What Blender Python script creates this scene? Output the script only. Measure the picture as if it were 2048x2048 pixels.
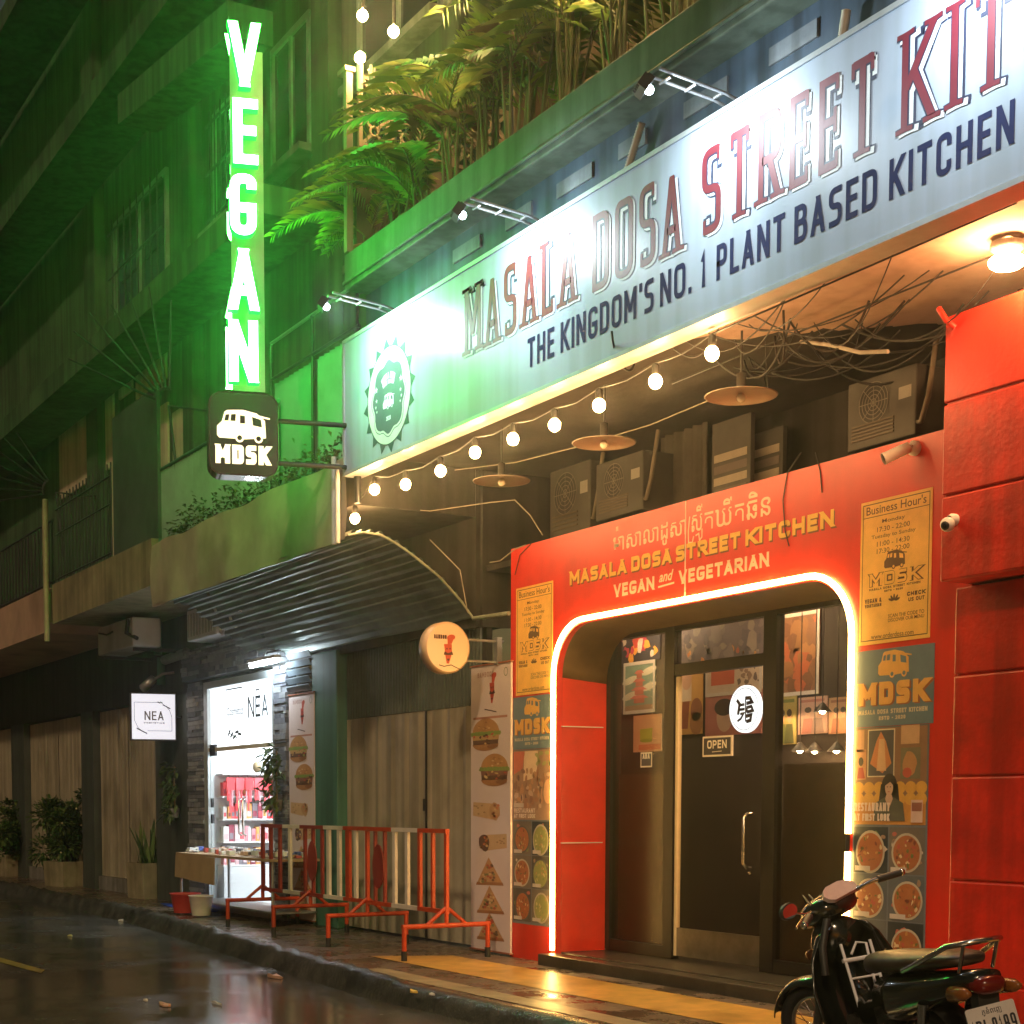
import bpy, bmesh, math, random
from mathutils import Vector, Matrix

for _o in list(bpy.data.objects):
    bpy.data.objects.remove(_o)
SC = bpy.context.scene
COL = SC.collection
R = random.Random(11)
V = Vector
rad = math.radians

# ------------------------------------------------------------------ camera
PITCH, YAW = rad(-4.0), rad(28.9486)
FPX, CXP, CYP = 3120.0, 900.0, 1830.0
CAM = V((11.9542, -7.2285, 1.35))
_fh = V((-math.cos(YAW), math.sin(YAW), 0))
FW = (_fh * math.cos(PITCH) + V((0, 0, math.sin(PITCH)))).normalized()
RT = _fh.cross(V((0, 0, 1))).normalized()
UP = RT.cross(FW).normalized()
cd = bpy.data.cameras.new('camera')
cd.sensor_width = 36.0
cd.lens = FPX / 2048 * 36
cd.shift_x = (1024 - CXP) / 2048
cd.shift_y = (CYP - 1024) / 2048
cd.clip_start, cd.clip_end = 0.05, 500
cam = bpy.data.objects.new('camera', cd)
COL.objects.link(cam)
_m = Matrix((RT, UP, -FW)).transposed().to_4x4()
_m.translation = CAM
cam.matrix_world = _m
SC.camera = cam

# ------------------------------------------------------------------ night sky, street glow, exposure
w = bpy.data.worlds.new('World')
SC.world = w
w.use_nodes = True
_nt = w.node_tree
_bg = _nt.nodes['Background']
_sky = _nt.nodes.new('ShaderNodeTexSky')
_sky.sky_type = 'NISHITA'
_sky.sun_disc = False
_sky.sun_elevation = rad(2.0)
_sky.sun_rotation = rad(120)
_mx = _nt.nodes.new('ShaderNodeMixRGB')
_mx.blend_type = 'MULTIPLY'
_mx.inputs[0].default_value = 1.0
_mx.inputs[2].default_value = (1.0, 0.80, 0.66, 1)
_nt.links.new(_sky.outputs[0], _mx.inputs[1])
_nt.links.new(_mx.outputs[0], _bg.inputs[0])
_bg.inputs[1].default_value = 0.034
sl = bpy.data.lights.new('sun', 'SUN')
sl.energy = 0.78
sl.angle = rad(3)
sl.color = (1.0, 0.72, 0.42)
so = bpy.data.objects.new('sun', sl)
COL.objects.link(so)
so.rotation_euler = V((-0.62, 0.62, -0.55)).to_track_quat('-Z', 'Y').to_euler()
vs = SC.view_settings
vs.view_transform = 'Standard'
vs.look = 'None'
vs.exposure = 0.45
vs.gamma = 1.0
SC.render.engine = 'CYCLES'
SC.cycles.max_bounces = 6
SC.cycles.transparent_max_bounces = 12
SC.cycles.sample_clamp_indirect = 4.0
SC.cycles.use_denoising = True
SC.cycles.volume_bounces = 0
HAZE = 0.0030


def P(px, py, x=None, y=None, z=None):
    """the point of the plane x=, y= or z= (a wall, a floor ...) seen along one sight line"""
    r = FW + RT * ((px - CXP) / FPX) + UP * ((CYP - py) / FPX)
    if y is not None:
        t = (y - CAM.y) / r.y
    elif z is not None:
        t = (z - CAM.z) / r.z
    else:
        t = (x - CAM.x) / r.x
    return CAM + r * t


# ------------------------------------------------------------------ materials
MATS = {}


def nodes_of(name):
    m = bpy.data.materials.new(name)
    m.use_nodes = True
    nt = m.node_tree
    b = nt.nodes['Principled BSDF']
    return m, nt, b


def M(name, col, rough=0.7, var=0.25, scale=5.0, bump=0.0, metal=0.0, streak=0.0, dirt=0.0, spec=0.5, coat=0.0):
    """paint / plaster / metal with uneven tone, optional rain streaks and stains"""
    if name in MATS:
        return MATS[name]
    m, nt, b = nodes_of(name)
    b.inputs['Roughness'].default_value = rough
    b.inputs['Metallic'].default_value = metal
    b.inputs['Specular IOR Level'].default_value = spec
    b.inputs['Coat Weight'].default_value = coat
    tc = nt.nodes.new('ShaderNodeTexCoord')
    n = nt.nodes.new('ShaderNodeTexNoise')
    n.inputs['Scale'].default_value = scale
    n.inputs['Detail'].default_value = 6
    n.inputs['Roughness'].default_value = 0.62
    nt.links.new(tc.outputs['Object'], n.inputs['Vector'])
    rp = nt.nodes.new('ShaderNodeValToRGB')
    k0, k1 = 1 - var, 1 + var * 0.6
    rp.color_ramp.elements[0].position = 0.3
    rp.color_ramp.elements[1].position = 0.72
    rp.color_ramp.elements[0].color = (*[min(1, c * k0) for c in col], 1)
    rp.color_ramp.elements[1].color = (*[min(1, c * k1) for c in col], 1)
    nt.links.new(n.outputs['Fac'], rp.inputs[0])
    last = rp.outputs[0]
    for amt, sc, lo, hi in ((streak, (7, 7, 0.35), 0.42, 0.62), (dirt, (1.3, 1.3, 1.1), 0.5, 0.66)):
        if amt:
            mp = nt.nodes.new('ShaderNodeMapping')
            mp.inputs['Scale'].default_value = sc
            nt.links.new(tc.outputs['Object'], mp.inputs[0])
            n2 = nt.nodes.new('ShaderNodeTexNoise')
            n2.inputs['Scale'].default_value = 1.0
            n2.inputs['Detail'].default_value = 7
            nt.links.new(mp.outputs[0], n2.inputs['Vector'])
            r2 = nt.nodes.new('ShaderNodeValToRGB')
            r2.color_ramp.elements[0].position = lo
            r2.color_ramp.elements[1].position = hi
            r2.color_ramp.elements[0].color = (1, 1, 1, 1)
            g = 1 - amt
            r2.color_ramp.elements[1].color = (g, g, g * 0.95, 1)
            nt.links.new(n2.outputs['Fac'], r2.inputs[0])
            mm = nt.nodes.new('ShaderNodeMixRGB')
            mm.blend_type = 'MULTIPLY'
            mm.inputs[0].default_value = 1
            nt.links.new(last, mm.inputs[1])
            nt.links.new(r2.outputs[0], mm.inputs[2])
            last = mm.outputs[0]
    nt.links.new(last, b.inputs['Base Color'])
    if bump:
        n3 = nt.nodes.new('ShaderNodeTexNoise')
        n3.inputs['Scale'].default_value = scale * 7
        n3.inputs['Detail'].default_value = 5
        nt.links.new(tc.outputs['Object'], n3.inputs['Vector'])
        bp = nt.nodes.new('ShaderNodeBump')
        bp.inputs['Strength'].default_value = bump
        bp.inputs['Distance'].default_value = 0.02
        nt.links.new(n3.outputs['Fac'], bp.inputs['Height'])
        nt.links.new(bp.outputs[0], b.inputs['Normal'])
    MATS[name] = m
    return m


def C(r, g, b, rough=0.5):
    """plain printed ink / small coloured thing"""
    return M('ink_%03d_%03d_%03d' % (r * 100, g * 100, b * 100), (r, g, b), rough, var=0.12, scale=9)


def EM(name, col, strength):
    if name in MATS:
        return MATS[name]
    m, nt, b = nodes_of(name)
    b.inputs['Base Color'].default_value = (*[c * 0.6 for c in col], 1)
    b.inputs['Emission Color'].default_value = (*col, 1)
    b.inputs['Emission Strength'].default_value = strength
    MATS[name] = m
    return m


def GLASS(name, tint=(1, 1, 1), fac=0.10, rough=0.02):
    """window pane: mostly see-through with a mirror-like skin that grows at grazing angles"""
    if name in MATS:
        return MATS[name]
    m, nt, b = nodes_of(name)
    out = nt.nodes['Material Output']
    tr = nt.nodes.new('ShaderNodeBsdfTransparent')
    tr.inputs[0].default_value = (*tint, 1)
    gl = nt.nodes.new('ShaderNodeBsdfGlossy')
    gl.inputs['Roughness'].default_value = rough
    gl.inputs[0].default_value = (0.9, 0.9, 0.9, 1)
    lw = nt.nodes.new('ShaderNodeLayerWeight')
    pw = nt.nodes.new('ShaderNodeMath')
    pw.operation = 'POWER'
    pw.inputs[1].default_value = 4.0
    nt.links.new(lw.outputs['Facing'], pw.inputs[0])
    fr = nt.nodes.new('ShaderNodeMath')
    fr.operation = 'MULTIPLY_ADD'
    fr.inputs[1].default_value = 0.22
    fr.inputs[2].default_value = 0.02
    nt.links.new(pw.outputs[0], fr.inputs[0])
    mx = nt.nodes.new('ShaderNodeMixShader')
    nt.links.new(fr.outputs[0], mx.inputs[0])
    nt.links.new(tr.outputs[0], mx.inputs[1])
    nt.links.new(gl.outputs[0], mx.inputs[2])
    nt.links.new(mx.outputs[0], out.inputs[0])
    MATS[name] = m
    return m


# ------------------------------------------------------------------ mesh builder
class MB:
    def __init__(self):
        self.v, self.f, self.mi, self.mats, self.sm = [], [], [], [], []

    def m(self, mat):
        if mat not in self.mats:
            self.mats.append(mat)
        return self.mats.index(mat)

    def add(self, vs, fs, mat, smooth=False):
        b = len(self.v)
        k = self.m(mat)
        self.v += [tuple(q) for q in vs]
        for f in fs:
            self.f.append([b + i for i in f])
            self.mi.append(k)
            self.sm.append(smooth)

    def box(self, a, b, mat):
        x0, x1 = sorted((a[0], b[0])); y0, y1 = sorted((a[1], b[1])); z0, z1 = sorted((a[2], b[2]))
        vs = [(x0, y0, z0), (x1, y0, z0), (x1, y1, z0), (x0, y1, z0), (x0, y0, z1), (x1, y0, z1), (x1, y1, z1), (x0, y1, z1)]
        self.add(vs, [(0, 3, 2, 1), (4, 5, 6, 7), (0, 1, 5, 4), (1, 2, 6, 5), (2, 3, 7, 6), (3, 0, 4, 7)], mat)
        return self

    def hexa(self, q, d, mat):
        """quad q (4 points) given thickness vector d"""
        q = [V(p) for p in q]
        d = V(d)
        vs = q + [p + d for p in q]
        self.add(vs, [(0, 1, 2, 3), (7, 6, 5, 4), (0, 4, 5, 1), (1, 5, 6, 2), (2, 6, 7, 3), (3, 7, 4, 0)], mat)
        return self

    def prism(self, pts, d, mat, smooth=False):
        """closed outline (3-D points) extruded by d"""
        n = len(pts)
        pts = [V(p) for p in pts]
        d = V(d)
        vs = pts + [p + d for p in pts]
        self.add(vs, [tuple(range(n)), tuple(range(2 * n - 1, n - 1, -1))], mat)
        self.add(vs, [(i, i + n, (i + 1) % n + n, (i + 1) % n) for i in range(n)], mat, smooth)
        return self

    def quad(self, q, mat):
        self.add(q, [tuple(range(len(q)))], mat)
        return self

    def tube(self, pts, r, mat, n=8, caps=True, closed=False):
        pts = [V(p) for p in pts]
        rs = r if isinstance(r, (list, tuple)) else [r] * len(pts)
        vs, fs = [], []
        N = len(pts)
        up = None
        for i, p in enumerate(pts):
            if closed:
                t = pts[(i + 1) % N] - pts[i - 1]
            else:
                t = pts[min(i + 1, N - 1)] - pts[max(i - 1, 0)]
            if t.length < 1e-9:
                t = V((0, 0, 1))
            t.normalize()
            if up is None:
                up = V((0, 0, 1)) if abs(t.z) < 0.9 else V((1, 0, 0))
            a = t.cross(up)
            if a.length < 1e-6:
                a = t.orthogonal()
            a.normalize()
            bb = a.cross(t).normalized()
            up = bb
            for k in range(n):
                an = 2 * math.pi * k / n
                vs.append(p + (a * math.cos(an) + bb * math.sin(an)) * rs[i])
        L = N if closed else N - 1
        for i in range(L):
            j = (i + 1) % N
            for k in range(n):
                k2 = (k + 1) % n
                fs.append((i * n + k, i * n + k2, j * n + k2, j * n + k))
        self.add(vs, fs, mat, True)
        if caps and not closed:
            b = len(vs)
            self.add(vs[:n], [tuple(range(n))[::-1]], mat)
            self.add(vs[-n:], [tuple(range(n))], mat)
        return self

    def lathe(self, prof, o, ax, mat, n=20, closed_prof=False):
        """profile [(radius, height)...] turned about axis ax through o"""
        o, ax = V(o), V(ax).normalized()
        a = ax.orthogonal().normalized()
        b = ax.cross(a)
        vs, fs = [], []
        for (r, h) in prof:
            for k in range(n):
                an = 2 * math.pi * k / n
                vs.append(o + ax * h + (a * math.cos(an) + b * math.sin(an)) * max(r, 1e-4))
        for i in range(len(prof) - 1):
            for k in range(n):
                k2 = (k + 1) % n
                fs.append((i * n + k, i * n + k2, (i + 1) * n + k2, (i + 1) * n + k))
        self.add(vs, fs, mat, True)
        return self

    def ball(self, c, r, mat, n=12, sx=(1, 1, 1)):
        c = V(c)
        vs, fs = [], []
        m = n // 2 + 1
        for i in range(m + 1):
            th = math.pi * i / m
            for k in range(n):
                ph = 2 * math.pi * k / n
                vs.append(c + V((r * sx[0] * math.sin(th) * math.cos(ph), r * sx[1] * math.sin(th) * math.sin(ph), r * sx[2] * math.cos(th))))
        for i in range(m):
            for k in range(n):
                k2 = (k + 1) % n
                fs.append((i * n + k, (i + 1) * n + k, (i + 1) * n + k2, i * n + k2))
        self.add(vs, fs, mat, True)
        return self

    def xf(self, mat4, start=0):
        for i in range(start, len(self.v)):
            self.v[i] = tuple(mat4 @ V(self.v[i]))
        return self

    def build(self, name, parent=None, bevel=0.0, fix=True):
        me = bpy.data.meshes.new(name)
        me.from_pydata(self.v, [], self.f)
        for m in self.mats:
            me.materials.append(m)
        me.polygons.foreach_set('material_index', self.mi)
        me.polygons.foreach_set('use_smooth', self.sm)
        if fix:
            bm = bmesh.new()
            bm.from_mesh(me)
            bmesh.ops.recalc_face_normals(bm, faces=bm.faces)
            bm.to_mesh(me)
            bm.free()
        me.update()
        o = bpy.data.objects.new(name, me)
        COL.objects.link(o)
        if parent is not None:
            o.parent = parent
            o.matrix_parent_inverse = parent.matrix_basis.inverted() if parent.type == 'EMPTY' else Matrix.Identity(4)
        if bevel:
            bv = o.modifiers.new('soft_edges', 'BEVEL')
            bv.width = bevel
            bv.segments = 2
            bv.limit_method = 'ANGLE'
        return o


def tag(o, label, cat, group=None):
    o['label'] = label
    o['category'] = cat
    if group:
        o['group'] = group
    return o


def struct(o, kind='structure'):
    o['kind'] = kind
    return o


def thing(name, label, cat, loc=(0, 0, 0), group=None):
    o = bpy.data.objects.new(name, None)
    COL.objects.link(o)
    o.location = V(loc)
    o.matrix_basis = Matrix.Translation(V(loc))
    return tag(o, label, cat, group)


def dup(root, loc=None, rz=None, label=None, group=None):
    r = root.copy()
    COL.objects.link(r)
    if loc is not None:
        r.location = V(loc)
    if rz is not None:
        r.rotation_euler = (0, 0, rz)
    if label:
        r['label'] = label
    if group:
        r['group'] = group
    for ch in list(root.children):
        c = ch.copy(); COL.objects.link(c); c.parent = r
        for g in list(ch.children):
            d = g.copy(); COL.objects.link(d); d.parent = c
    return r


# ------------------------------------------------------------------ flat drawing on a plane (print on signs and posters)
class Frame:
    """a printed sheet: origin, u to the reader's side, v up; layers step 0.6 mm towards the reader"""
    def __init__(self, o, u, v, step=0.0006):
        self.o, self.u, self.v = V(o), V(u).normalized(), V(v).normalized()
        self.n = self.u.cross(self.v).normalized()
        self.step = step

    def pt(self, a, b, l=0):
        return self.o + self.u * a + self.v * b + self.n * (l * self.step)

    def poly(self, mb, pts, mat, l=1):
        mb.add([self.pt(a, b, l) for a, b in pts], [tuple(range(len(pts)))], mat)

    def rect(self, mb, a0, b0, a1, b1, mat, l=1):
        self.poly(mb, [(a0, b0), (a1, b0), (a1, b1), (a0, b1)], mat, l)

    def ell(self, mb, a, b, ra, rb, mat, l=1, n=24, rot=0.0, jit=0.0):
        c, s = math.cos(rot), math.sin(rot)
        pts = []
        for k in range(n):
            an = 2 * math.pi * k / n
            q = 1 + R.uniform(-jit, jit)
            x, y = ra * q * math.cos(an), rb * q * math.sin(an)
            pts.append((a + x * c - y * s, b + x * s + y * c))
        self.poly(mb, pts, mat, l)

    def ring(self, mb, a, b, ra, rb, wd, mat, l=1, n=32):
        for k in range(n):
            a0, a1 = 2 * math.pi * k / n, 2 * math.pi * (k + 1) / n
            q = [(a + (ra - d) * math.cos(t), b + (rb - d) * math.sin(t)) for t, d in ((a0, 0), (a1, 0), (a1, wd), (a0, wd))]
            self.poly(mb, q, mat, l)

    def frame(self, mb, a0, b0, a1, b1, wd, mat, l=1):
        self.rect(mb, a0, b0, a1, b0 + wd, mat, l)
        self.rect(mb, a0, b1 - wd, a1, b1, mat, l)
        self.rect(mb, a0, b0 + wd, a0 + wd, b1 - wd, mat, l)
        self.rect(mb, a1 - wd, b0 + wd, a1, b1 - wd, mat, l)

    def line(self, mb, pts, wd, mat, l=1):
        ribbon(self, mb, [V((a, b)) for a, b in pts], wd, mat, l)


def ribbon(fr, mb, pts, wd, mat, l=1, depth=0.0, closed=False, cut=(False, False)):
    """stroke of width wd along 2-D points, mitred"""
    P2 = []
    for q in pts:
        if not P2 or (q - P2[-1]).length > 1e-6:
            P2.append(q)
    if closed and (P2[0] - P2[-1]).length < 1e-6:
        P2.pop()
    n = len(P2)
    if n < 2:
        return
    L, Rr = [], []
    for i in range(n):
        if closed:
            d0, d1 = (P2[i] - P2[i - 1]).normalized(), (P2[(i + 1) % n] - P2[i]).normalized()
        else:
            d0 = (P2[i] - P2[i - 1]).normalized() if i else None
            d1 = (P2[i + 1] - P2[i]).normalized() if i < n - 1 else None
            d0 = d0 or d1
            d1 = d1 or d0
        n0, n1 = V((-d0.y, d0.x)), V((-d1.y, d1.x))
        mm = n0 + n1
        if mm.length < 1e-4:
            mm = n0
        mm.normalize()
        k = 1 / max(0.42, mm.dot(n1))
        off = mm * (wd / 2 * k)
        if not closed and ((i == 0 and cut[0]) or (i == n - 1 and cut[1])) and abs(d1.y) > .3:
            off = V((-wd / 2 / d1.y, 0))
        L.append(P2[i] + off)
        Rr.append(P2[i] - off)
    vs = [fr.pt(q.x, q.y, l) for q in L] + [fr.pt(q.x, q.y, l) for q in Rr]
    seg = [(i, (i + 1) % n) for i in range(n if closed else n - 1)]
    if depth:
        d = fr.n * depth
        vs2 = [q - d for q in vs]
        fs = []
        for i, j in seg:
            fs += [(n + i, n + j, j, i), (2 * n + i, 2 * n + j, j, i)[::1], ]
        allv = vs + vs2
        fs = []
        for i, j in seg:
            fs.append((n + i, n + j, j, i))
            fs.append((i, j, 2 * n + j, 2 * n + i))
            fs.append((n + j, n + i, 3 * n + i, 3 * n + j))
            fs.append((2 * n + i, 2 * n + j, 3 * n + j, 3 * n + i))
        if not closed:
            fs.append((0, 2 * n, 3 * n, n))
            e = n - 1
            fs.append((e, n + e, 3 * n + e, 2 * n + e))
        mb.add(allv, fs, mat)
    else:
        mb.add(vs, [(n + i, n + j, j, i) for i, j in seg], mat)


# ------------------------------------------------------------------ sign-writer's capitals (strokes in a unit box; third value = rounded corner)
GL = {
 'A': (1.0, [[(0, 0), (.5, 1)], [(.5, 1), (1, 0)], [(.2, .28), (.8, .28)]]),
 'B': (.95, [[(0, 0), (0, 1), (.92, 1, 1), (.92, .54, 1), (0, .54)], [(0, .54), (1, .54, 1), (1, 0, 1), (0, 0)]]),
 'C': (.95, [[(1, .7), (1, 1, 1), (0, 1, 1), (0, 0, 1), (1, 0, 1), (1, .3)]]),
 'D': (1.0, [[(0, 0), (0, 1), (1, 1, 1), (1, 0, 1), (0, 0)]]),
 'E': (.82, [[(1, 1), (0, 1), (0, 0), (1, 0)], [(0, .52), (.88, .52)]]),
 'F': (.8, [[(1, 1), (0, 1), (0, 0)], [(0, .5), (.85, .5)]]),
 'G': (1.0, [[(1, .80), (1, 1, 1), (0, 1, 1), (0, 0, 1), (1, 0, 1), (1, .44), (.6, .44)]]),
 'H': (1.0, [[(0, 0), (0, 1)], [(1, 0), (1, 1)], [(0, .5), (1, .5)]]),
 'I': (.28, [[(.5, 0), (.5, 1)]]),
 'J': (.8, [[(1, 1), (1, 0, 1), (0, 0, 1), (0, .3)]]),
 'K': (1.0, [[(0, 0), (0, 1)], [(1, 1), (0.05, .42)], [(.32, .58), (1, 0)]]),
 'L': (.8, [[(0, 1), (0, 0), (1, 0)]]),
 'M': (1.25, [[(0, 0), (0, 1)], [(1, 0), (1, 1)], [(.04, 1), (.5, .25)], [(.5, .25), (.96, 1)]]),
 'N': (1.05, [[(0, 0), (0, 1)], [(1, 0), (1, 1)], [(.05, 1), (.95, 0)]]),
 'O': (1.05, [[(.5, 1), (1, 1, 1), (1, 0, 1), (0, 0, 1), (0, 1, 1), (.5, 1)]]),
 'P': (.92, [[(0, 0), (0, 1), (1, 1, 1), (1, .45, 1), (0, .45)]]),
 'R': (.97, [[(0, 0), (0, 1), (1, 1, 1), (1, .46, 1), (0, .46)], [(.5, .46), (1, 0)]]),
 'S': (.92, [[(.96, 1), (0, 1, 1), (0, .52, 1), (1, .52, 1), (1, 0, 1), (.04, 0)]]),
 'T': (.95, [[(0, 1), (1, 1)], [(.5, 1), (.5, 0)]]),
 'U': (1.0, [[(0, 1), (0, 0, 1), (1, 0, 1), (1, 1)]]),
 'V': (1.0, [[(0, 1), (.5, 0)], [(.5, 0), (1, 1)]]),
 'W': (1.4, [[(0, 1), (.25, 0)], [(.25, 0), (.5, .8)], [(.5, .8), (.75, 0)], [(.75, 0), (1, 1)]]),
 'X': (1.0, [[(0, 0), (1, 1)], [(0, 1), (1, 0)]]),
 'Y': (1.0, [[(0, 1), (.5, .45), (1, 1)], [(.5, .45), (.5, 0)]]),
 'Z': (.9, [[(0, 1), (1, 1), (0, 0), (1, 0)]]),
 '0': (.85, [[(.5, 1), (1, 1, 1), (1, 0, 1), (0, 0, 1), (0, 1, 1), (.5, 1)]]),
 '1': (.5, [[(.05, .78), (.6, 1), (.6, 0)]]),
 '2': (.85, [[(0, .72), (0, 1, 1), (1, 1, 1), (1, .55, 1), (0, 0), (1, 0)]]),
 '3': (.85, [[(0, 1), (1, 1, 1), (1, .53, 1), (.35, .53)], [(.35, .53), (1, .53, 1), (1, 0, 1), (0, 0)]]),
 '4': (.9, [[(.75, 0), (.75, 1), (0, .3), (1, .3)]]),
 '7': (.85, [[(0, 1), (1, 1), (.4, 0)]]),
 '8': (.88, [[(.5, 1), (.92, 1, 1), (.92, .54, 1), (.08, .54, 1), (.08, 1, 1), (.5, 1)], [(.5, .54), (1, .54, 1), (1, 0, 1), (0, 0, 1), (0, .54, 1), (.5, .54)]]),
 '9': (.88, [[(0, .1), (0, 0, 1), (1, 0, 1), (1, 1, 1), (0, 1, 1), (0, .48, 1), (1, .48)]]),
 '.': (.25, [[(.5, 0), (.5, .12)]]),
 "'": (.25, [[(.55, 1), (.4, .78)]]),
 '-': (.5, [[(0, .45), (1, .45)]]),
 ':': (.25, [[(.5, .12), (.5, .24)], [(.5, .6), (.5, .72)]]),
 '&': (1.0, [[(1, 0), (.15, .8), (.3, 1, 1), (.7, 1, 1), (.65, .7), (0, .3, 1), (.1, 0, 1), (.6, 0, 1), (1, .4)]]),
 ' ': (.55, []),
}


def rounded(path, wx, hy, rr):
    pts = [(V((p[0] * wx, p[1] * hy)), len(p) > 2) for p in path]
    out = []
    for i, (q, rd) in enumerate(pts):
        if not rd or i in (0, len(pts) - 1):
            out.append(q)
            continue
        a, b = pts[i - 1][0] - q, pts[i + 1][0] - q
        la = min(rr, a.length * 0.5)
        lb = min(rr, b.length * 0.5)
        p0, p2 = q + a.normalized() * la, q + b.normalized() * lb
        for k in range(6):
            t = k / 5
            out.append(p0 * (1 - t) ** 2 + q * (2 * t * (1 - t)) + p2 * t * t)
    return out


def caps(fr, mb, s, a0, a1, b0, b1, wd, mat, l=1, rr=0.45, depth=0.0, gap=0.35, serif=0.0, slant=0.0, scale_w=None, bounce=0.0):
    """letters s fitted into the box a0..a1 x b0..b1; wd = stroke width"""
    H = b1 - b0
    tot = sum(GL[c][0] for c in s) + gap * (len(s) - 1) * 0.6
    k = (a1 - a0) / tot
    a = a0
    for i, c in enumerate(s):
        gw = GL[c][0] * k
        dy = R.uniform(-bounce, bounce)
        for j, path in enumerate(GL[c][1]):
            iw, ih = max(gw - wd, 0.0001), H - wd
            pts = rounded(path, iw, ih, rr * min(max(iw, H * 0.3), ih))
            pts = [V((a + wd / 2 + q.x + slant * q.y, b0 + wd / 2 + q.y + dy)) for q in pts]
            cl = len(path) > 3 and path[0][:2] == path[-1][:2]
            q2 = pts
            if not cl and not serif:     # square ends reach the cap and base lines
                q2 = list(pts)
                for e, nb in ((0, 1), (-1, -2)):
                    d = (q2[e] - q2[nb]).normalized()
                    if abs(d.y) > .3 and path[e][1] in (0, 1):
                        q2[e] = q2[e] + d * (wd / 2 / abs(d.y))
                    elif len(path[e]) < 3 and path[e][1] not in (0, 1) and abs(d.y) > .3:
                        pass
                    else:
                        q2[e] = q2[e] + d * (wd / 2)
            ribbon(fr, mb, q2, wd, mat, l + 0.35 * j, depth, cl, (path[0][1] in (0, 1), path[-1][1] in (0, 1)))
            if serif and not cl:
                for e, nb in ((0, 1), (-1, -2)):
                    d = (pts[e] - pts[nb]).normalized()
                    if path[e][0] == .5 and c in 'AVM':
                        continue
                    if abs(d.y) > 0.5 and (path[e][1] < .05 or path[e][1] > .95):
                        sg = 1 if d.y > 0 else -1
                        cx, cy = pts[e].x, pts[e].y + sg * wd * 0.18
                        ribbon(fr, mb, [V((cx - serif * 1.0, cy + sg * wd * .05)), V((cx - serif * .3, cy)), V((cx + serif * .3, cy)), V((cx + serif * 1.0, cy + sg * wd * .1))], wd * 0.55, mat, l + 0.7, depth)
                    elif abs(d.x) > 0.7:
                        cx, cy = pts[e].x, pts[e].y
                        sg = -1 if path[e][1] > .6 else (1 if path[e][1] < .4 else 0)
                        ribbon(fr, mb, [V((cx, cy - serif * (1.1 if sg <= 0 else .3))), V((cx, cy + serif * (1.1 if sg >= 0 else .3)))], wd * 0.55, mat, l + 0.7, depth)
        a += gw + gap * 0.6 * k


def ftext(fr, mb, s, a0, a1, b0, b1, mat, l=1, offset=0.0, shear=0.0, keep=False):
    """mixed-case small print, fitted into the box"""
    c = bpy.data.curves.new('print', 'FONT')
    c.body = s
    c.size = 1.0
    c.offset = offset
    c.shear = shear
    c.resolution_u = 3
    o = bpy.data.objects.new('print', c)
    COL.objects.link(o)
    dg = bpy.context.evaluated_depsgraph_get()
    me = bpy.data.meshes.new_from_object(o.evaluated_get(dg))
    xs = [q.co.x for q in me.vertices]; ys = [q.co.y for q in me.vertices]
    if xs:
        sx = (a1 - a0) / max(max(xs) - min(xs), 1e-6)
        sy = (b1 - b0) / max(max(ys) - min(ys), 1e-6)
        if keep:
            sx = sy = min(sx, sy)
        ox = a0 + ((a1 - a0) - sx * (max(xs) - min(xs))) / 2
        vs = [fr.pt(ox + (q.co.x - min(xs)) * sx, b0 + (q.co.y - min(ys)) * sy, l) for q in me.vertices]
        mb.add(vs, [tuple(p.vertices) for p in me.polygons], mat)
    bpy.data.objects.remove(o)
    bpy.data.curves.remove(c)
    bpy.data.meshes.remove(me)


def van(fr, mb, a, b, wd, mat, bg, l=1, awning=True):
    """the little food-truck emblem: nose to the reader's left"""
    k = wd
    def q(pts): return [(a + x * k, b + y * k) for x, y in pts]
    fr.poly(mb, q([(0, .08), (0, .26), (.10, .36), (.15, .54), (.20, .58), (.52, .60), (.80, .54), (.96, .40), (.98, .06), (.55, .02), (.05, .03)]), mat, l)
    fr.poly(mb, q([(.145, .37), (.175, .49), (.25, .50), (.23, .37)]), bg, l + 1)
    fr.poly(mb, q([(.27, .37), (.285, .50), (.38, .51), (.37, .37)]), bg, l + 1)
    fr.poly(mb, q([(.46, .33), (.46, .49), (.56, .48), (.56, .33)]), bg, l + 1)
    fr.poly(mb, q([(.72, .30), (.70, .47), (.88, .42), (.90, .27)]), bg, l + 1)
    if awning:
        fr.poly(mb, q([(.74, .475), (1.06, .43), (1.06, .46), (.80, .51)]), mat, l + 2)
    for cx in (.45, .83):
        fr.ell(mb, a + cx * k, b + .04 * k, .085 * k, .085 * k, mat, l + 1.4, 16)
        fr.ell(mb, a + cx * k, b + .045 * k, .05 * k, .05 * k, bg, l + 2, 14)


def fpx(fr, px, py):
    """paper coordinates on a flat sheet under one sight line"""
    r = FW + RT * ((px - CXP) / FPX) + UP * ((CYP - py) / FPX)
    t = (fr.o - CAM).dot(fr.n) / r.dot(fr.n)
    q = CAM + r * t - fr.o
    return q.dot(fr.u), q.dot(fr.v)


FA = Frame((0, 0, 0), (1, 0, 0), (0, 0, 1))          # the shopfront plane


def FY(y):
    return Frame((0, y, 0), (1, 0, 0), (0, 0, 1))


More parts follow.
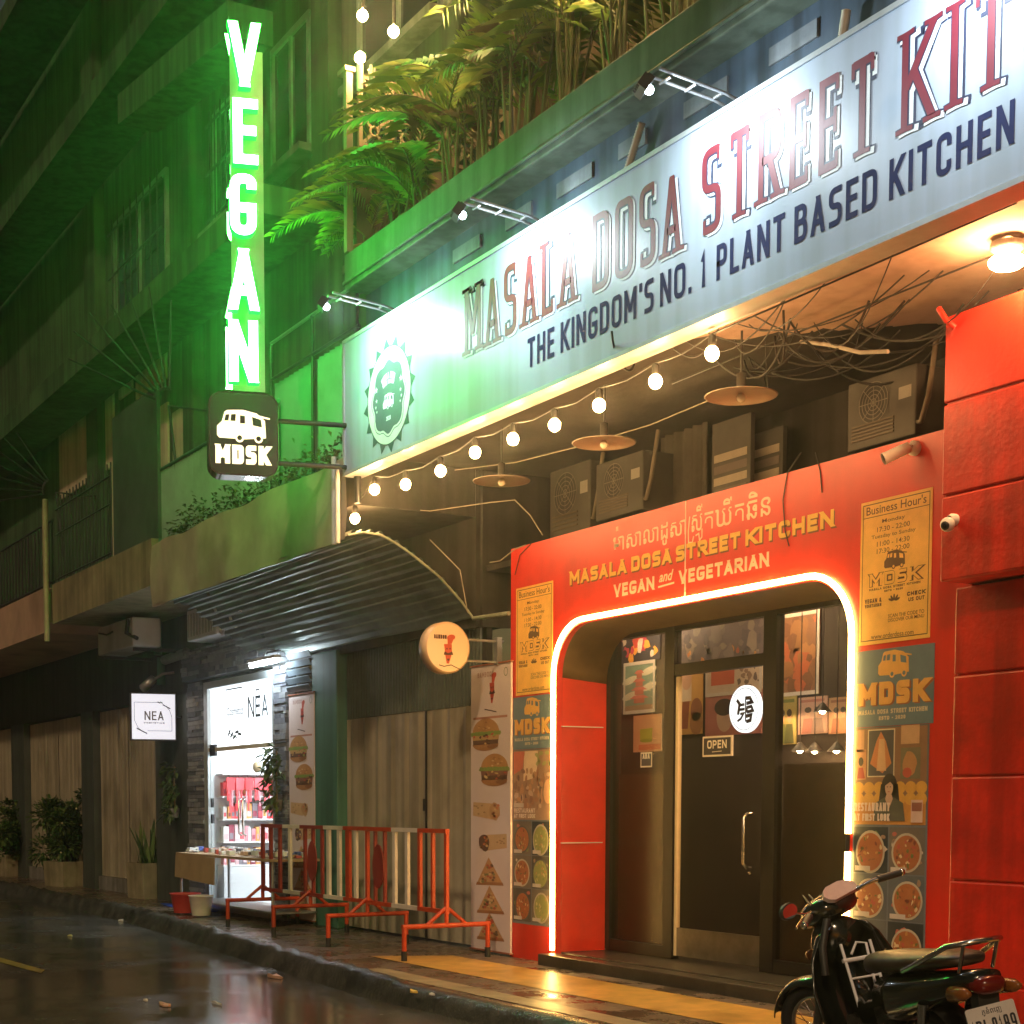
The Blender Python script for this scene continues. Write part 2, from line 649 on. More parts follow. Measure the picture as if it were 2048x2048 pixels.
# ------------------------------------------------------------------ surface paints
RED = M('red_paint', (.74, .021, .007), .38, .16, 1.6, .035, dirt=.14, streak=.08)
REDT = M('red_tile', (.68, .021, .008), .40, .3, 4.5, .14, dirt=.3, streak=.3)
DARKWALL = M('dark_plaster', (.05, .045, .04), .85, .4, 2, .12, streak=.4)
NBWALL = M('old_plaster', (.065, .12, .055), .88, .35, 1.4, .12, streak=.5, dirt=.5)
CONC = M('concrete', (.22, .21, .19), .85, .35, 3, .15, streak=.4)
BEIGE = M('beige_shutter', (.40, .345, .25), .6, .2, 2.2, .04, streak=.3, dirt=.35)
CANVAS = M('canvas', (.38, .30, .22), .9, .15, 4, .06, dirt=.3)
SHEET = M('corrugated_sheet', (.24, .29, .27), .36, .3, 3, .02, metal=.45, dirt=.4)
GREENP = M('green_paint', (.06, .17, .115), .6, .25, 2, .04, streak=.3)
BLACK = M('black_metal', (.018, .018, .02), .45, .3, 6)
GREY = M('grey_metal', (.30, .30, .30), .4, .2, 6, metal=.6)
WHITE = M('white_paint', (.72, .72, .70), .5, .08, 5)
BROWNW = M('dark_brown_wood', (.045, .024, .014), .5, .4, 5, .05)
STONE = M('slate_cladding', (.16, .17, .19), .7, .45, 8, .2)
SALMON = M('salmon_plaster', (.55, .36, .27), .85, .15, 2, .08, streak=.15)
CABLE = M('cable', (.03, .028, .026), .6, .2, 8)
CABLEW = M('pale_cable', (.45, .40, .34), .5, .2, 8)

# ------------------------------------------------------------------ wet road
m, nt, b = nodes_of('wet_asphalt')
tc = nt.nodes.new('ShaderNodeTexCoord')
n1 = nt.nodes.new('ShaderNodeTexNoise'); n1.inputs['Scale'].default_value = .55; n1.inputs['Detail'].default_value = 7; n1.inputs['Roughness'].default_value = .65
n2 = nt.nodes.new('ShaderNodeTexNoise'); n2.inputs['Scale'].default_value = 75; n2.inputs['Detail'].default_value = 4
n3 = nt.nodes.new('ShaderNodeTexNoise'); n3.inputs['Scale'].default_value = 3.2; n3.inputs['Detail'].default_value = 5
for n in (n1, n2, n3): nt.links.new(tc.outputs['Object'], n.inputs['Vector'])
r1 = nt.nodes.new('ShaderNodeValToRGB')
r1.color_ramp.elements[0].position, r1.color_ramp.elements[1].position = .46, .66
r1.color_ramp.elements[0].color, r1.color_ramp.elements[1].color = (.075, .075, .075, 1), (.36, .36, .36, 1)
nt.links.new(n1.outputs['Fac'], r1.inputs[0]); nt.links.new(r1.outputs[0], b.inputs['Roughness'])
r2 = nt.nodes.new('ShaderNodeValToRGB')
r2.color_ramp.elements[0].color, r2.color_ramp.elements[1].color = (.03, .028, .026, 1), (.11, .10, .09, 1)
nt.links.new(n3.outputs['Fac'], r2.inputs[0]); nt.links.new(r2.outputs[0], b.inputs['Base Color'])
bp = nt.nodes.new('ShaderNodeBump'); bp.inputs['Distance'].default_value = .01
mu = nt.nodes.new('ShaderNodeMath'); mu.operation = 'MULTIPLY'; mu.inputs[1].default_value = .8
nt.links.new(r1.outputs[0], mu.inputs[0]); nt.links.new(mu.outputs[0], bp.inputs['Strength'])
nt.links.new(n2.outputs['Fac'], bp.inputs['Height']); nt.links.new(bp.outputs[0], b.inputs['Normal'])
b.inputs['Specular IOR Level'].default_value = .85
WET = m

m, nt, b = nodes_of('wet_paving')
tc = nt.nodes.new('ShaderNodeTexCoord')
br = nt.nodes.new('ShaderNodeTexBrick')
br.inputs['Scale'].default_value = 1.0
br.inputs['Brick Width'].default_value = .4; br.inputs['Row Height'].default_value = .4; br.inputs['Mortar Size'].default_value = .006
br.offset = 0
br.inputs['Color1'].default_value = (.15, .105, .075, 1); br.inputs['Color2'].default_value = (.19, .135, .10, 1); br.inputs['Mortar'].default_value = (.05, .045, .04, 1)
n1 = nt.nodes.new('ShaderNodeTexNoise'); n1.inputs['Scale'].default_value = 1.7; n1.inputs['Detail'].default_value = 8; n1.inputs['Roughness'].default_value = .7
n2 = nt.nodes.new('ShaderNodeTexNoise'); n2.inputs['Scale'].default_value = 30; n2.inputs['Detail'].default_value = 4
for n in (br, n1, n2): nt.links.new(tc.outputs['Object'], n.inputs['Vector'])
rr = nt.nodes.new('ShaderNodeValToRGB'); rr.color_ramp.elements[0].position, rr.color_ramp.elements[1].position = .35, .7
rr.color_ramp.elements[0].color, rr.color_ramp.elements[1].color = (.45, .42, .40, 1), (1, 1, 1, 1)
nt.links.new(n1.outputs['Fac'], rr.inputs[0])
mm = nt.nodes.new('ShaderNodeMixRGB'); mm.blend_type = 'MULTIPLY'; mm.inputs[0].default_value = 1
nt.links.new(br.outputs['Color'], mm.inputs[1]); nt.links.new(rr.outputs[0], mm.inputs[2]); nt.links.new(mm.outputs[0], b.inputs['Base Color'])
rq = nt.nodes.new('ShaderNodeValToRGB'); rq.color_ramp.elements[0].position, rq.color_ramp.elements[1].position = .42, .62
rq.color_ramp.elements[0].color, rq.color_ramp.elements[1].color = (.16, .16, .16, 1), (.5, .5, .5, 1)
nt.links.new(n1.outputs['Fac'], rq.inputs[0]); nt.links.new(rq.outputs[0], b.inputs['Roughness'])
bp = nt.nodes.new('ShaderNodeBump'); bp.inputs['Strength'].default_value = .25; bp.inputs['Distance'].default_value = .01
nt.links.new(n2.outputs['Fac'], bp.inputs['Height']); nt.links.new(bp.outputs[0], b.inputs['Normal'])
PAVE = m
YPAVE = M('yellow_paving', (.62, .34, .08), .32, .3, 6, .12, dirt=.35)
PPAVE = M('pale_kerb_stone', (.36, .29, .19), .35, .35, 6, .15, dirt=.4)
KERBM = M('wet_kerb', (.075, .07, .06), .22, .6, 5, .6, dirt=.4)

mb = MB(); mb.quad([(-60, -40, -.13), (40, -40, -.13), (40, 4, -.13), (-60, 4, -.13)], WET)
struct(mb.build('road'))
KERB = [(-60, -1.0), (-12, -1.02), (-7.8, -1.13), (-5.6, -1.28), (-4.4, -1.40), (-2.85, -1.58), (-1, -1.74), (0.3, -1.86), (1.2, -1.93), (3.0, -1.90), (4.6, -1.85), (5.0, -1.34), (30, -1.32)]
mb = MB()
top = [(x, y + .13, 0) for x, y in KERB]
mb.prism(top + [(30, 3, 0), (-60, 3, 0)], (0, 0, -.125), PAVE)
struct(mb.build('sidewalk'))
# kerb: uneven worn stones, sloping to a lip at the ramp
mb = MB()
KX = [(-60 + i * 4) for i in range(11)] + [-16 + .11 * i for i in range(160)] + [1.6 + i * .5 for i in range(50)]


def kerb_y(x):
    for (x0, y0), (x1, y1) in zip(KERB, KERB[1:]):
        if x0 <= x <= x1:
            return y0 + (y1 - y0) * (x - x0) / (x1 - x0)
    return KERB[-1][1]


vs, fs = [], []
for i, x in enumerate(KX):
    yk = kerb_y(x)
    j = .0 if x > 1.4 or x < -17 else 1.0
    h = .035 * j * (.3 + abs(math.sin(x * 2.1 + math.sin(x * 5)))) + R.uniform(-.01, .02) * j
    ww = .03 * j
    prof = [(yk + .14, -.02), (yk + .13, .004 + h * .6), (yk + .07, .012 + h), (yk + .01 - R.random() * ww, .0 + h * .7), (yk - .03 - R.random() * ww, -.06), (yk - .06 - R.random() * ww * 2, -.14)]
    for (yy, zz) in prof:
        vs.append((x, yy, zz))
for i in range(len(KX) - 1):
    for k in range(5):
        a = i * 6 + k
        fs.append((a, a + 6, a + 7, a + 1))
mb.add(vs, fs, KERBM, True)
struct(mb.build('kerb'))
mb = MB(); mb.quad([(-.62, -1.10, .004), (30, -1.10, .004), (30, -.42, .004), (-.30, -.42, .004)], YPAVE)
struct(mb.build('sidewalk_marking'))
mb = MB(); mb.quad([(.4, -1.70, .004), (4.4, -1.70, .004), (4.4, -1.50, .004), (.4, -1.46, .004)], PPAVE)
struct(mb.build('sidewalk_marking'))

# ------------------------------------------------------------------ restaurant building
X0, X1, ZT = 0.0, 5.27, 3.61          # red panel
OX0, OX1, OZ, ORR = .745, 4.255, 2.855, .42   # opening
rb = thing('restaurant_building', 'restaurant building with a red front, glowing arched doorway and planted balcony', 'building', (2.5, 0, 0))


def arch(x0, x1, z0, zt, r, n=9):
    pts = [(x0, z0), (x0, zt - r)]
    for k in range(n + 1):
        a = math.pi - math.pi / 2 * k / n
        pts.append((x0 + r + r * math.cos(a), zt - r + r * math.sin(a)))
    for k in range(n + 1):
        a = math.pi / 2 - math.pi / 2 * k / n
        pts.append((x1 - r + r * math.cos(a), zt - r + r * math.sin(a)))
    pts += [(x1, zt - r), (x1, z0)]
    return pts


mb = MB()
T = .06
mb.box((X0, 0, .0), (OX0, T, OZ), RED)
mb.box((OX1, 0, .0), (X1, T, OZ), RED)
mb.box((X0, 0, OZ), (X1, T, ZT), RED)
for sx, cx in ((1, OX0), (-1, OX1)):
    pts = [(cx, 0, OZ)]
    for k in range(10):
        a = math.pi / 2 * k / 9
        pts.append((cx + sx * (ORR - ORR * math.sin(a)), 0, OZ - ORR + ORR * math.cos(a)))
    pts = [pts[0]] + pts[1:]
    mb.prism(pts, (0, T, 0), RED)
panel = mb.build('wall', rb)
panel['label'] = 'glossy red front panel with a rounded doorway'
# reveal lining
mb = MB()
ol = arch(OX0, OX1, .10, OZ, ORR)
il = arch(OX0 + .02, OX1 - .02, .10, OZ - .06, ORR - .02)
vs = [(x, .061, z) for x, z in ol] + [(x, .50, z) for x, z in il]
n = len(ol)
fs = [(i, i + 1, n + i + 1, n + i) for i in range(n - 1)]
OLIVE = M('reveal_lining', (.16, .085, .02), .55, .25, 4, .04)
REVR = M('reveal_red', (.70, .028, .008), .45, .2, 3, .03)
mb.add(vs, [f for i, f in enumerate(fs) if i < 1], REVR)
mb.add(vs, [f for i, f in enumerate(fs) if i >= 1], OLIVE, True)
mb.build('reveal', rb, fix=False)
for pz in (1.03, 2.02):
    mb = MB(); mb.box((OX0 + .001, .05, pz), (OX0 + .022, .47, pz + .008), WHITE)
    mb.build('reveal_joint', rb)
# neon strip round the opening
NEON = EM('neon_warm', (1.0, .62, .17), 34)
mb = MB()
pth = [(x, z) for x, z in arch(OX0 - .028, OX1 + .028, .115, OZ + .028, ORR + .01)]
gap0, gap1 = 1.17, 1.05
run1 = [(x, -.012, z) for x, z in pth[:-1]] + [(OX1 + .028, -.012, gap0)]
mb.tube(run1, .020, NEON, 8)
mb.tube([(OX1 + .028, -.012, gap1), (OX1 + .028, -.012, .2)], .020, NEON, 8)
mb.build('light_strip', rb)
mb = MB()
mb.tube([(OX1 + .028, -.014, gap0 + .01), (OX1 + .028, -.016, gap1 - .01)], .014, BLACK, 8)
mb.build('strip_connector', rb)
# white joint in the header, cables lying on it
mb = MB()
a, zz = fpx(FA, 1372, 1004)
mb.box((a - .006, -.003, OZ + .03), (a + .006, -.0005, ZT), C(.75, .6, .5))
mb.build('panel_joint', rb)
for pp in ([(1602, 905), (1575, 945), (1566, 1000), (1570, 1060), (1578, 1092)], [(1630, 905), (1640, 940), (1644, 985)], [(1062, 1088), (1040, 1110), (1030, 1150)]):
    mb = MB(); mb.tube([P(x, y, y=-.006) for x, y in pp], .004, CABLE, 5)
    mb.build('surface_wire', rb)
# step
mb = MB()
STEP = M('dark_step_tile', (.06, .048, .035), .3, .4, 5, .15, dirt=.3)
mb.box((OX0 - .01, -.17, -.02), (X1 + .5, .0, .095), STEP)
mb.box((OX0 + .0, .062, -.02), (OX1, .9, .096), STEP)
mb.build('step', rb, bevel=.008)
# storefront behind the opening
FRM = M('dark_frame', (.012, .008, .006), .4, .3, 6)
DOORX0, DOORX1 = 1.715, 2.80
mb = MB()
for a, b2 in ((.77, .82), (1.585, 1.71), (2.805, 2.95), (4.16, 4.235)):
    mb.box((a, .505, .1), (b2, .58, 2.84), FRM)
mb.box((.82, .51, 2.76), (1.585, .575, 2.84), FRM)
mb.box((1.71, .51, 2.76), (2.805, .575, 2.84), FRM)
mb.box((2.95, .51, 2.76), (4.16, .575, 2.84), FRM)
mb.box((1.71, .51, 2.40), (2.805, .575, 2.49), FRM)
for a, b2 in ((.82, 1.585), (2.95, 4.16)):
    mb.box((a, .51, .1), (b2, .575, .20), FRM)
mb.build('door_frame', rb)
mb = MB()
for a, b2 in ((.82, 1.585), (2.95, 4.16)):
    mb.box((a, .60, .20), (b2, .64, 1.62 if a < 2 else 1.66), BROWNW)
mb.build('low_panel', rb)
PANE = GLASS('shop_glass', (.86, .82, .76), rough=.24)
for nm, a, b2, z0, z1 in (('window', .82, 1.585, .2, 2.76), ('window', 2.95, 4.16, .2, 2.76), ('window', 1.71, 2.805, 2.49, 2.76)):
    mb = MB(); mb.box((a, .535, z0), (b2, .545, z1), PANE); mb.build(nm, rb)
mb = MB(); mb.box((DOORX0 + .004, .535, .125), (DOORX1 - .002, .547, 2.395), PANE)
door = mb.build('door', rb)
STEEL = M('steel', (.55, .52, .48), .25, .1, 8, metal=1)
mb = MB()
mb.tube([(2.66, .52, z) for z in (.83, .85)] , .012, STEEL)
hx = 2.66
mb.tube([(hx, .53, .88), (hx, .49, .88), (hx, .46, .91), (hx, .46, 1.26), (hx, .49, 1.29), (hx, .53, 1.29)], .014, STEEL, 8)
mb.tube([(hx + .10, .56, .88), (hx + .10, .60, .91), (hx + .10, .60, 1.26), (hx + .10, .56, 1.29)], .012, STEEL, 8)
mb.build('handle', door)
mb = MB(); mb.box((DOORX0 + .01, .528, .13), (DOORX1 - .01, .553, .36), M('bottom_rail_steel', (.24, .21, .17), .30, .3, 6, metal=.8)); mb.build('bottom_rail', door)
mb = MB(); mb.box((DOORX0 + .002, .522, .13), (DOORX0 + .034, .56, 2.39), C(.80, .62, .36)); mb.build('edge_strip', door)

# interior of the restaurant
INT = M('interior_wall', (.035, .026, .02), .8, .3, 3, .04)
mb = MB()
mb.box((-.35, 1.2, .1), (5.0, 1.25, 3.1), INT)
mb.box((-.39, .66, .1), (-.35, 1.25, 3.1), INT)
mb.box((5.0, .66, .1), (5.04, 1.25, 3.1), INT)
mb.box((-.35, .62, .1), (.76, .659, 3.0), INT)
mb.build('inside_wall', rb)
mb = MB(); mb.box((-.35, .66, 3.06), (5.0, 1.2, 3.1), INT); mb.build('inside_ceiling', rb)
for x in (.35, 2.25, 3.6):  # unseen ceiling lamps, added to brighten the posters
    mb = MB(); mb.box((x, .75, 3.03), (x + .45, .83, 3.059), EM('fill_lamp_glow', (1.0, .72, .45), 80)); mb.build('inside_fill_lamp', rb)
mb = MB(); mb.box((-.35, .9, .06), (5.0, 1.2, .098), M('inside_floor', (.08, .05, .03), .3, .3, 4)); mb.build('inside_floor', rb)

# dark recess above the panel
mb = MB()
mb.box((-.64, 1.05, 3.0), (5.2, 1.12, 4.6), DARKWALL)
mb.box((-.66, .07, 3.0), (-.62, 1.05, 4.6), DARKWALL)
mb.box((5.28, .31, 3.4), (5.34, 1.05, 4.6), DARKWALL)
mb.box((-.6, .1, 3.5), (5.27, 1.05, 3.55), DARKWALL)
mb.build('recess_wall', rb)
# soffit
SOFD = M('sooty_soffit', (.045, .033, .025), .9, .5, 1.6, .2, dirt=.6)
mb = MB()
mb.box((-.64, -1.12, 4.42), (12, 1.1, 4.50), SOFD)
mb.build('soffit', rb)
# salmon plaster that still holds on the soffit
RG = random.Random(4)
edge = [(3.2, -1.1)]
for k in range(1, 26):
    t = k / 25
    edge.append((3.3 + 1.5 * t + RG.uniform(-.1, .1), -1.05 + 1.75 * t + RG.uniform(-.05, .05)))
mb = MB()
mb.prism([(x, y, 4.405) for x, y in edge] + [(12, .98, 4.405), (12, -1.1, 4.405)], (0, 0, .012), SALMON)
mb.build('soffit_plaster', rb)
mb = MB()
for k in range(4):
    y = -.95 + k * .05 + (.5 if k > 2 else 0)
    mb = MB(); mb.tube([(2.6 + R.random(), y, 4.37), (4, y + R.uniform(-.03, .03), 4.385), (6, y + R.uniform(-.05, .05), 4.37), (12, y + .05, 4.38)], .006, CABLE, 5)
    mb.build('cable_run', rb)

# wall above the banner, grey plates, ledge
FASC = M('fascia_wall', (.055, .085, .125), .6, .35, 2, .08, streak=.5)
mb = MB()
mb.box((-.64, -1.1, 4.5), (12, -1.0, 5.80), FASC)
mb.build('fascia', rb)
PLT = M('grey_plate', (.17, .19, .21), .6, .3, 6, streak=.4)
for x, q0 in ((.95, .42), (1.75, .36), (2.45, .44), (3.2, .3), (3.9, .42), (4.7, .4)):
    mb = MB(); mb.box((x, -1.118, 5.60), (x + q0, -1.101, 5.70), PLT)
    mb.build('grey_plate', rb)
LEDGE = M('ledge_paint', (.13, .17, .13), .6, .3, 3, .06, streak=.4, dirt=.3)
mb = MB()
mb.box((-.62, -1.32, 5.80), (12, .89, 5.86), LEDGE)
mb.box((-.62, -1.32, 5.861), (12, -1.22, 6.10), LEDGE)
mb.box((-.62, -1.345, 5.84), (12, -1.321, 5.87), LEDGE)
mb.build('ledge', rb, bevel=.012)
# upper terrace: wall, ceiling, post, breeze blocks
WARMW = M('terrace_wall', (.16, .12, .07), .85, .3, 2, .08, dirt=.4)
mb = MB(); mb.box((-.66, .9, 5.861), (12, 1.0, 9.2), WARMW)
mb.build('terrace_wall', rb)
mb = MB(); mb.box((-.66, .405, 5.861), (-.62, .9, 9.05), WARMW); mb.box((-.66, -1.2, 6.101), (-.62, .404, 7.04), WARMW)
mb.build('terrace_side_wall', rb)
mb = MB(); mb.box((-.66, -1.3, 9.05), (12, .9, 9.2), M('terrace_ceiling', (.14, .10, .06), .9, .3, 2, .08, dirt=.4))
mb.build('terrace_ceiling', rb)
mb = MB()
mb.box((-.62, -1.32, 6.121), (-.56, -1.26, 7.62), M('pale_post', (.5, .42, .30), .6, .2, 4, streak=.4))
mb.box((-.70, -1.34, 7.621), (-.54, -1.24, 7.66), M('pale_post', (.5, .42, .30)))
mb.build('post', rb)
BB = M('breeze_block', (.30, .23, .14), .8, .3, 5, .1)
mb = MB()
fr = Frame((-.615, 0, 0), (0, 1, 0), (0, 0, 1))
ay, az = fpx(fr, 726, 240)
ay, k_ = -1.17, .30
for i in range(5):
    for j in range(2):
        y0, z0 = ay + i * k_ * 1.02, 7.05 + j * k_ * 1.02
        a, e = .035, k_
        for (p, q, r_, s_) in ((0, 0, e, a), (0, e - a, e, e), (0, a + .0001, a, e - a - .0001), (e - a, a + .0001, e, e - a - .0001)):
            mb.box((-.655, y0 + p, z0 + q), (-.62, y0 + r_, z0 + s_), BB)
        cy_, cz = y0 + e / 2, z0 + e / 2
        for q in range(4):
            an = math.pi / 4 + q * math.pi / 2
            dy, dz = math.cos(an), math.sin(an)
            mb.hexa([(-.65, cy_ + dy * .045 - dz * .014, cz + dz * .045 + dy * .014), (-.65, cy_ + dy * .045 + dz * .014, cz + dz * .045 - dy * .014), (-.65, cy_ + dy * .155 + dz * .014, cz + dz * .155 - dy * .014), (-.65, cy_ + dy * .155 - dz * .014, cz + dz * .155 + dy * .014)], (.025, 0, 0), BB)
        mb.lathe([(.05, 0), (.05, .03), (.03, .03), (.03, 0), (.05, 0)], (-.652, cy_, cz), (1, 0, 0), BB, 12)
mb.build('breeze_screen', rb)
# conduit hoses between ledge and banner
mb = MB()
HOSE = M('ribbed_hose', (.42, .36, .27), .6, .3, 9)
for (p0, p1) in (((1284, 245), (1245, 372)), ((1693, 20), (1680, 110))):
    a0, z0 = fpx(FY(-1.17), *p0); a1, z1 = fpx(FY(-1.17), *p1)
    N = 46
    pts = [(a0 + (a1 - a0) * k / N, -1.17, z0 + (z1 - z0) * k / N) for k in range(N + 1)]
    mb = MB(); mb.tube(pts, [.028 if k % 2 else .020 for k in range(N + 1)], HOSE, 10)
    mb.build('hose', rb)

# ------------------------------------------------------------------ red block wall at the near side
rw = thing('red_block_wall', 'red painted wall of large blocks with an overhanging upper part, at the photo\'s edge', 'wall', (5.6, 0, 0))
mb = MB()
for (z0, z1) in ((-.02, .30), (.312, .90), (.912, 1.52), (1.532, 2.12), (2.132, 2.64)):
    mb.box((5.20, -.06, z0), (9, .3, z1), REDT)
mb.box((5.21, -.045, 0), (8.99, .2, 2.64), REDT)
mb.build('lower_blocks', rw, bevel=.01)
mb = MB()
for (z0, z1) in ((2.655, 3.135), (3.147, 3.66), (3.672, 4.16)):
    mb.box((5.275, -.27, z0), (9, .3, z1), REDT)
mb.box((5.285, -.255, 2.66), (8.99, .2, 4.16), REDT)
mb.build('upper_blocks', rw, bevel=.01)
mb = MB(); a, zz = fpx(FY(-.28), 1893, 672)
mb.tube([(5.36, -.28, 4.08), (5.33, -.32, 4.12), (5.28, -.33, 4.20)], .018, RED, 6)
mb.build('hook', rw)

# ------------------------------------------------------------------ the long banner
YB = -1.30
FB = FY(YB - .002)
bn = thing('banner_sign', 'long pale blue sign board over the pavement, restaurant name in dark red letters', 'sign', (3, YB, 4.26))
BANW = M('banner_skin', (.43, .51, .63), .38, .10, 1.2, .015, streak=.14)
mb = MB()
ZB0, ZB1 = 4.262, 5.365
mb.box((-.66, YB, ZB0), (9.0, YB + .16, ZB1), BANW)
mb.build('board', bn)
ALU = M('banner_edging', (.62, .66, .68), .35, .2, 5, metal=.4)
mb = MB()
mb.box((-.675, YB - .012, ZB1 + .001), (9.0, YB + .165, ZB1 + .03), ALU)
mb.box((-.675, YB - .012, ZB0 - .03), (9.0, YB + .165, ZB0 - .001), ALU)
mb.box((-.69, YB - .012, ZB0 - .03), (-.661, YB + .165, ZB1 + .03), ALU)
mb.build('edging', bn)
DKR = C(.17, .014, .03); INK = C(.03, .035, .08); PALE = C(.78, .84, .86); NAVY = C(.010, .018, .085, .95)


def western(fr, mb, s, p0, p1, zb, zt):
    a0 = fpx(fr, *p0)[0]; a1 = fpx(fr, *p1)[0]
    st = R.getstate()
    for wd, dx, dz, mt, l in ((.078, .022, -.016, INK, 1), (.060, .022, -.016, PALE, 3), (.055, 0, 0, INK, 5), (.044, 0, 0, DKR, 7)):
        R.setstate(st)
        e = (.092 - wd) / 2 * 0
        caps(fr, mb, s, a0 + .03 + dx, a1 - .03 + dx, zb + dz, zt + dz, wd, mt, l, rr=.42, gap=.62, serif=.058 + (wd - .044) * .6, bounce=.014)


mb = MB()
zb, zt = 4.725, 5.215
western(FB, mb, 'MASALA', (926, 700), (1156, 600), zb, zt)
western(FB, mb, 'DOSA', (1180, 600), (1368, 500), zb, zt)
western(FB, mb, 'STREET', (1397, 500), (1758, 300), zb, zt)
a_k = fpx(FB, 1795, 200)[0]
st_w = fpx(FB, 1758, 300)[0] - fpx(FB, 1397, 500)[0]
R.seed(5)
for wd, dx, dz, mt, l in ((.078, .022, -.016, INK, 1), (.060, .022, -.016, PALE, 3), (.055, 0, 0, INK, 5), (.044, 0, 0, DKR, 7)):
    R.seed(5)
    caps(FB, mb, 'KITCHEN', a_k + .03 + dx, a_k + st_w * 1.30 + dx, zb + dz, zt + dz, wd, mt, l, rr=.42, gap=.62, serif=.058 + (wd - .044) * .6, bounce=.014)
mb.build('name_lettering', bn)
mb = MB()
zb = fpx(FB, 1062, 756)[1]; zt = zb + .205
zb = 4.43; zt = 4.632
for s, x0, x1 in (('THE', 1055, 1109), ("KINGDOM'S", 1121, 1308), ('NO.', 1319, 1383), ('1', 1399, 1413), ('PLANT', 1431, 1569), ('BASED', 1585, 1752), ('KITCHEN', 1772, 2023)):
    caps(FB, mb, s, fpx(FB, x0, 700)[0], fpx(FB, x1, 500)[0], zb, zt, .031, NAVY, 1, rr=.5, gap=.46)
mb.build('slogan_lettering', bn)
# round emblem
mb = MB()
ea, eb = fpx(FB, 777.5, 791)
TEAL = C(.05, .085, .095); MINT = C(.70, .78, .70); PLQ = C(.085, .10, .14)
for k in range(16):
    an = math.pi / 2 + 2 * math.pi * k / 16 + .1
    d = .115
    FB.poly(mb, [(ea + .395 * math.cos(an - d * 1.3), eb + .395 * math.sin(an - d * 1.3)), (ea + .395 * math.cos(an + d * 1.3), eb + .395 * math.sin(an + d * 1.3)), (ea + .475 * math.cos(an), eb + .475 * math.sin(an))], TEAL, 1)
FB.ell(mb, ea, eb, .402, .402, TEAL, 1.5, 48)
FB.ell(mb, ea, eb, .39, .39, MINT, 2, 48)


def plaque(k):
    pts = []
    for i in range(72):
        an = 2 * math.pi * i / 72
        c, s = math.cos(an), math.sin(an)
        rr_ = .27 / max(abs(c) ** 1.0, abs(s) ** 1.0, .01)
        rr_ = min(rr_, .31) * (1 + .06 * math.cos(8 * an) + .05 * math.cos(4 * an))
        pts.append((ea + rr_ * k * c * .98, eb - .01 + rr_ * k * s))
    return pts


FB.poly(mb, plaque(1.09), PLQ, 3)
FB.poly(mb, plaque(1.065), MINT, 4)
FB.poly(mb, plaque(1.0), PLQ, 5)
for i, ch in enumerate('MASALA DOSA'):
    an = math.pi / 2 + .62 - i * .124
    if ch != ' ':
        f2 = Frame(FB.pt(ea + .175 * math.cos(an) * 1.05, eb + .17 * math.sin(an) - .01), FB.u * math.sin(an) - FB.v * math.cos(an), FB.u * math.cos(an) + FB.v * math.sin(an))
        caps(f2, mb, ch, -.012, .012, -.022, .03, .008, PALE, 6)
for i, ch in enumerate('STREET KITCHEN'):
    an = math.pi / 2 + .60 - i * .092
    if ch != ' ':
        f2 = Frame(FB.pt(ea + .145 * math.cos(an) * 1.15, eb + .115 * math.sin(an) - .005), FB.u * math.sin(an) - FB.v * math.cos(an), FB.u * math.cos(an) + FB.v * math.sin(an))
        caps(f2, mb, ch, -.008, .008, -.015, .018, .006, PALE, 6)
van(FB, mb, ea - .10, eb - .10, .2, PALE, PLQ, 6)
caps(FB, mb, '2020', ea - .04, ea + .04, eb - .20, eb - .165, .008, PALE, 6)
for sx in (-1, 1):
    for (dx, dz, r) in ((.225, .09, .03), (.22, .0, .02), (.235, -.05, .018), (.215, -.09, .015)):
        pts = []
        for k in range(10):
            an = math.pi / 2 + math.pi * k / 5
            q = r if k % 2 == 0 else r * .42
            pts.append((ea + sx * dx + q * math.cos(an), eb + dz + q * math.sin(an)))
        FB.poly(mb, pts, PALE, 6)
mb.build('emblem', bn)

# floodlights on arms over the banner (lit)
COLD = EM('flood_lens', (.75, .9, 1.0), 60)


def floodlight(x, label):
    t = thing('floodlight', label, 'floodlight', (x, YB, ZB1), 'floodlights on arms along the top of the banner')
    z = ZB1 + .06
    mb = MB()
    for d in (-.05, .05):
        mb.tube([(x + d, YB + .12, z - .02), (x + d, YB - .05, z + .015), (x + d, YB - .52, z + .05)], .010, GREY, 6)
    for q in (.12, .32, .50):
        mb.tube([(x - .05, YB - q + .06, z + .02), (x + .05, YB - q + .06, z + .02)], .008, GREY, 6)
    mb.build('arm', t)
    mb = MB()
    c = V((x, YB - .56, z - .05))
    ax = V((.30, .76, -.58)).normalized(); sd = V((.93, -.37, 0)).normalized(); up = sd.cross(ax).normalized(); up = up if up.z > 0 else -up
    q = [c + sd * a + up * b2 for a, b2 in ((-.065, -.045), (.065, -.045), (.065, .045), (-.065, .045))]
    mb.hexa(q, -ax * .045, BLACK)
    for k in range(5):
        mb.hexa([c - ax * .045 + sd * (-.052 + k * .026 + e) + up * f for e, f in ((-.004, -.04), (.004, -.04), (.004, .04), (-.004, .04))], -ax * .018, BLACK)
    mb.build('lamp_housing', t)
    mb = MB()
    mb.ball(c + ax * .010, .026, COLD, 12)
    mb.build('lens', t)
    ld = bpy.data.lights.new('flood', 'AREA')
    ld.energy = 18
    ld.size = .12
    ld.color = (.80, .93, 1.0)
    lo = bpy.data.objects.new('flood_beam', ld)
    COL.objects.link(lo)
    lo.parent = t
    lo.matrix_parent_inverse = t.matrix_basis.inverted()
    lo.location = c + ax * .065
    lo.rotation_euler = V((.34, .82, -.5)).to_track_quat('-Z', 'Y').to_euler()
    return t


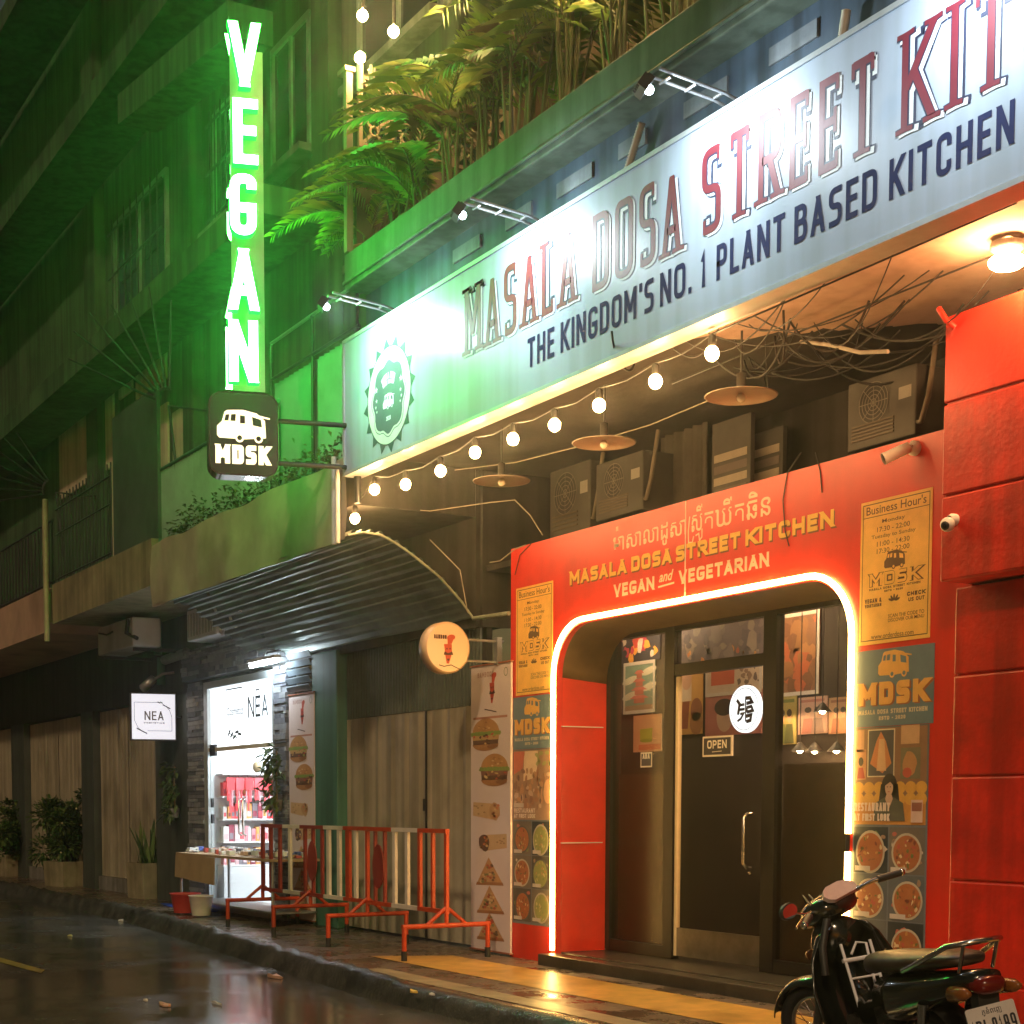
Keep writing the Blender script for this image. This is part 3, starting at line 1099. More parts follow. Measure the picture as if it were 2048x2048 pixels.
fx = [fpx(FB, p, q)[0] for p, q in ((775, 650), (1062, 480), (1452, 245), (1960, 0))]
floodlight(fx[0], 'cold white floodlight above the round emblem at the banner\'s near end')
floodlight(fx[1], 'cold white floodlight above the word MASALA on the banner')
floodlight(fx[2], 'cold white floodlight above the word STREET on the banner')
floodlight(fx[3], 'cold white floodlight above the word KITCHEN on the banner')

# ------------------------------------------------------------------ vertical neon sign and the van box under it
ANG = rad(74)
SU = V((math.cos(ANG), math.sin(ANG), 0))
S0 = P(555, 860, x=-.65)
FS = Frame((S0.x, S0.y, 0), SU, (0, 0, 1))
GREEN = EM('neon_green', (.08, 1.0, .10), 56)
GSIDE = EM('neon_green_side', (.01, .85, .05), 2.2)
PATE = M('glow_board_face', (.42, .46, .42), .5, .15, 5)
vg = thing('vegan_sign', 'tall glowing green letter sign hanging over the street, reads VEGAN', 'sign', (S0.x - .1, S0.y - .3, 4.9), )
LET = (('V', 457, 521, 43, 174), ('E', 465, 517, 196, 329), ('G', 459, 514, 346, 471), ('A', 457, 518, 496, 621), ('N', 457, 517, 639, 765))
for ch, x0, x1, y0, y1 in LET:
    xm, ym = (x0 + x1) / 2, (y0 + y1) / 2
    a0 = fpx(FS, x0, ym)[0]; a1 = fpx(FS, x1, ym)[0]
    b0 = fpx(FS, xm, y1)[1]; b1 = fpx(FS, xm, y0)[1]
    mb = MB()
    ww = .088
    for l, mt, dp, k in ((0, GSIDE, .09, 1.0), (2, GREEN, 0, .90)):
        d = ww * (1 - k) / 2
        caps(FS, mb, ch, a0 + d, a1 - d, b0 + d, b1 - d, ww * k, mt, l, rr=.5, depth=dp)
    # the same face looks the other way
    F2 = Frame(FS.pt(0, 0, 0) - FS.n * .24, -SU, (0, 0, 1))
    caps(F2, mb, ch, -a1, -a0, b0, b1, ww * .9, GREEN, 0, rr=.5)
    mb.build('letter', vg)
mb = MB()
aL, bT = fpx(FS, 456, 60); aR = fpx(FS, 523, 400)[0]
bB = fpx(FS, 490, 775)[1]
o = FS.pt(0, 0) - FS.n * .13
for (a, a2) in ((fpx(FS, 466, 400)[0], fpx(FS, 472, 400)[0]), (fpx(FS, 506, 400)[0], fpx(FS, 512, 400)[0])):
    q = [o + SU * a + V((0, 0, bB - .12)), o + SU * a2 + V((0, 0, bB - .12)), o + SU * a2 + V((0, 0, bT + .02)), o + SU * a + V((0, 0, bT + .02))]
    mb.hexa(q, -FS.n * .02, BLACK)
mb.build('mounting_rail', vg)
mb = MB()
o2 = FS.pt(0, 0) - FS.n * .112  # board added to stand in for the green glow behind the letters
q = [o2 + SU * a + V((0, 0, b2)) for a, b2 in ((aL + .02, bB), (aR + .03, bB), (aR + .03, bT - .1), (aL + .02, bT - .1))]
mb.hexa(q, -FS.n * .012, PATE)
mb.build('glow_board', vg)

vbx = thing('van_box_sign', 'square black lightbox with a pale food truck and MDSK, below the green letters', 'sign', (S0.x - .1, S0.y - .3, 4.2))
a0, b0 = fpx(FS, 418, 948); a1, b1 = fpx(FS, 556, 789)
rr_ = .11


def rrect(a0, b0, a1, b1, r, n=6):
    pts = []
    for cx, cy, s in ((a1 - r, b1 - r, 0), (a0 + r, b1 - r, 1), (a0 + r, b0 + r, 2), (a1 - r, b0 + r, 3)):
        for k in range(n + 1):
            an = math.pi / 2 * (s + k / n)
            pts.append((cx + r * math.cos(an), cy + r * math.sin(an)))
    return pts


BOXF = M('lightbox_face', (.045, .05, .055), .3, .2, 5)
mb = MB()
mb.prism([FS.pt(a, b2, 0) for a, b2 in rrect(a0, b0, a1, b1, rr_)], -FS.n * .22, M('lightbox_chrome', (.22, .22, .23), .18, .2, 4, metal=.9), True)
mb.build('casing', vbx)
mb = MB()
FS.poly(mb, rrect(a0 + .012, b0 + .012, a1 - .012, b1 - .012, rr_ - .01), BOXF, 3)
mb.build('face', vbx)
CREAM = EM('lightbox_cream', (1.0, .93, .62), 1.15)
va, vb_ = fpx(FS, 434, 878); va1 = fpx(FS, 534, 870)[0]
mb = MB()
van(FS, mb, va, vb_, va1 - va, CREAM, BOXF, 6)
mb.build('van_emblem', vbx)
mb = MB()
l0 = fpx(FS, 431, 926); l1 = fpx(FS, 540, 893)
caps(FS, mb, 'MDSK', l0[0], l1[0], l0[1], l1[1], .044, CREAM, 6, rr=.22, gap=.28)
mb.build('lettering', vbx)
br_ = thing('sign_bracket', 'dark steel arm that carries the green letter sign and lightbox from the banner', 'bracket', (-.66, -1.3, 4.5))
mb = MB()
eL = FS.pt(a1 - .3, (b0 + b1) / 2 + .05) - FS.n * .13
for dz in (.16, -.2):
    e = V((eL.x, eL.y, (b0 + b1) / 2 + dz))
    mb = MB(); mb.tube([e, (-.62, -1.2, (b0 + b1) / 2 + dz)], .022, BLACK, 6); mb.build('arm', br_)
mb = MB(); mb.tube([(-.62, -1.2, 4.0), (-.62, -1.2, 5.5)], .035, BLACK, 6)
mb.build('post', br_)

# ------------------------------------------------------------------ string of warm bulbs under the banner
BULB = EM('bulb_warm', (1.0, .58, .22), 230)
SOCK = M('bulb_socket', (.03, .025, .02), .5)
pos = [(710, 1037), (749, 979), (811, 969), (881, 942), (950, 905), (1026, 878), (1109, 850), (1198, 811), (1311, 763), (1424, 707)]
where = ['lowest, by the curved awning end', 'beneath the emblem', 'third from the pole', 'fourth from the pole', 'fifth from the pole', 'just over the first dish lamp', 'under the word THE', 'just over the middle dish lamp', 'under KINGDOM, second from the end', 'highest, near the tangled cables']
bl = []
for i, (px, py) in enumerate(pos):
    c = P(px, py, y=-1.18)
    t = thing('string_bulb', 'warm round bulb of the light string, ' + where[i], 'light bulb', c, 'warm bulbs strung under the banner')
    mb = MB(); mb.ball(c, .042, BULB, 12, (1, 1, 1.08)); mb.build('bulb', t)
    mb = MB(); mb.lathe([(.018, .035), (.024, .05), (.024, .10), (.006, .115)], c, (0, 0, 1), SOCK, 10); mb.build('socket', t)
    bl.append(c)
mb = MB()
pts = []
for i in range(len(bl)):
    q = bl[i] + V((0, 0, .115))
    pts.append(q)
    if i < len(bl) - 1:
        nx = bl[i + 1] + V((0, 0, .115))
        for k in (1, 2, 3):
            pts.append(q.lerp(nx, k / 4) - V((0, 0, .03 * (1 - abs(k - 2) * .4))))
pts.append(bl[-1] + V((2.2, .1, .18)))
mb.tube(pts, .006, CABLE, 5)
tag(mb.build('light_string_cable'), 'thin dark cable carrying the row of warm bulbs beneath the banner', 'cable')

# three dish lamps
DISH = M('dish_shade', (.30, .24, .19), .35, .2, 4, metal=.5)
for px, py, lab in ((1003, 962, 'shallow round metal dish lamp hanging over the red panel corner, next to the pole'), (1208, 886, 'shallow round metal dish lamp, middle one of three under the soffit'), (1482, 792, 'shallow round metal dish lamp beside the tangled cables')):
    c = P(px, py, y=-.6)
    t = thing('dish_lamp', lab, 'lamp', c, 'dish lamps under the soffit')
    mb = MB(); mb.lathe([(.01, .018), (.10, .016), (.222, .0), (.232, -.004), (.236, .002), (.12, .028), (.05, .036), (.01, .04)], c, (0, 0, 1), DISH, 32); mb.build('shade', t)
    mb = MB(); mb.tube([c + V((0, 0, .10)), (c.x, c.y, 4.42)], .008, CABLE, 6); mb.lathe([(.03, .05), (.03, .14), (.01, .15)], c, (0, 0, 1), SOCK, 10); mb.build('stem', t)
    mb = MB()
    mb.ball(c + V((0, 0, -.012)), .03, M('unlit_bulb', (.8, .7, .55), .15), 10); mb.build('bulb', t)

# big warm lamp under the soffit at the right
c = P(2014, 524, y=-.42)
t = thing('wall_lamp', 'bright warm round lamp on the soffit above the red block wall', 'lamp', c)
mb = MB(); mb.lathe([(.06, .05), (.09, .07), (.09, .10), (.01, .11)], c, (0, 0, 1), GREY, 16); mb.build('socket', t)
mb = MB(); mb.ball(c, .11, EM('lamp_warm', (1.0, .52, .20), 230), 14, (.9, .9, .4)); mb.build('bulb', t)

# ------------------------------------------------------------------ round blade sign
XS = -.12
FBm = Frame((XS, 0, 0), (0, 1, 0), (0, 0, 1))
ca, cb_ = fpx(FBm, 896, 1295)
rad_ = (fpx(FBm, 896, 1243)[1] - fpx(FBm, 896, 1347)[1]) / 2
t = thing('round_blade_sign', 'round cream sign with a red chef figure, on a bracket beside the red panel', 'sign', (XS, ca, cb_))
mb = MB()
CREAMP = M('cream_acrylic', (.72, .50, .32), .3, .08, 3)
mb.lathe([(rad_ - .015, .001), (rad_, -.01), (rad_, -.12), (rad_ - .02, -.13), (.01, -.131)], (XS, ca, cb_), (1, 0, 0), M('sign_rim', (.55, .36, .22), .35, .1, 4), 40)
mb.build('casing', t)
mb = MB(); FBm.ell(mb, ca, cb_, rad_ - .015, rad_ - .015, CREAMP, 3, 40); mb.build('face', t)


def chef(fr, mb, a, b, h, red, dk, l):
    """hat, head with moustache and a pointed apron, one above the other"""
    k = h
    fr.ell(mb, a + .10 * k, b + .86 * k, .14 * k, .085 * k, red, l, 14, .2)
    fr.poly(mb, [(a - .02 * k, b + .84 * k), (a + .20 * k, b + .86 * k), (a + .12 * k, b + .68 * k), (a - .02 * k, b + .66 * k)], red, l + .5)
    fr.poly(mb, [(a - .14 * k, b + .66 * k), (a + .12 * k, b + .67 * k), (a + .13 * k, b + .40 * k), (a - .10 * k, b + .38 * k)], red, l + 1)
    fr.poly(mb, [(a - .10 * k, b + .36 * k), (a + .12 * k, b + .38 * k), (a + .03 * k, b + .10 * k), (a - .05 * k, b + .10 * k)], red, l + 1)
    fr.poly(mb, [(a - .15 * k, b + .35 * k), (a - .12 * k, b + .45 * k), (a, b + .40 * k), (a + .13 * k, b + .46 * k), (a + .17 * k, b + .36 * k), (a, b + .345 * k)], dk, l + 2)
    fr.ell(mb, a - .04 * k, b + .53 * k, .025 * k, .03 * k, dk, l + 2, 8)
    fr.ell(mb, a + .06 * k, b + .535 * k, .025 * k, .03 * k, dk, l + 2, 8)
    fr.poly(mb, [(a - .05 * k, b + .24 * k), (a + .06 * k, b + .25 * k), (a + .0 * k, b + .16 * k)], dk, l + 2)


mb = MB()
RINK = C(.45, .05, .02); DINK = C(.06, .012, .01)
chef(FBm, mb, ca + .0, cb_ - .17, .30, RINK, DINK, 5)
mb.build('logo', t)
mb = MB()
caps(FBm, mb, 'BAMBOO', ca - .14, ca - .015, cb_ + .072, cb_ + .108, .011, DINK, 5, rr=.3)
FBm.line(mb, [(ca - .09, cb_ - .155), (ca - .04, cb_ - .165), (ca + .03, cb_ - .15), (ca + .08, cb_ - .17), (ca + .12, cb_ - .185)], .008, DINK, 5)
mb.build('lettering', t)
mb = MB()
for dz in (.085, -.10):
    mb.tube([(XS - .06, ca + rad_ - .03, cb_ + dz), (XS - .06, .03, cb_ + dz)], .012, GREY, 6)
mb.box((XS - .09, -.05, cb_ - .12), (XS - .03, 0.0, cb_ + .12), GREY)
mb.build('bracket', t)

# ------------------------------------------------------------------ header lettering on the red panel
mb = MB()
YEL = C(.80, .46, .07); CRM = C(.85, .62, .45); SHD = C(.16, .05, .01)
q0 = fpx(FA, 1140, 1171); q1 = fpx(FA, 1667, 1053)
zb, zt = (q0[1] + q1[1]) / 2, (fpx(FA, 1141, 1143)[1] + fpx(FA, 1667, 1018)[1]) / 2
for s, x0, x1 in (('MASALA', 1140, 1253), ('DOSA', 1263, 1343), ('STREET', 1352, 1480), ('KITCHEN', 1491, 1667)):
    A0, A1 = fpx(FA, x0, 1100)[0], fpx(FA, x1, 1100)[0]
    caps(FA, mb, s, A0 + .01, A1 + .01, zb - .012, zt - .012, .034, SHD, 1, rr=.25, gap=.34)
    caps(FA, mb, s, A0, A1, zb, zt, .031, YEL, 3, rr=.25, gap=.34)
q0 = fpx(FA, 1233, 1196); q1 = fpx(FA, 1538, 1131)
zb = (q0[1] + q1[1]) / 2; zt = (fpx(FA, 1230, 1170)[1] + fpx(FA, 1537, 1102)[1]) / 2
for s, x0, x1 in (('VEGAN', 1228, 1309), ('VEGETARIAN', 1358, 1538)):
    caps(FA, mb, s, fpx(FA, x0, 1160)[0], fpx(FA, x1, 1130)[0], zb, zt, .025, CRM, 1, rr=.4, gap=.34)
a0, a1 = fpx(FA, 1318, 1160)[0], fpx(FA, 1347, 1160)[0]
ftext(FA, mb, 'and', a0, a1, zb + .045, zb + .125, CRM, 1, .02, .35)
FA.line(mb, [(a0 - .01, zb + .012), (a1 + .01, zb + .022)], .014, CRM, 1)
q0 = fpx(FA, 1226, 1103); q1 = fpx(FA, 1541, 1027)
zk = (q0[1] + q1[1]) / 2
A0, A1 = q0[0], q1[0]
L_ = A1 - A0
kt = .155
ftext(FA, mb, 'មាសាលាដូសា', A0, A0 + L_ * .50, zk - .045, zk + kt - .03, CRM, 1, .008)
ftext(FA, mb, 'សី', A0 + L_ * .535, A0 + L_ * .60, zk, zk + kt + .035, CRM, 1, .008)
ftext(FA, mb, 'តឃីតឆិន', A0 + L_ * .615, A1, zk - .01, zk + kt + .03, CRM, 1, .008)
FA.line(mb, [(A0 + L_ * .522, zk + .12), (A0 + L_ * .514, zk + .02), (A0 + L_ * .516, zk - .07), (A0 + L_ * .54, zk - .075), (A0 + L_ * .548, zk - .03)], .013, CRM, 1)
FA.line(mb, [(A0 + L_ * .56, zk - .03), (A0 + L_ * .58, zk - .02), (A0 + L_ * .585, zk - .07), (A0 + L_ * .60, zk - .05), (A0 + L_ * .60, zk + .01)], .012, CRM, 1)
for dx in (.012, .03):
    FA.line(mb, [(A0 + L_ * .018 + dx, zk + kt + .0), (A0 + L_ * .018 + dx, zk + kt + .035)], .011, CRM, 1)
mb.build('header_lettering', rb)

# ------------------------------------------------------------------ posters on the red panel
RP = random.Random(3)
YPOST = C(.90, .50, .10); DKT = C(.13, .06, .02); BLUEP = C(.13, .19, .24)
FP = FY(-.004)


def sheet(name, label, x0, x1, z0, z1, mat, y=-.004, grp=None):
    mb = MB()
    mb.box((x0, y, z0), (x1, y + .0035, z1), mat)
    return mb, FY(y)


def hours(x0, x1, z0, z1, label, small):
    mb, f = sheet('poster', '', x0, x1, z0, z1, YPOST)
    W, H = x1 - x0, z1 - z0
    X = lambda u: x0 + W * u
    Z = lambda v: z1 - H * v
    f.frame(mb, X(.03), Z(.975), X(.97), Z(.02), .006, DKT, 1)
    f.rect(mb, X(.03), Z(.115), X(.97), Z(.11), DKT, 1)
    ftext(f, mb, "Business Hour's", X(.08), X(.92), Z(.095), Z(.035), DKT, 1, .008)
    for s, v, wd in (('Monday', .175, .32), ('17:30 - 22:00', .225, .46), ('Tuesday to Sunday', .275, .62), ('11:00 - 14:30', .325, .46), ('17:30 - 22:00', .375, .46)):
        ftext(f, mb, s, X(.47 - wd / 2), X(.47 + wd / 2), Z(v), Z(v - .034), DKT, 1, .004)
    van(f, mb, X(.35), Z(.49), W * .30, DKT, YPOST, 1)
    caps(f, mb, 'MDSK', X(.14), X(.86), Z(.60), Z(.505), W * .052, DKT, 1, rr=.25, gap=.4)
    caps(f, mb, 'MDSK', X(.15), X(.85), Z(.596), Z(.509), W * .030, YPOST, 3, rr=.25, gap=.46)
    caps(f, mb, 'MASALA DOSA STREET KITCHEN', X(.14), X(.86), Z(.625), Z(.61), .004, DKT, 1)
    caps(f, mb, 'ESTD - 2020', X(.36), X(.62), Z(.647), Z(.634), .004, DKT, 1)
    caps(f, mb, 'VEGAN &', X(.08), X(.32), Z(.71), Z(.68), .007, DKT, 1)
    caps(f, mb, 'VEGETARIAN', X(.08), X(.32), Z(.74), Z(.717), .006, DKT, 1)
    caps(f, mb, 'CHECK', X(.68), X(.93), Z(.70), Z(.672), .008, DKT, 1)
    caps(f, mb, 'US OUT', X(.70), X(.92), Z(.738), Z(.712), .006, DKT, 1)
    for an in (.3, .9, 1.57, 2.2, 2.8):
        f.ell(mb, X(.50) + .03 * math.cos(an), Z(.715) + .02 * math.sin(an), .022, .008, DKT, 1, 10, an)
    ftext(f, mb, 'SCAN THE CODE TO', X(.42), X(.92), Z(.83), Z(.805), DKT, 1, .003)
    ftext(f, mb, 'DISCOVER OUR MENU', X(.42), X(.92), Z(.86), Z(.836), DKT, 1, .003)
    ftext(f, mb, 'www.orderdosa.com', X(.18), X(.78), Z(.965), Z(.93), DKT, 1, .004)
    tag(mb.build('hours_poster'), label, 'poster', 'yellow opening-hours posters')


def headcard(x0, x1, z0, z1, label):
    mb, f = sheet('poster', '', x0, x1, z0, z1, BLUEP)
    W, H = x1 - x0, z1 - z0
    X = lambda u: x0 + W * u
    Z = lambda v: z1 - H * v
    OR = C(.80, .42, .10)
    van(f, mb, X(.30), Z(.36), W * .40, OR, BLUEP, 1)
    caps(f, mb, 'MDSK', X(.07), X(.95), Z(.735), Z(.44), W * .07, C(.35, .10, .03), 1, rr=.25, gap=.35)
    caps(f, mb, 'MDSK', X(.05), X(.93), Z(.72), Z(.425), W * .066, OR, 3, rr=.25, gap=.35)
    caps(f, mb, 'MASALA DOSA STREET KITCHEN', X(.05), X(.93), Z(.84), Z(.78), .008, C(.6, .5, .36), 1)
    caps(f, mb, 'ESTD - 2020', X(.32), X(.66), Z(.92), Z(.87), .008, C(.6, .5, .36), 1)
    tag(mb.build('logo_poster'), label, 'poster', 'blue MDSK posters')


def dish(f, mb, a, b, r, rb_, l, pal, rim):
    f.ell(mb, a, b, r, r * rb_, rim, l, 26)
    f.ell(mb, a, b, r * .88, r * .88 * rb_, pal[0], l + 1, 26)
    for k in range(30):
        an = RP.uniform(0, 6.28); q = math.sqrt(RP.random()) * .80
        f.ell(mb, a + r * q * math.cos(an), b + r * rb_ * q * math.sin(an), r * RP.uniform(.06, .17), r * RP.uniform(.04, .10), RP.choice(pal), l + 2 + (k % 6) * .5, 7, RP.uniform(0, 3), .25)


WARM = [C(.42, .13, .04), C(.55, .25, .07), C(.22, .05, .025), C(.72, .52, .28), C(.15, .16, .04), C(.48, .08, .05), C(.30, .10, .04)]
GRN = [C(.30, .30, .08), C(.20, .26, .07), C(.62, .50, .22), C(.45, .40, .14), C(.55, .28, .10)]
DARKP = C(.025, .03, .035); TABLE = C(.07, .055, .045); GREYB = C(.11, .115, .12)
SKIN = C(.62, .38, .25); HAIR = C(.035, .022, .018)


def figure_print(f, mb, a, b, s, coat, l):
    """a printed woman with long dark hair seated before us"""
    f.ell(mb, a, b + .66 * s, .20 * s, .24 * s, HAIR, l, 20)
    f.poly(mb, [(a - .22 * s, b + .70 * s), (a + .22 * s, b + .70 * s), (a + .27 * s, b + .36 * s), (a - .27 * s, b + .36 * s)], HAIR, l)
    f.poly(mb, [(a - .42 * s, b), (a - .36 * s, b + .34 * s), (a - .10 * s, b + .46 * s), (a + .10 * s, b + .46 * s), (a + .36 * s, b + .34 * s), (a + .42 * s, b)], coat, l + 1)
    f.poly(mb, [(a - .07 * s, b + .5 * s), (a + .07 * s, b + .5 * s), (a + .10 * s, b + .42 * s), (a, b + .22 * s), (a - .10 * s, b + .42 * s)], SKIN, l + 2)
    f.ell(mb, a, b + .63 * s, .105 * s, .15 * s, SKIN, l + 3, 18)
    f.poly(mb, [(a - .12 * s, b + .66 * s), (a - .10 * s, b + .80 * s), (a + .11 * s, b + .80 * s), (a + .12 * s, b + .66 * s), (a + .03 * s, b + .74 * s)], HAIR, l + 4)
    for sx in (-1, 1):
        f.ell(mb, a + sx * .04 * s, b + .645 * s, .018 * s, .01 * s, HAIR, l + 5, 8)
    f.ell(mb, a, b + .555 * s, .03 * s, .01 * s, C(.5, .12, .08), l + 5, 8)


def foodcard(x0, x1, z0, z1, label, kind):
    mb, f = sheet('poster', '', x0, x1, z0, z1, C(.15, .16, .18))
    W, H = x1 - x0, z1 - z0
    X = lambda u: x0 + W * u
    Z = lambda v: z1 - H * v
    top = .40
    if kind == 1:
        f.rect(mb, X(.02), Z(top), X(.98), Z(.005), C(.30, .15, .08), 1)
        f.rect(mb, X(.03), Z(.10), X(.14), Z(.01), C(.55, .28, .16), 2)
        f.rect(mb, X(.19), Z(.205), X(.56), Z(.01), C(.75, .62, .45), 2)
        f.rect(mb, X(.205), Z(.20), X(.545), Z(.015), C(.08, .07, .08), 3)
        f.poly(mb, [(X(.23), Z(.15)), (X(.31), Z(.06)), (X(.37), Z(.02)), (X(.44), Z(.06)), (X(.52), Z(.15)), (X(.40), Z(.19))], C(.62, .22, .08), 4)
        f.poly(mb, [(X(.32), Z(.18)), (X(.35), Z(.05)), (X(.42), Z(.05)), (X(.45), Z(.18))], C(.72, .42, .22), 5)
        f.rect(mb, X(.03), Z(.215), X(.17), Z(.09), C(.60, .28, .14), 2)
        f.ell(mb, X(.10), Z(.14), W * .035, W * .045, HAIR, 3, 12)
        f.poly(mb, [(X(.05), Z(.21)), (X(.07), Z(.165)), (X(.13), Z(.165)), (X(.16), Z(.21))], C(.45, .06, .04), 3)
        f.rect(mb, X(.64), Z(.075), X(.88), Z(.0), C(.62, .36, .20), 2)
        f.rect(mb, X(.64), Z(.215), X(.90), Z(.09), C(.20, .17, .10), 2)
        f.ell(mb, X(.76), Z(.155), W * .09, W * .12, C(.50, .24, .10), 3, 16, 0, .1)
        f.ell(mb, X(.73), Z(.19), W * .06, W * .05, C(.55, .10, .06), 4, 12)
        for k in range(7):       # tufted sofa
            for j in range(2):
                u = .08 + k * .14
                f.ell(mb, X(u), Z(.25 + j * .045), W * .075, H * .026, C(.72, .36, .06), 4 + j * .4, 14)
        f.rect(mb, X(.02), Z(top), X(.98), Z(.285), C(.62, .26, .05), 3.4)
        figure_print(f, mb, X(.50), Z(.385), H * .215, C(.10, .09, .06), 7)
        f.rect(mb, X(.80), Z(.39), X(.95), Z(.30), C(.70, .45, .35), 14)
        f.rect(mb, X(.81), Z(.345), X(.94), Z(.31), C(.30, .10, .06), 15)
        caps(f, mb, 'RESTAURANT', X(.03), X(.52), Z(.345), Z(.31), .013, C(.85, .66, .52), 15)
        caps(f, mb, 'AT FIRST LOOK', X(.03), X(.52), Z(.385), Z(.355), .012, C(.85, .66, .52), 15)
    else:
        f.rect(mb, X(.02), Z(top), X(.98), Z(.005), C(.40, .22, .14), 1)
        f.poly(mb, [(X(.02), Z(.14)), (X(.02), Z(.01)), (X(.32), Z(.01)), (X(.26), Z(.11))], C(.62, .16, .10), 2)
        f.poly(mb, [(X(.30), Z(.01)), (X(.66), Z(.01)), (X(.62), Z(.16)), (X(.28), Z(.18))], C(.80, .55, .36), 2)
        for k in range(70):
            u, v = RP.uniform(.05, .95), RP.uniform(.12, .33)
            f.ell(mb, X(u), Z(v), W * RP.uniform(.02, .06), H * RP.uniform(.01, .03), RP.choice([C(.42, .18, .10), C(.18, .09, .07), C(.62, .40, .28), C(.30, .14, .09), C(.55, .27, .14)]), 3 + (k % 9) * .4, 8, RP.uniform(-.3, .3), .2)
        f.ell(mb, X(.93), Z(.24), W * .12, H * .07, C(.75, .40, .22), 8, 18)
        for k in range(8):
            f.ell(mb, X(RP.uniform(.6, .97)), Z(RP.uniform(.01, .09)), W * .06, H * .012, C(.34, .32, .12), 3, 8, RP.uniform(-1, 1))
        f.rect(mb, X(.04), Z(.33), X(.30), Z(.305), C(.62, .48, .38), 8)
        caps(f, mb, 'RESTAURANT', X(.05), X(.60), Z(.36), Z(.335), .009, C(.85, .66, .52), 9)
        caps(f, mb, 'AT FIRST LOOK', X(.05), X(.60), Z(.39), Z(.367), .009, C(.85, .66, .52), 9)
    rows = ((.41, .60), (.605, .79), (.795, .985))
    for r_, (v0, v1) in enumerate(rows):
        for c_, (u0, u1) in enumerate(((.02, .49), (.51, .98))):
            bg = RP.choice([DARKP, DARKP, TABLE, GREYB, C(.16, .12, .09)])
            f.rect(mb, X(u0), Z(v1), X(u1), Z(v0), bg, 1)
            for k in range(9):
                f.ell(mb, X(RP.uniform(u0 + .05, u1 - .05)), Z(RP.uniform(v0 + .02, v1 - .02)), W * RP.uniform(.02, .05), W * RP.uniform(.02, .04), RP.choice([C(.5, .12, .08), C(.62, .5, .4), C(.18, .22, .07), C(.35, .2, .12)]), 2, 9, 0, .2)
            cu, cv = (u0 + u1) / 2 + RP.uniform(-.02, .02), (v0 + v1) / 2 + .008
            pal = GRN if (kind == 0 and c_ == 1) else WARM
            dish(f, mb, X(cu), Z(cv), W * .20, RP.uniform(.95, 1.1), 3, pal, C(.52, .42, .30) if RP.random() < .6 else C(.09, .08, .07))
            f.rect(mb, X(u0 + .03), Z(v1 - .008), X(u0 + .24), Z(v1 - .028), C(.60, .50, .42), 9)
    tag(mb.build('menu_photo_poster'), label, 'poster', 'posters of dish photographs')


def span(p0, p1):
    """x and z range of a sheet on the panel from two opposite corners seen"""
    a, b2 = fpx(FA, *p0), fpx(FA, *p1)
    return min(a[0], b2[0]), max(a[0], b2[0]), min(a[1], b2[1]), max(a[1], b2[1])


xa, xb = fpx(FA, 1722, 1100)[0], fpx(FA, 1864, 1100)[0]
hours(xa, xb, fpx(FA, 1722, 1292)[1], fpx(FA, 1722, 1008)[1], 'large yellow opening hours poster beside the bullet camera', 0)
xa, xb = fpx(FA, 1708, 1400)[0] + .0, fpx(FA, 1868, 1400)[0]
xa = max(xa, OX1 + .062)
zc = fpx(FA, 1708, 1305)[1]
zd = fpx(FA, 1868, 1446)[1]
headcard(xa, xb, zd, zc, 'blue poster with orange MDSK, under the large opening hours poster')
foodcard(xa, xb - .03, .30, zd - .003, 'tall poster with a woman on a yellow sofa above six dishes', 1)
xa, xb = fpx(FA, 1033, 1250)[0], fpx(FA, 1106, 1250)[0]
hours(xa, xb, fpx(FA, 1033, 1392)[1], fpx(FA, 1033, 1178)[1], 'narrow yellow opening hours poster near the round chef sign', 1)
xa, xb = fpx(FA, 1027, 1450)[0], OX0 - .062
zc, zd = fpx(FA, 1027, 1396)[1], fpx(FA, 1027, 1500)[1]
headcard(xa, xb, zd, zc, 'small blue poster with orange MDSK, between glowing strip and tall menu banner')
foodcard(xa, xb, fpx(FA, 1027, 1845)[1], zd - .003, 'tall poster with a dining crowd above six small dishes', 0)


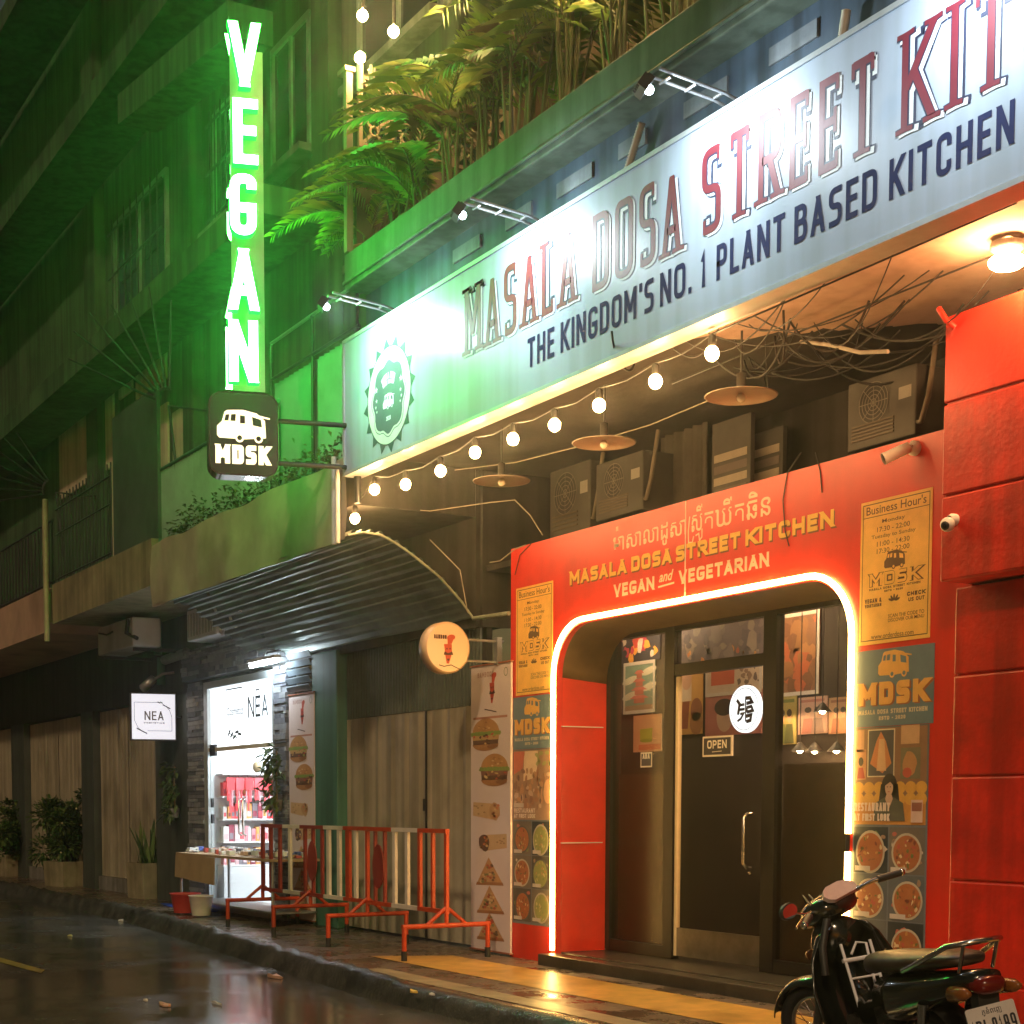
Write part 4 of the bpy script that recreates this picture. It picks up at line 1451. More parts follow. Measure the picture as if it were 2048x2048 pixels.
# ------------------------------------------------------------------ tall white menu banners with food
def burger(f, mb, a, b, k, l, dark):
    bun = C(.48, .24, .08); pat = C(.14, .07, .04); let = C(.22, .30, .06); fil = C(.50, .30, .12) if not dark else C(.25, .11, .07)
    pts = [(a + k * math.cos(t) * .95, b + .15 * k + k * .85 * math.sin(t)) for t in [math.pi * i / 14 for i in range(15)]]
    f.poly(mb, pts, bun, l)
    for i in range(9):
        f.ell(mb, a - k * .9 + i * k * .225, b + .12 * k, .18 * k, .14 * k, let, l + 1 + i * .05, 9, 0, .2)
    f.poly(mb, [(a - .95 * k, b + .02 * k), (a + .95 * k, b + .02 * k), (a + .9 * k, b - .30 * k), (a - .9 * k, b - .30 * k)], fil, l + 2)
    f.poly(mb, [(a - .9 * k, b - .24 * k), (a + .9 * k, b - .24 * k), (a + .88 * k, b - .5 * k), (a - .88 * k, b - .5 * k)], pat, l + 3)
    pts = [(a + k * .92 * math.cos(t), b - .48 * k + k * .38 * math.sin(t)) for t in [math.pi + math.pi * i / 12 for i in range(13)]]
    f.poly(mb, pts, C(.40, .19, .07), l + 3)
    for i in range(10):      # browned top, seeds
        an = RP.uniform(.5, 2.7); q = RP.uniform(.2, .75)
        f.ell(mb, a + k * .9 * q * math.cos(an), b + .2 * k + k * .8 * q * math.sin(an), .09 * k, .05 * k, RP.choice([C(.60, .34, .13), C(.36, .16, .05), C(.66, .46, .24)]), l + 4 + i * .1, 7)
    for i in range(14):      # filling, sauce and leaf edges
        f.ell(mb, a + RP.uniform(-.85, .85) * k, b + RP.uniform(-.45, .1) * k, RP.uniform(.06, .16) * k, RP.uniform(.04, .09) * k, RP.choice([C(.62, .42, .16), C(.10, .045, .03), C(.50, .08, .04), C(.30, .36, .08), C(.36, .16, .07)]), l + 5 + i * .1, 7, RP.uniform(-.5, .5), .25)
    f.ell(mb, a + .5 * k, b - .62 * k, .4 * k, .12 * k, C(.28, .12, .045), l + 7, 12)


def wrap(f, mb, a, b, k, l, flip):
    s = -1 if flip else 1
    f.poly(mb, [(a - s * k, b + .45 * k), (a - s * 1.02 * k, b - .35 * k), (a + s * .35 * k, b - .55 * k), (a + s * .5 * k, b + .35 * k)], C(.58, .38, .20), l)
    f.ell(mb, a + s * .55 * k, b - .08 * k, .38 * k, .5 * k, C(.52, .30, .14) if not flip else C(.14, .07, .05), l + 1, 14, 0, .12)
    for i in range(10):
        f.ell(mb, a + s * .55 * k + RP.uniform(-.25, .25) * k, b + RP.uniform(-.4, .3) * k, .1 * k, .08 * k, RP.choice([C(.6, .2, .08), C(.65, .45, .2), C(.3, .12, .06)]), l + 2, 7)
    for i in range(6):
        f.ell(mb, a - s * RP.uniform(.1, .9) * k, b + RP.uniform(-.3, .3) * k, .08 * k, .05 * k, C(.38, .22, .10), l + 2, 7)


def pizza(f, mb, a, b, k, l):
    f.poly(mb, [(a - .95 * k, b - .7 * k), (a + 1.0 * k, b - .62 * k), (a - .05 * k, b + .95 * k)], C(.52, .28, .12), l)
    f.poly(mb, [(a - .95 * k, b - .7 * k), (a + 1.0 * k, b - .62 * k), (a + .93 * k, b - .45 * k), (a - .9 * k, b - .52 * k)], C(.34, .15, .06), l + 1)
    for i in range(26):
        v = RP.uniform(-.5, .7); hw = (.85 - v) * .52
        f.ell(mb, a + RP.uniform(-hw, hw) * k, b + v * k, .10 * k, .08 * k, RP.choice([C(.18, .09, .05), C(.62, .42, .2), C(.46, .10, .05), C(.24, .22, .08)]), l + 1.5 + (i % 5) * .3, 7)


def menu_banner(x0, x1, z0, z1, label, y=-.03):
    t = thing('menu_banner', label, 'banner', ((x0 + x1) / 2, y, z0), 'tall white menu banners')
    PINKW = M('banner_vinyl', (.66, .55, .52), .5, .06, 2, .01)
    mb = MB(); mb.box((x0, y, z0), (x1, y + .02, z1), PINKW)
    mb.build('sheet', t)
    f = FY(y)
    W, H = x1 - x0, z1 - z0
    k = W * .36
    mb = MB()
    a = (x0 + x1) / 2
    chef(f, mb, a + .04 * W, z1 - H * .145, H * .125, RINK, DINK, 1)
    mb.build('logo', t)
    mb = MB()
    caps(f, mb, 'BAMBOO', x0 + .17 * W, x0 + .52 * W, z1 - H * .04, z1 - H * .022, .012, C(.45, .28, .24), 1)
    mb.build('lettering', t)
    mb = MB()
    f.line(mb, [(a - .15 * W, z1 - H * .152), (a, z1 - H * .158), (a + .15 * W, z1 - H * .165)], .01, DINK, 1)
    mb.build('flourish', t)
    mb = MB()
    f.ring(mb, x1 - .12 * W, z1 - H * .03, .035, .04, .008, C(.2, .22, .12), 1)
    mb.build('stamp', t)
    mb = MB()
    f.rect(mb, x0 + .06 * W, z1 - H * .186, x1 - .08 * W, z1 - H * .178, C(.42, .18, .12), 1)
    mb.build('divider', t)
    mb = MB()
    for v, u, fn in ((.245, .38, lambda a, b: burger(f, mb, a, b, k, 1, 0)), (.37, .60, lambda a, b: burger(f, mb, a, b, k, 1, 1)), (.505, .42, lambda a, b: wrap(f, mb, a, b, k, 1, 0)), (.615, .55, lambda a, b: wrap(f, mb, a, b, k, 1, 1)), (.73, .48, lambda a, b: pizza(f, mb, a, b, k, 1)), (.83, .50, lambda a, b: pizza(f, mb, a, b, k, 1)), (.925, .50, lambda a, b: pizza(f, mb, a, b, k, 1))):
        i0 = len(mb.v); fn(x0 + u * W, z1 - v * H)
        for i in range(i0, len(mb.v)):
            q = mb.v[i]; mb.v[i] = (q[0], q[1], z1 - v * H + (q[2] - (z1 - v * H)) * .62)
    mb.build('food_print', t)
    for zz in (z0 - .0145, z1 + .0005):
        mb = MB(); mb.box((x0 - .01, y - .01, zz), (x1 + .01, y + .03, zz + .014), C(.30, .10, .05))
        mb.build('rail', t)


menu_banner(fpx(FY(-.03), 942, 1600)[0], fpx(FY(-.03), 1021, 1600)[0], .035, 2.62, 'tall white menu banner with burgers, beside the red panel')
menu_banner(fpx(FY(-.03), 579, 1600)[0], fpx(FY(-.03), 629, 1600)[0], .05, 2.62, 'tall white menu banner with burgers, on the pillar beside the cosmetics shop')

# ------------------------------------------------------------------ cameras on the wall
t = thing('bullet_camera', 'white bullet security camera on the red panel above the yellow poster', 'security camera', (4.75, 0, 3.5))
c = P(1832, 897, y=0)
mb = MB(); mb.lathe([(.045, .001), (.045, .03), (.02, .045)], (c.x, 0, c.z), (0, -1, 0), WHITE, 16); mb.tube([(c.x, -.03, c.z), (c.x - .02, -.08, c.z - .02), (c.x - .03, -.10, c.z - .02)], .014, WHITE, 8); mb.build('mount', t)
d = V((-.45, -.72, -.38)).normalized()
p0 = V((c.x - .02, -.10, c.z - .02))
mb = MB(); mb.lathe([(.005, -.05), (.033, -.05), (.035, .0), (.035, .10), (.037, .101), (.037, .12)], p0, d, WHITE, 14); mb.build('housing', t)
mb = MB(); mb.lathe([(.035, .1), (.035, .121), (.002, .122)], p0, d, BLACK, 14); mb.build('lens', t)
t = thing('eye_camera', 'small white ball security camera on the corner of the red block wall', 'security camera', (5.1, -.3, 3.0))
c = P(1905, 1050, y=-.29)
mb = MB(); mb.lathe([(.035, .0), (.035, .03), (.022, .05)], (c.x, -.271, c.z + .03), (0, -1, 0), WHITE, 14); mb.ball((c.x, -.33, c.z), .042, WHITE, 14); mb.build('housing', t)
mb = MB(); mb.lathe([(.026, .036), (.022, .044), (.001, .045)], (c.x, -.33, c.z), V((.3, -.8, -.3)), BLACK, 12); mb.build('lens', t)

# ------------------------------------------------------------------ things in the dark recess above the panel
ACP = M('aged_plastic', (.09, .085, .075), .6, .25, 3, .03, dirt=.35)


def condenser(p0, p1, y, d, label, slats, grp='appliances and boards in the recess above the panel'):
    a, b2 = fpx(FY(y), *p0), fpx(FY(y), *p1)
    x0, x1 = a[0], b2[0]
    z1, z0 = max(a[1], b2[1]), min(a[1], b2[1])
    t = thing('air_conditioner', label, 'air conditioner', ((x0 + x1) / 2, y, z0))
    mb = MB(); mb.box((x0, y, z0), (x1, y + d, z1), ACP); mb.build('casing', t, bevel=.012)
    mb = MB()
    W, H = x1 - x0, z1 - z0
    for k in range(slats):
        zz = z0 + H * (.12 + .25 * k / slats)
        mb.box((x0 + .08 * W, y - .008, zz), (x1 - .3 * W, y - .001, zz + .012), C(.12, .09, .06))
    mb.build('grille', t)
    mb = MB()
    f_ = FY(y - .001)
    rr_ = min(W, H) * .30
    cx_, cz_ = x0 + .40 * W, z0 + .62 * H
    f_.ell(mb, cx_, cz_, rr_, rr_, C(.03, .028, .025), 2, 28)
    for q in (1.0, .8, .6, .4, .2):
        f_.ring(mb, cx_, cz_, rr_ * q, rr_ * q, .006, C(.20, .18, .15), 8, 28)
    for q in range(8):
        a_ = q * math.pi / 4
        f_.line(mb, [(cx_, cz_), (cx_ + rr_ * math.cos(a_), cz_ + rr_ * math.sin(a_))], .006, C(.20, .18, .15), 9)
    mb.build('fan_guard', t)
    mb = MB()
    f_.rect(mb, x0 + .76 * W, z0 + .55 * H, x0 + .94 * W, z0 + .72 * H, C(.36, .34, .30), 2)
    mb.build('rating_label', t)
    mb = MB()
    mb.tube([(x1 - .05, y + .05, z0 + .2 * H), (x1 + .05, y + .0, z0 + .15 * H), (x1 + .09, y + .02, z0 + .5 * H), (x1 + .07, y + .1, z1 + .15)], .018, M('dull_wire', (.22, .18, .13), .6), 7)
    mb.build('pipe', t)


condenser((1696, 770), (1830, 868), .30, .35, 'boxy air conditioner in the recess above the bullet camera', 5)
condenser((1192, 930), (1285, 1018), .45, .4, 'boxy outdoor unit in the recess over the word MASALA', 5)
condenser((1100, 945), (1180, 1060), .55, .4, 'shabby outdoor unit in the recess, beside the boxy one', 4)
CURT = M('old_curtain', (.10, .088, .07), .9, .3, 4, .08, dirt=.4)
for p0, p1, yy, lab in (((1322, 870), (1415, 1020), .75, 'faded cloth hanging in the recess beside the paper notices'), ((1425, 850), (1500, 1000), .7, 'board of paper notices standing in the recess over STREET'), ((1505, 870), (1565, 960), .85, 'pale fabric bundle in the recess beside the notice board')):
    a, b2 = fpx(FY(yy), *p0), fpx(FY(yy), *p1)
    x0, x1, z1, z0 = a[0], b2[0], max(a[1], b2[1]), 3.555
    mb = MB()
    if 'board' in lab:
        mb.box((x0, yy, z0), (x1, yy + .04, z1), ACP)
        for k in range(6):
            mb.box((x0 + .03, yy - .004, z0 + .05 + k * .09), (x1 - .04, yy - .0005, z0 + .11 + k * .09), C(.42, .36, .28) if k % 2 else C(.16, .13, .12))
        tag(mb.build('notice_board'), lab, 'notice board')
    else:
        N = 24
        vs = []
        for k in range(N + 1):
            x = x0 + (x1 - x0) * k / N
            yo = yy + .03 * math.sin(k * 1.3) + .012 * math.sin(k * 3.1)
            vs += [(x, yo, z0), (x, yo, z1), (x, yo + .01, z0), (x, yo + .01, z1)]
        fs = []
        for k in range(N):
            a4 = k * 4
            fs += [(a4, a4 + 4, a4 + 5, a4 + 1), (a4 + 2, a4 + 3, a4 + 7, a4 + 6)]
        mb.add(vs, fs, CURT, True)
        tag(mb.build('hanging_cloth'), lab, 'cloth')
# tangled cables under the soffit
RC = random.Random(8)
mb = MB()
for k in range(30):
    x, y = RC.uniform(2.9, 4.6), RC.uniform(-.9, .1)
    L = RC.uniform(.4, 1.5)
    dip = RC.uniform(.08, .30)
    pts = []
    a = RC.uniform(-.5, .5)
    for j in range(13):
        t_ = j / 12
        pts.append((x + L * t_, y + a * t_ + .03 * math.sin(t_ * 4 + k), 4.40 - dip * 4 * t_ * (1 - t_) - .02))
    mb.tube(pts, RC.choice([.004, .005, .008]), RC.choice([CABLE, CABLE, CABLE, SOFD]), 5)
tag(mb.build('cable_tangle'), 'mess of loose cables sagging under the soffit over the red panel', 'cables')
t = None
mb = MB()
pts = [P(1602, 683, y=-.4), P(1660, 690, y=-.4), P(1720, 705, y=-.4), P(1776, 703, y=-.4)]
mb.tube(pts, .013, CABLEW, 6)
tag(mb.build('pale_conduit'), 'short pale loose conduit drooping under the soffit', 'conduit')
for pp, lab in (([(690, 975), (740, 1012), (860, 1022), (980, 1005), (1030, 1000), (1060, 1030), (1085, 1070)], 'pale sagging wire from the awning pole to the red panel corner'),
                ([(910, 940), (1030, 925), (1150, 895), (1300, 850), (1420, 800), (1500, 775)], 'pale wire running past the dish lamps'),
                ([(860, 1080), (920, 1140), (935, 1225)], 'pale cable dropping to the awning\'s curved end'),
                ([(980, 1125), (1000, 1122), (1030, 1098), (1052, 1090)], 'short wire with a plug by the panel\'s top corner')):
    mb = MB()
    mb.tube([P(x, y, y=-.55) for x, y in pp], .005, M('dull_wire', (.22, .18, .13), .6), 5)
    tag(mb.build('loose_wire'), lab, 'wire')

# ------------------------------------------------------------------ inside the restaurant: posters, small lamps, neon disc, door signs
YI = 1.185


def inside_poster(p0, p1, label, bg, edge, draw, y=YI, grp='framed posters on the inside wall'):
    f = FY(y)
    a, b2 = fpx(f, *p0), fpx(f, *p1)
    x0, x1 = sorted((a[0], b2[0])); z0, z1 = sorted((a[1], b2[1]))
    mb = MB()
    mb.box((x0, y, z0), (x1, y + .008, z1), bg)
    if edge:
        f.frame(mb, x0, z0, x1, z1, .03, edge, 8)
    draw(f, mb, x0, x1, z0, z1)
    tag(mb.build('wall_poster'), label, 'poster', grp)


def blotch(cols, n, seed, lo=.03, hi=.12):
    def d(f, mb, x0, x1, z0, z1):
        r = random.Random(seed)
        m = min(x1 - x0, z1 - z0)
        for k in range(n):
            s = r.uniform(lo, hi) * m
            f.ell(mb, r.uniform(x0 + s, x1 - s), r.uniform(z0 + s, z1 - s), s, s * r.uniform(.6, 1.5), r.choice(cols), 1 + (k % 12) * .5, 9, 0, .3)
    return d


def two_people(c1, c2, seed):
    def d(f, mb, x0, x1, z0, z1):
        W, H = x1 - x0, z1 - z0
        for u, c in ((.35, c1), (.68, c2)):
            f.poly(mb, [(x0 + (u - .22) * W, z0 + .02 * H), (x0 + (u - .15) * W, z0 + .42 * H), (x0 + (u + .15) * W, z0 + .42 * H), (x0 + (u + .22) * W, z0 + .02 * H)], c, 2 + u)
            f.ell(mb, x0 + u * W, z0 + .56 * H, .10 * W, .12 * H, SKIN, 4, 14)
            f.ell(mb, x0 + u * W, z0 + .65 * H, .12 * W, .08 * H, HAIR, 5, 12)
        f.rect(mb, x0 + .1 * W, z0 + .86 * H, x0 + .9 * W, z0 + .93 * H, c1, 2)
    return d


def tower(f, mb, x0, x1, z0, z1):
    W, H = x1 - x0, z1 - z0
    for k in range(4):
        f.ell(mb, x0 + (.2 + .6 * (k % 2)) * W, z0 + (.35 + .15 * k) * H, .25 * W, .07 * H, C(.62, .58, .42), 1 + k * .2, 12, .2)
    for k in range(4):
        wv = .24 - k * .04
        zz = z0 + (.2 + .16 * k) * H
        f.rect(mb, x0 + (.5 - wv * .7) * W, zz, x0 + (.5 + wv * .7) * W, zz + .10 * H, C(.45, .16, .10), 3)
        f.poly(mb, [(x0 + (.5 - wv * 1.3) * W, zz + .09 * H), (x0 + (.5 + wv * 1.3) * W, zz + .09 * H), (x0 + (.5 + wv * .6) * W, zz + .15 * H), (x0 + (.5 - wv * .6) * W, zz + .15 * H)], C(.60, .18, .14), 4)
    f.rect(mb, x0 + .05 * W, z0 + .04 * H, x1 - .05 * W, z0 + .16 * H, C(.34, .24, .14), 3)


WH = C(.62, .58, .50)
inside_poster((1222, 1248), (1320, 1318), 'dark poster with red and orange splashes, topmost beside the door', C(.05, .05, .06), None, blotch([C(.55, .08, .06), C(.75, .36, .06), C(.7, .6, .5), C(.04, .04, .05), C(.5, .05, .10)], 40, 2, .05, .16))
inside_poster((1212, 1326), (1243, 1424), 'narrow black poster with white capitals ND, cut off by the door frame', C(.04, .035, .04), WH, lambda f, mb, x0, x1, z0, z1: (caps(f, mb, 'ND', x0 + (x1 - x0) * .2, x1 - .05, z1 - .20, z1 - .06, .035, WH, 2), f.line(mb, [(x0 + .05, z0 + .3), (x1 - .08, z0 + .6)], .05, C(.4, .12, .05), 2)))
inside_poster((1248, 1327), (1310, 1424), 'white-edged travel poster of a red tiered tower on green hills', C(.20, .30, .22), WH, tower)
inside_poster((1342, 1232), (1528, 1326), 'wide grey comic poster with an orange lower edge, above the door', C(.13, .11, .12), None, lambda f, mb, x0, x1, z0, z1: (blotch([C(.20, .17, .17), C(.09, .08, .10), C(.28, .24, .20)], 46, 4, .04, .14)(f, mb, x0, x1, z0, z1), blotch([C(.55, .20, .05), C(.62, .30, .08), C(.45, .10, .04)], 22, 5, .06, .14)(f, mb, x0, x1, z0, z0 + (z1 - z0) * .35)))
inside_poster((1343, 1352), (1404, 1467), 'yellow poster with a standing man in red trousers, behind the door edge', C(.62, .36, .10), None, lambda f, mb, x0, x1, z0, z1: (f.poly(mb, [(x0 + .30 * (x1 - x0), z0 + .05), (x0 + .38 * (x1 - x0), z0 + .55 * (z1 - z0)), (x0 + .60 * (x1 - x0), z0 + .55 * (z1 - z0)), (x0 + .55 * (x1 - x0), z0 + .05)], C(.30, .08, .04), 2), f.rect(mb, x0 + .33 * (x1 - x0), z0 + .55 * (z1 - z0), x0 + .66 * (x1 - x0), z0 + .85 * (z1 - z0), C(.7, .6, .45), 3), f.ell(mb, x0 + .5 * (x1 - x0), z0 + .91 * (z1 - z0), .07, .09, SKIN, 4), f.ell(mb, x0 + .82 * (x1 - x0), z0 + .4 * (z1 - z0), .08, .10, C(.3, .12, .06), 3), f.ell(mb, x0 + .82 * (x1 - x0), z0 + .18 * (z1 - z0), .09, .10, C(.4, .2, .08), 3)))
inside_poster((1412, 1333), (1524, 1384), 'white poster with a torn red band and faint numerals', C(.62, .52, .40), WH, lambda f, mb, x0, x1, z0, z1: (f.rect(mb, x0 + .1 * (x1 - x0), z0 + .35 * (z1 - z0), x0 + .52 * (x1 - x0), z1 - .05, C(.55, .10, .04), 2), blotch([C(.16, .12, .10), C(.3, .2, .14)], 22, 9)(f, mb, x0 + .55 * (x1 - x0), x1, z0, z1)))
inside_poster((1411, 1389), (1524, 1466), 'pinkish poster of a dark-haired face behind the neon disc', C(.46, .18, .15), None, lambda f, mb, x0, x1, z0, z1: (f.ell(mb, x0 + .35 * (x1 - x0), z0 + .42 * (z1 - z0), .14 * (x1 - x0), .34 * (z1 - z0), C(.6, .42, .3), 3), f.ell(mb, x0 + .34 * (x1 - x0), z0 + .66 * (z1 - z0), .17 * (x1 - x0), .2 * (z1 - z0), HAIR, 4)))
inside_poster((1551, 1232), (1638, 1387), 'tall brown poster with a pale lower border in the near pane', C(.24, .12, .06), WH, blotch([C(.30, .15, .06), C(.18, .08, .04), C(.4, .2, .08), C(.45, .12, .05)], 40, 12, .06, .18))
inside_poster((1551, 1394), (1592, 1488), 'yellow green poster of two people, below the tall brown one', C(.42, .36, .12), None, two_people(C(.16, .2, .06), C(.10, .12, .05), 1))
inside_poster((1597, 1396), (1654, 1466), 'pale pink poster with two figures beside the small lamps', C(.52, .34, .26), None, two_people(C(.40, .16, .12), C(.3, .2, .16), 2))
inside_poster((1658, 1396), (1700, 1466), 'orange tinted poster at the neon strip\'s edge', C(.5, .3, .16), None, two_people(C(.3, .12, .06), C(.4, .2, .1), 3))


def cup(f, mb, x0, x1, z0, z1):
    W, H = x1 - x0, z1 - z0
    f.poly(mb, [(x0 + .25 * W, z0 + .3 * H), (x0 + .25 * W, z0 + .62 * H), (x0 + .7 * W, z0 + .64 * H), (x0 + .68 * W, z0 + .28 * H)], C(.36, .50, .08), 2)
    f.ell(mb, x0 + .48 * W, z0 + .3 * H, .22 * W, .05 * H, C(.24, .38, .06), 3)
    f.rect(mb, x0 + .2 * W, z0 + .05 * H, x1 - .02 * W, z0 + .2 * H, C(.6, .22, .16), 2)


inside_poster((1267, 1432), (1322, 1502), 'pink leaflet with a green cup taped inside the pane beside the door', C(.62, .42, .34), None, cup, .60)
f = FY(.532)
a, b2 = fpx(f, 1281, 1535), fpx(f, 1304, 1504)
mb = MB(); mb.box((a[0], .532, a[1]), (b2[0], .5345, b2[1]), C(.6, .56, .5)); f.rect(mb, a[0] + .012, a[1] + .012, b2[0] - .012, b2[1] - .012, C(.03, .04, .06), 1)
caps(f, mb, 'ABA', a[0] + .03, b2[0] - .03, a[1] + .07, a[1] + .12, .012, C(.6, .58, .55), 2)
tag(mb.build('payment_sticker'), 'small black ABA sticker on the pane beside the door', 'sticker')
a, b2 = fpx(FY(.50), 1405, 1514), fpx(FY(.50), 1464, 1470)
f = FY(.50)
t = thing('open_sign', 'small black OPEN sign with pale edge hanging on the door glass', 'sign', (a[0], .5, a[1]))
mb = MB(); mb.box((a[0], .50, a[1]), (b2[0], .515, b2[1]), C(.72, .62, .50)); f.rect(mb, a[0] + .014, a[1] + .014, b2[0] - .014, b2[1] - .014, C(.03, .025, .03), 1); mb.build('board', t)
mb = MB()
caps(f, mb, 'OPEN', a[0] + .06, b2[0] - .06, a[1] + .062, b2[1] - .032, .013, C(.85, .75, .62), 3)
f.line(mb, [(a[0] + .12, a[1] + .036), (b2[0] - .12, a[1] + .04)], .006, C(.7, .6, .5), 3)
mb.build('lettering', t)
# neon disc hung behind the glass
f = FY(.62)
ca, cb_ = fpx(f, 1489, 1418)
r0 = (fpx(f, 1489, 1371)[1] - fpx(f, 1489, 1466)[1]) / 2
t = thing('neon_disc', 'round white neon disc with dark brush strokes, hung behind the door glass', 'neon sign', (ca, .62, cb_))
mb = MB(); mb.prism([f.pt(ca + r0 * math.cos(q), cb_ + r0 * math.sin(q)) for q in [2 * math.pi * k / 40 for k in range(40)]], -f.n * .03, EM('neon_white', (.72, .86, 1.0), 1.9)); mb.build('disc', t)
mb = MB()
DK = C(.02, .015, .03)
for pts, wd in (([(-.55, .45), (-.35, .25), (-.45, -.25)], .16), ([(-.45, .18), (0, .22)], .12), ([(-.35, -.02), (.02, .0)], .12), ([(-.3, -.22), (-.05, -.2), (-.25, -.45), (-.5, -.55)], .11), ([(.05, .5), (.4, .5), (.55, .3), (.15, .25)], .16), ([(.15, .05), (.5, .1), (.62, -.1), (.25, -.15), (.1, .0)], .14), ([(.1, -.35), (.5, -.3), (.45, -.55), (.15, -.6)], .16), ([(.08, .5), (.1, -.6)], .08)):
    ribbon(f, mb, [V((ca + r0 * q[0] * .9, cb_ + r0 * q[1] * .9)) for q in pts], wd * r0, DK, 2 + wd * 10)
f.ring(mb, ca, cb_, r0 * .9, r0 * .9, r0 * .03, C(.35, .4, .5), 2)
mb.build('brush_strokes', t)
IBULB = EM('inside_bulb', (1.0, .62, .3), 260)
for i, (px, py, yy, lab) in enumerate(((1553, 1427, 1.0, 'beside the door post'), (1645, 1421, 1.0, 'in front of the pink poster'), (1600, 1500, .95, 'lowest row, first above the counter'), (1629, 1501, .95, 'lowest row, middle above the counter'), (1673, 1500, .95, 'lowest row, next to the neon strip'))):
    c = P(px, py, y=yy)
    t = thing('pendant_lamp', 'tiny warm pendant lamp inside the restaurant, ' + lab, 'lamp', c, 'small pendant lamps inside')
    mb = MB(); mb.ball(c, .025, IBULB, 10); mb.build('bulb', t)
    mb = MB(); mb.lathe([(.07, -.01), (.02, .05), (.01, .06)], c, (0, 0, 1), BLACK, 14); mb.tube([c + V((0, 0, .06)), (c.x, c.y, 3.059)], .004, CABLE, 5); mb.build('shade', t)

# ------------------------------------------------------------------ neighbouring row house: ground floor
nb = thing('neighbour_building', 'old shophouse row with canvas-edged awning, roller shutters and cluttered balconies', 'building', (-8, 0, 0))
DOORL, DOORR = -7.75, -5.42
mb = MB()
mb.box((-40, .02, 3.3), (-.66, .3, 4.6), DARKWALL)          # band over the shops
mb.box((-40, .02, 2.88), (-8.45, .3, 3.30), DARKWALL)
mb.box((-8.45, .02, 3.0), (-.66, .3, 3.30), DARKWALL)
mb.build('header_wall', nb)


def shutter(x0, x1, z0, z1, y, mat, pitch=.075, split=None):
    """vertical folded leaves of a metal gate"""
    mb = MB()
    n = max(4, int((x1 - x0) / pitch))
    vs, fs = [], []
    for k in range(n + 1):
        x = x0 + (x1 - x0) * k / n
        yo = y + (.0045 if k % 2 else -.002) + .004 * math.sin(k * 1.7)
        vs += [(x, yo, z0), (x, yo, z1)]
    for k in range(n):
        a = 2 * k
        fs.append((a, a + 2, a + 3, a + 1))
    mb.add(vs, fs, mat)
    mb.box((x0, y + .02, z0), (x1, y + .05, z1), mat)
    return mb


# gate beside the restaurant
gt = thing('folding_gate', 'wide beige folding metal gate with dark bars above, behind the barricades', 'gate', (-2.2, 0, 0))
shutter(-3.62, -1.785, .03, 2.29, .10, BEIGE).build('leaf', gt)
shutter(-1.755, -.66, .03, 2.29, .10, BEIGE).build('leaf', gt)
mb = MB()
for k in range(46):
    x = -3.6 + k * .064
    mb.box((x, .09, 2.295), (x + .018, .115, 3.0), M('gate_bar', (.10, .12, .10), .5, .3, 5))
mb.box((-3.64, .14, 2.295), (-.66, .2, 3.0), DARKWALL)
mb.build('upper_bars', gt)
mb = MB(); mb.box((-1.78, .085, .03), (-1.76, .12, 2.29), BLACK); mb.box((-1.80, .07, 1.30), (-1.74, .085, 1.42), BLACK); mb.build('lock_bar', gt)
# green pillar and louvre
mb = MB(); mb.box((-4.30, -.02, 0), (-3.63, .3, 3.05), GREENP); mb.build('pillar', nb, bevel=.01)
mb = MB()
for k in range(5):
    z = 2.66 + k * .095
    mb.hexa([(-4.98, -.01, z), (-4.32, -.01, z), (-4.32, -.05, z + .06), (-4.98, -.05, z + .06)], (0, .015, .01), M('louvre', (.16, .20, .23), .5, .2, 5))
mb.build('louvre_panel', nb)
mb = MB()
RS = random.Random(5)
SL = [M('slate_%d' % i, c, .7, .35, 9, .2) for i, c in enumerate(((.16, .17, .20), (.22, .23, .25), (.10, .11, .13), (.28, .29, .30)))]


def slates(mb, x0, x1, z0, z1, y, dz=.055):
    z = z0
    while z < z1 - .01:
        h = min(dz * RS.uniform(.6, 1.3), z1 - z)
        x = x0
        while x < x1 - .01:
            wd = min(RS.uniform(.15, .5), x1 - x)
            mb.box((x, y - RS.uniform(.0, .03), z), (x + wd - .004, y + .12, z + h - .004), RS.choice(SL))
            x += wd
        z += h


slates(mb, -8.42, -7.80, 0, 3.0, -.02)
slates(mb, -5.38, -5.0, 0, 3.0, -.02)
slates(mb, -8.42, -5.0, 3.02, 3.42, -.10, .05)
mb.build('slate_cladding', nb)
mb = MB(); mb.box((-4.98, .0, 0), (-4.32, .3, 2.64), DARKWALL); mb.build('pier', nb)
# far shutters and pillars
PIL = M('dark_green_pillar', (.06, .07, .06), .7, .3, 3, .05, streak=.3)
for a, b2 in ((-9.9, -8.45), (-13.75, -13.05), (-18.6, -17.6), (-24, -22.5)):
    mb = MB(); mb.box((a, .0, 0), (b2, .3, 2.88), PIL); mb.build('pillar', nb)
for a, b2, lab in ((-13.04, -11.55, 0), (-11.52, -9.91, 0), (-17.58, -15.6, 0), (-15.57, -13.76, 0), (-22.4, -18.62, 0)):
    s = shutter(a, b2, .22, 2.86, .12, BEIGE, .06)
    s.build('shutter', nb)
mb = MB(); mb.box((-24, .06, -.02), (-8.45, .3, .215), CONC); mb.build('plinth', nb)
mb = MB(); mb.box((-40, .2, -.02), (-24, .3, 2.88), DARKWALL); mb.build('end_wall', nb)

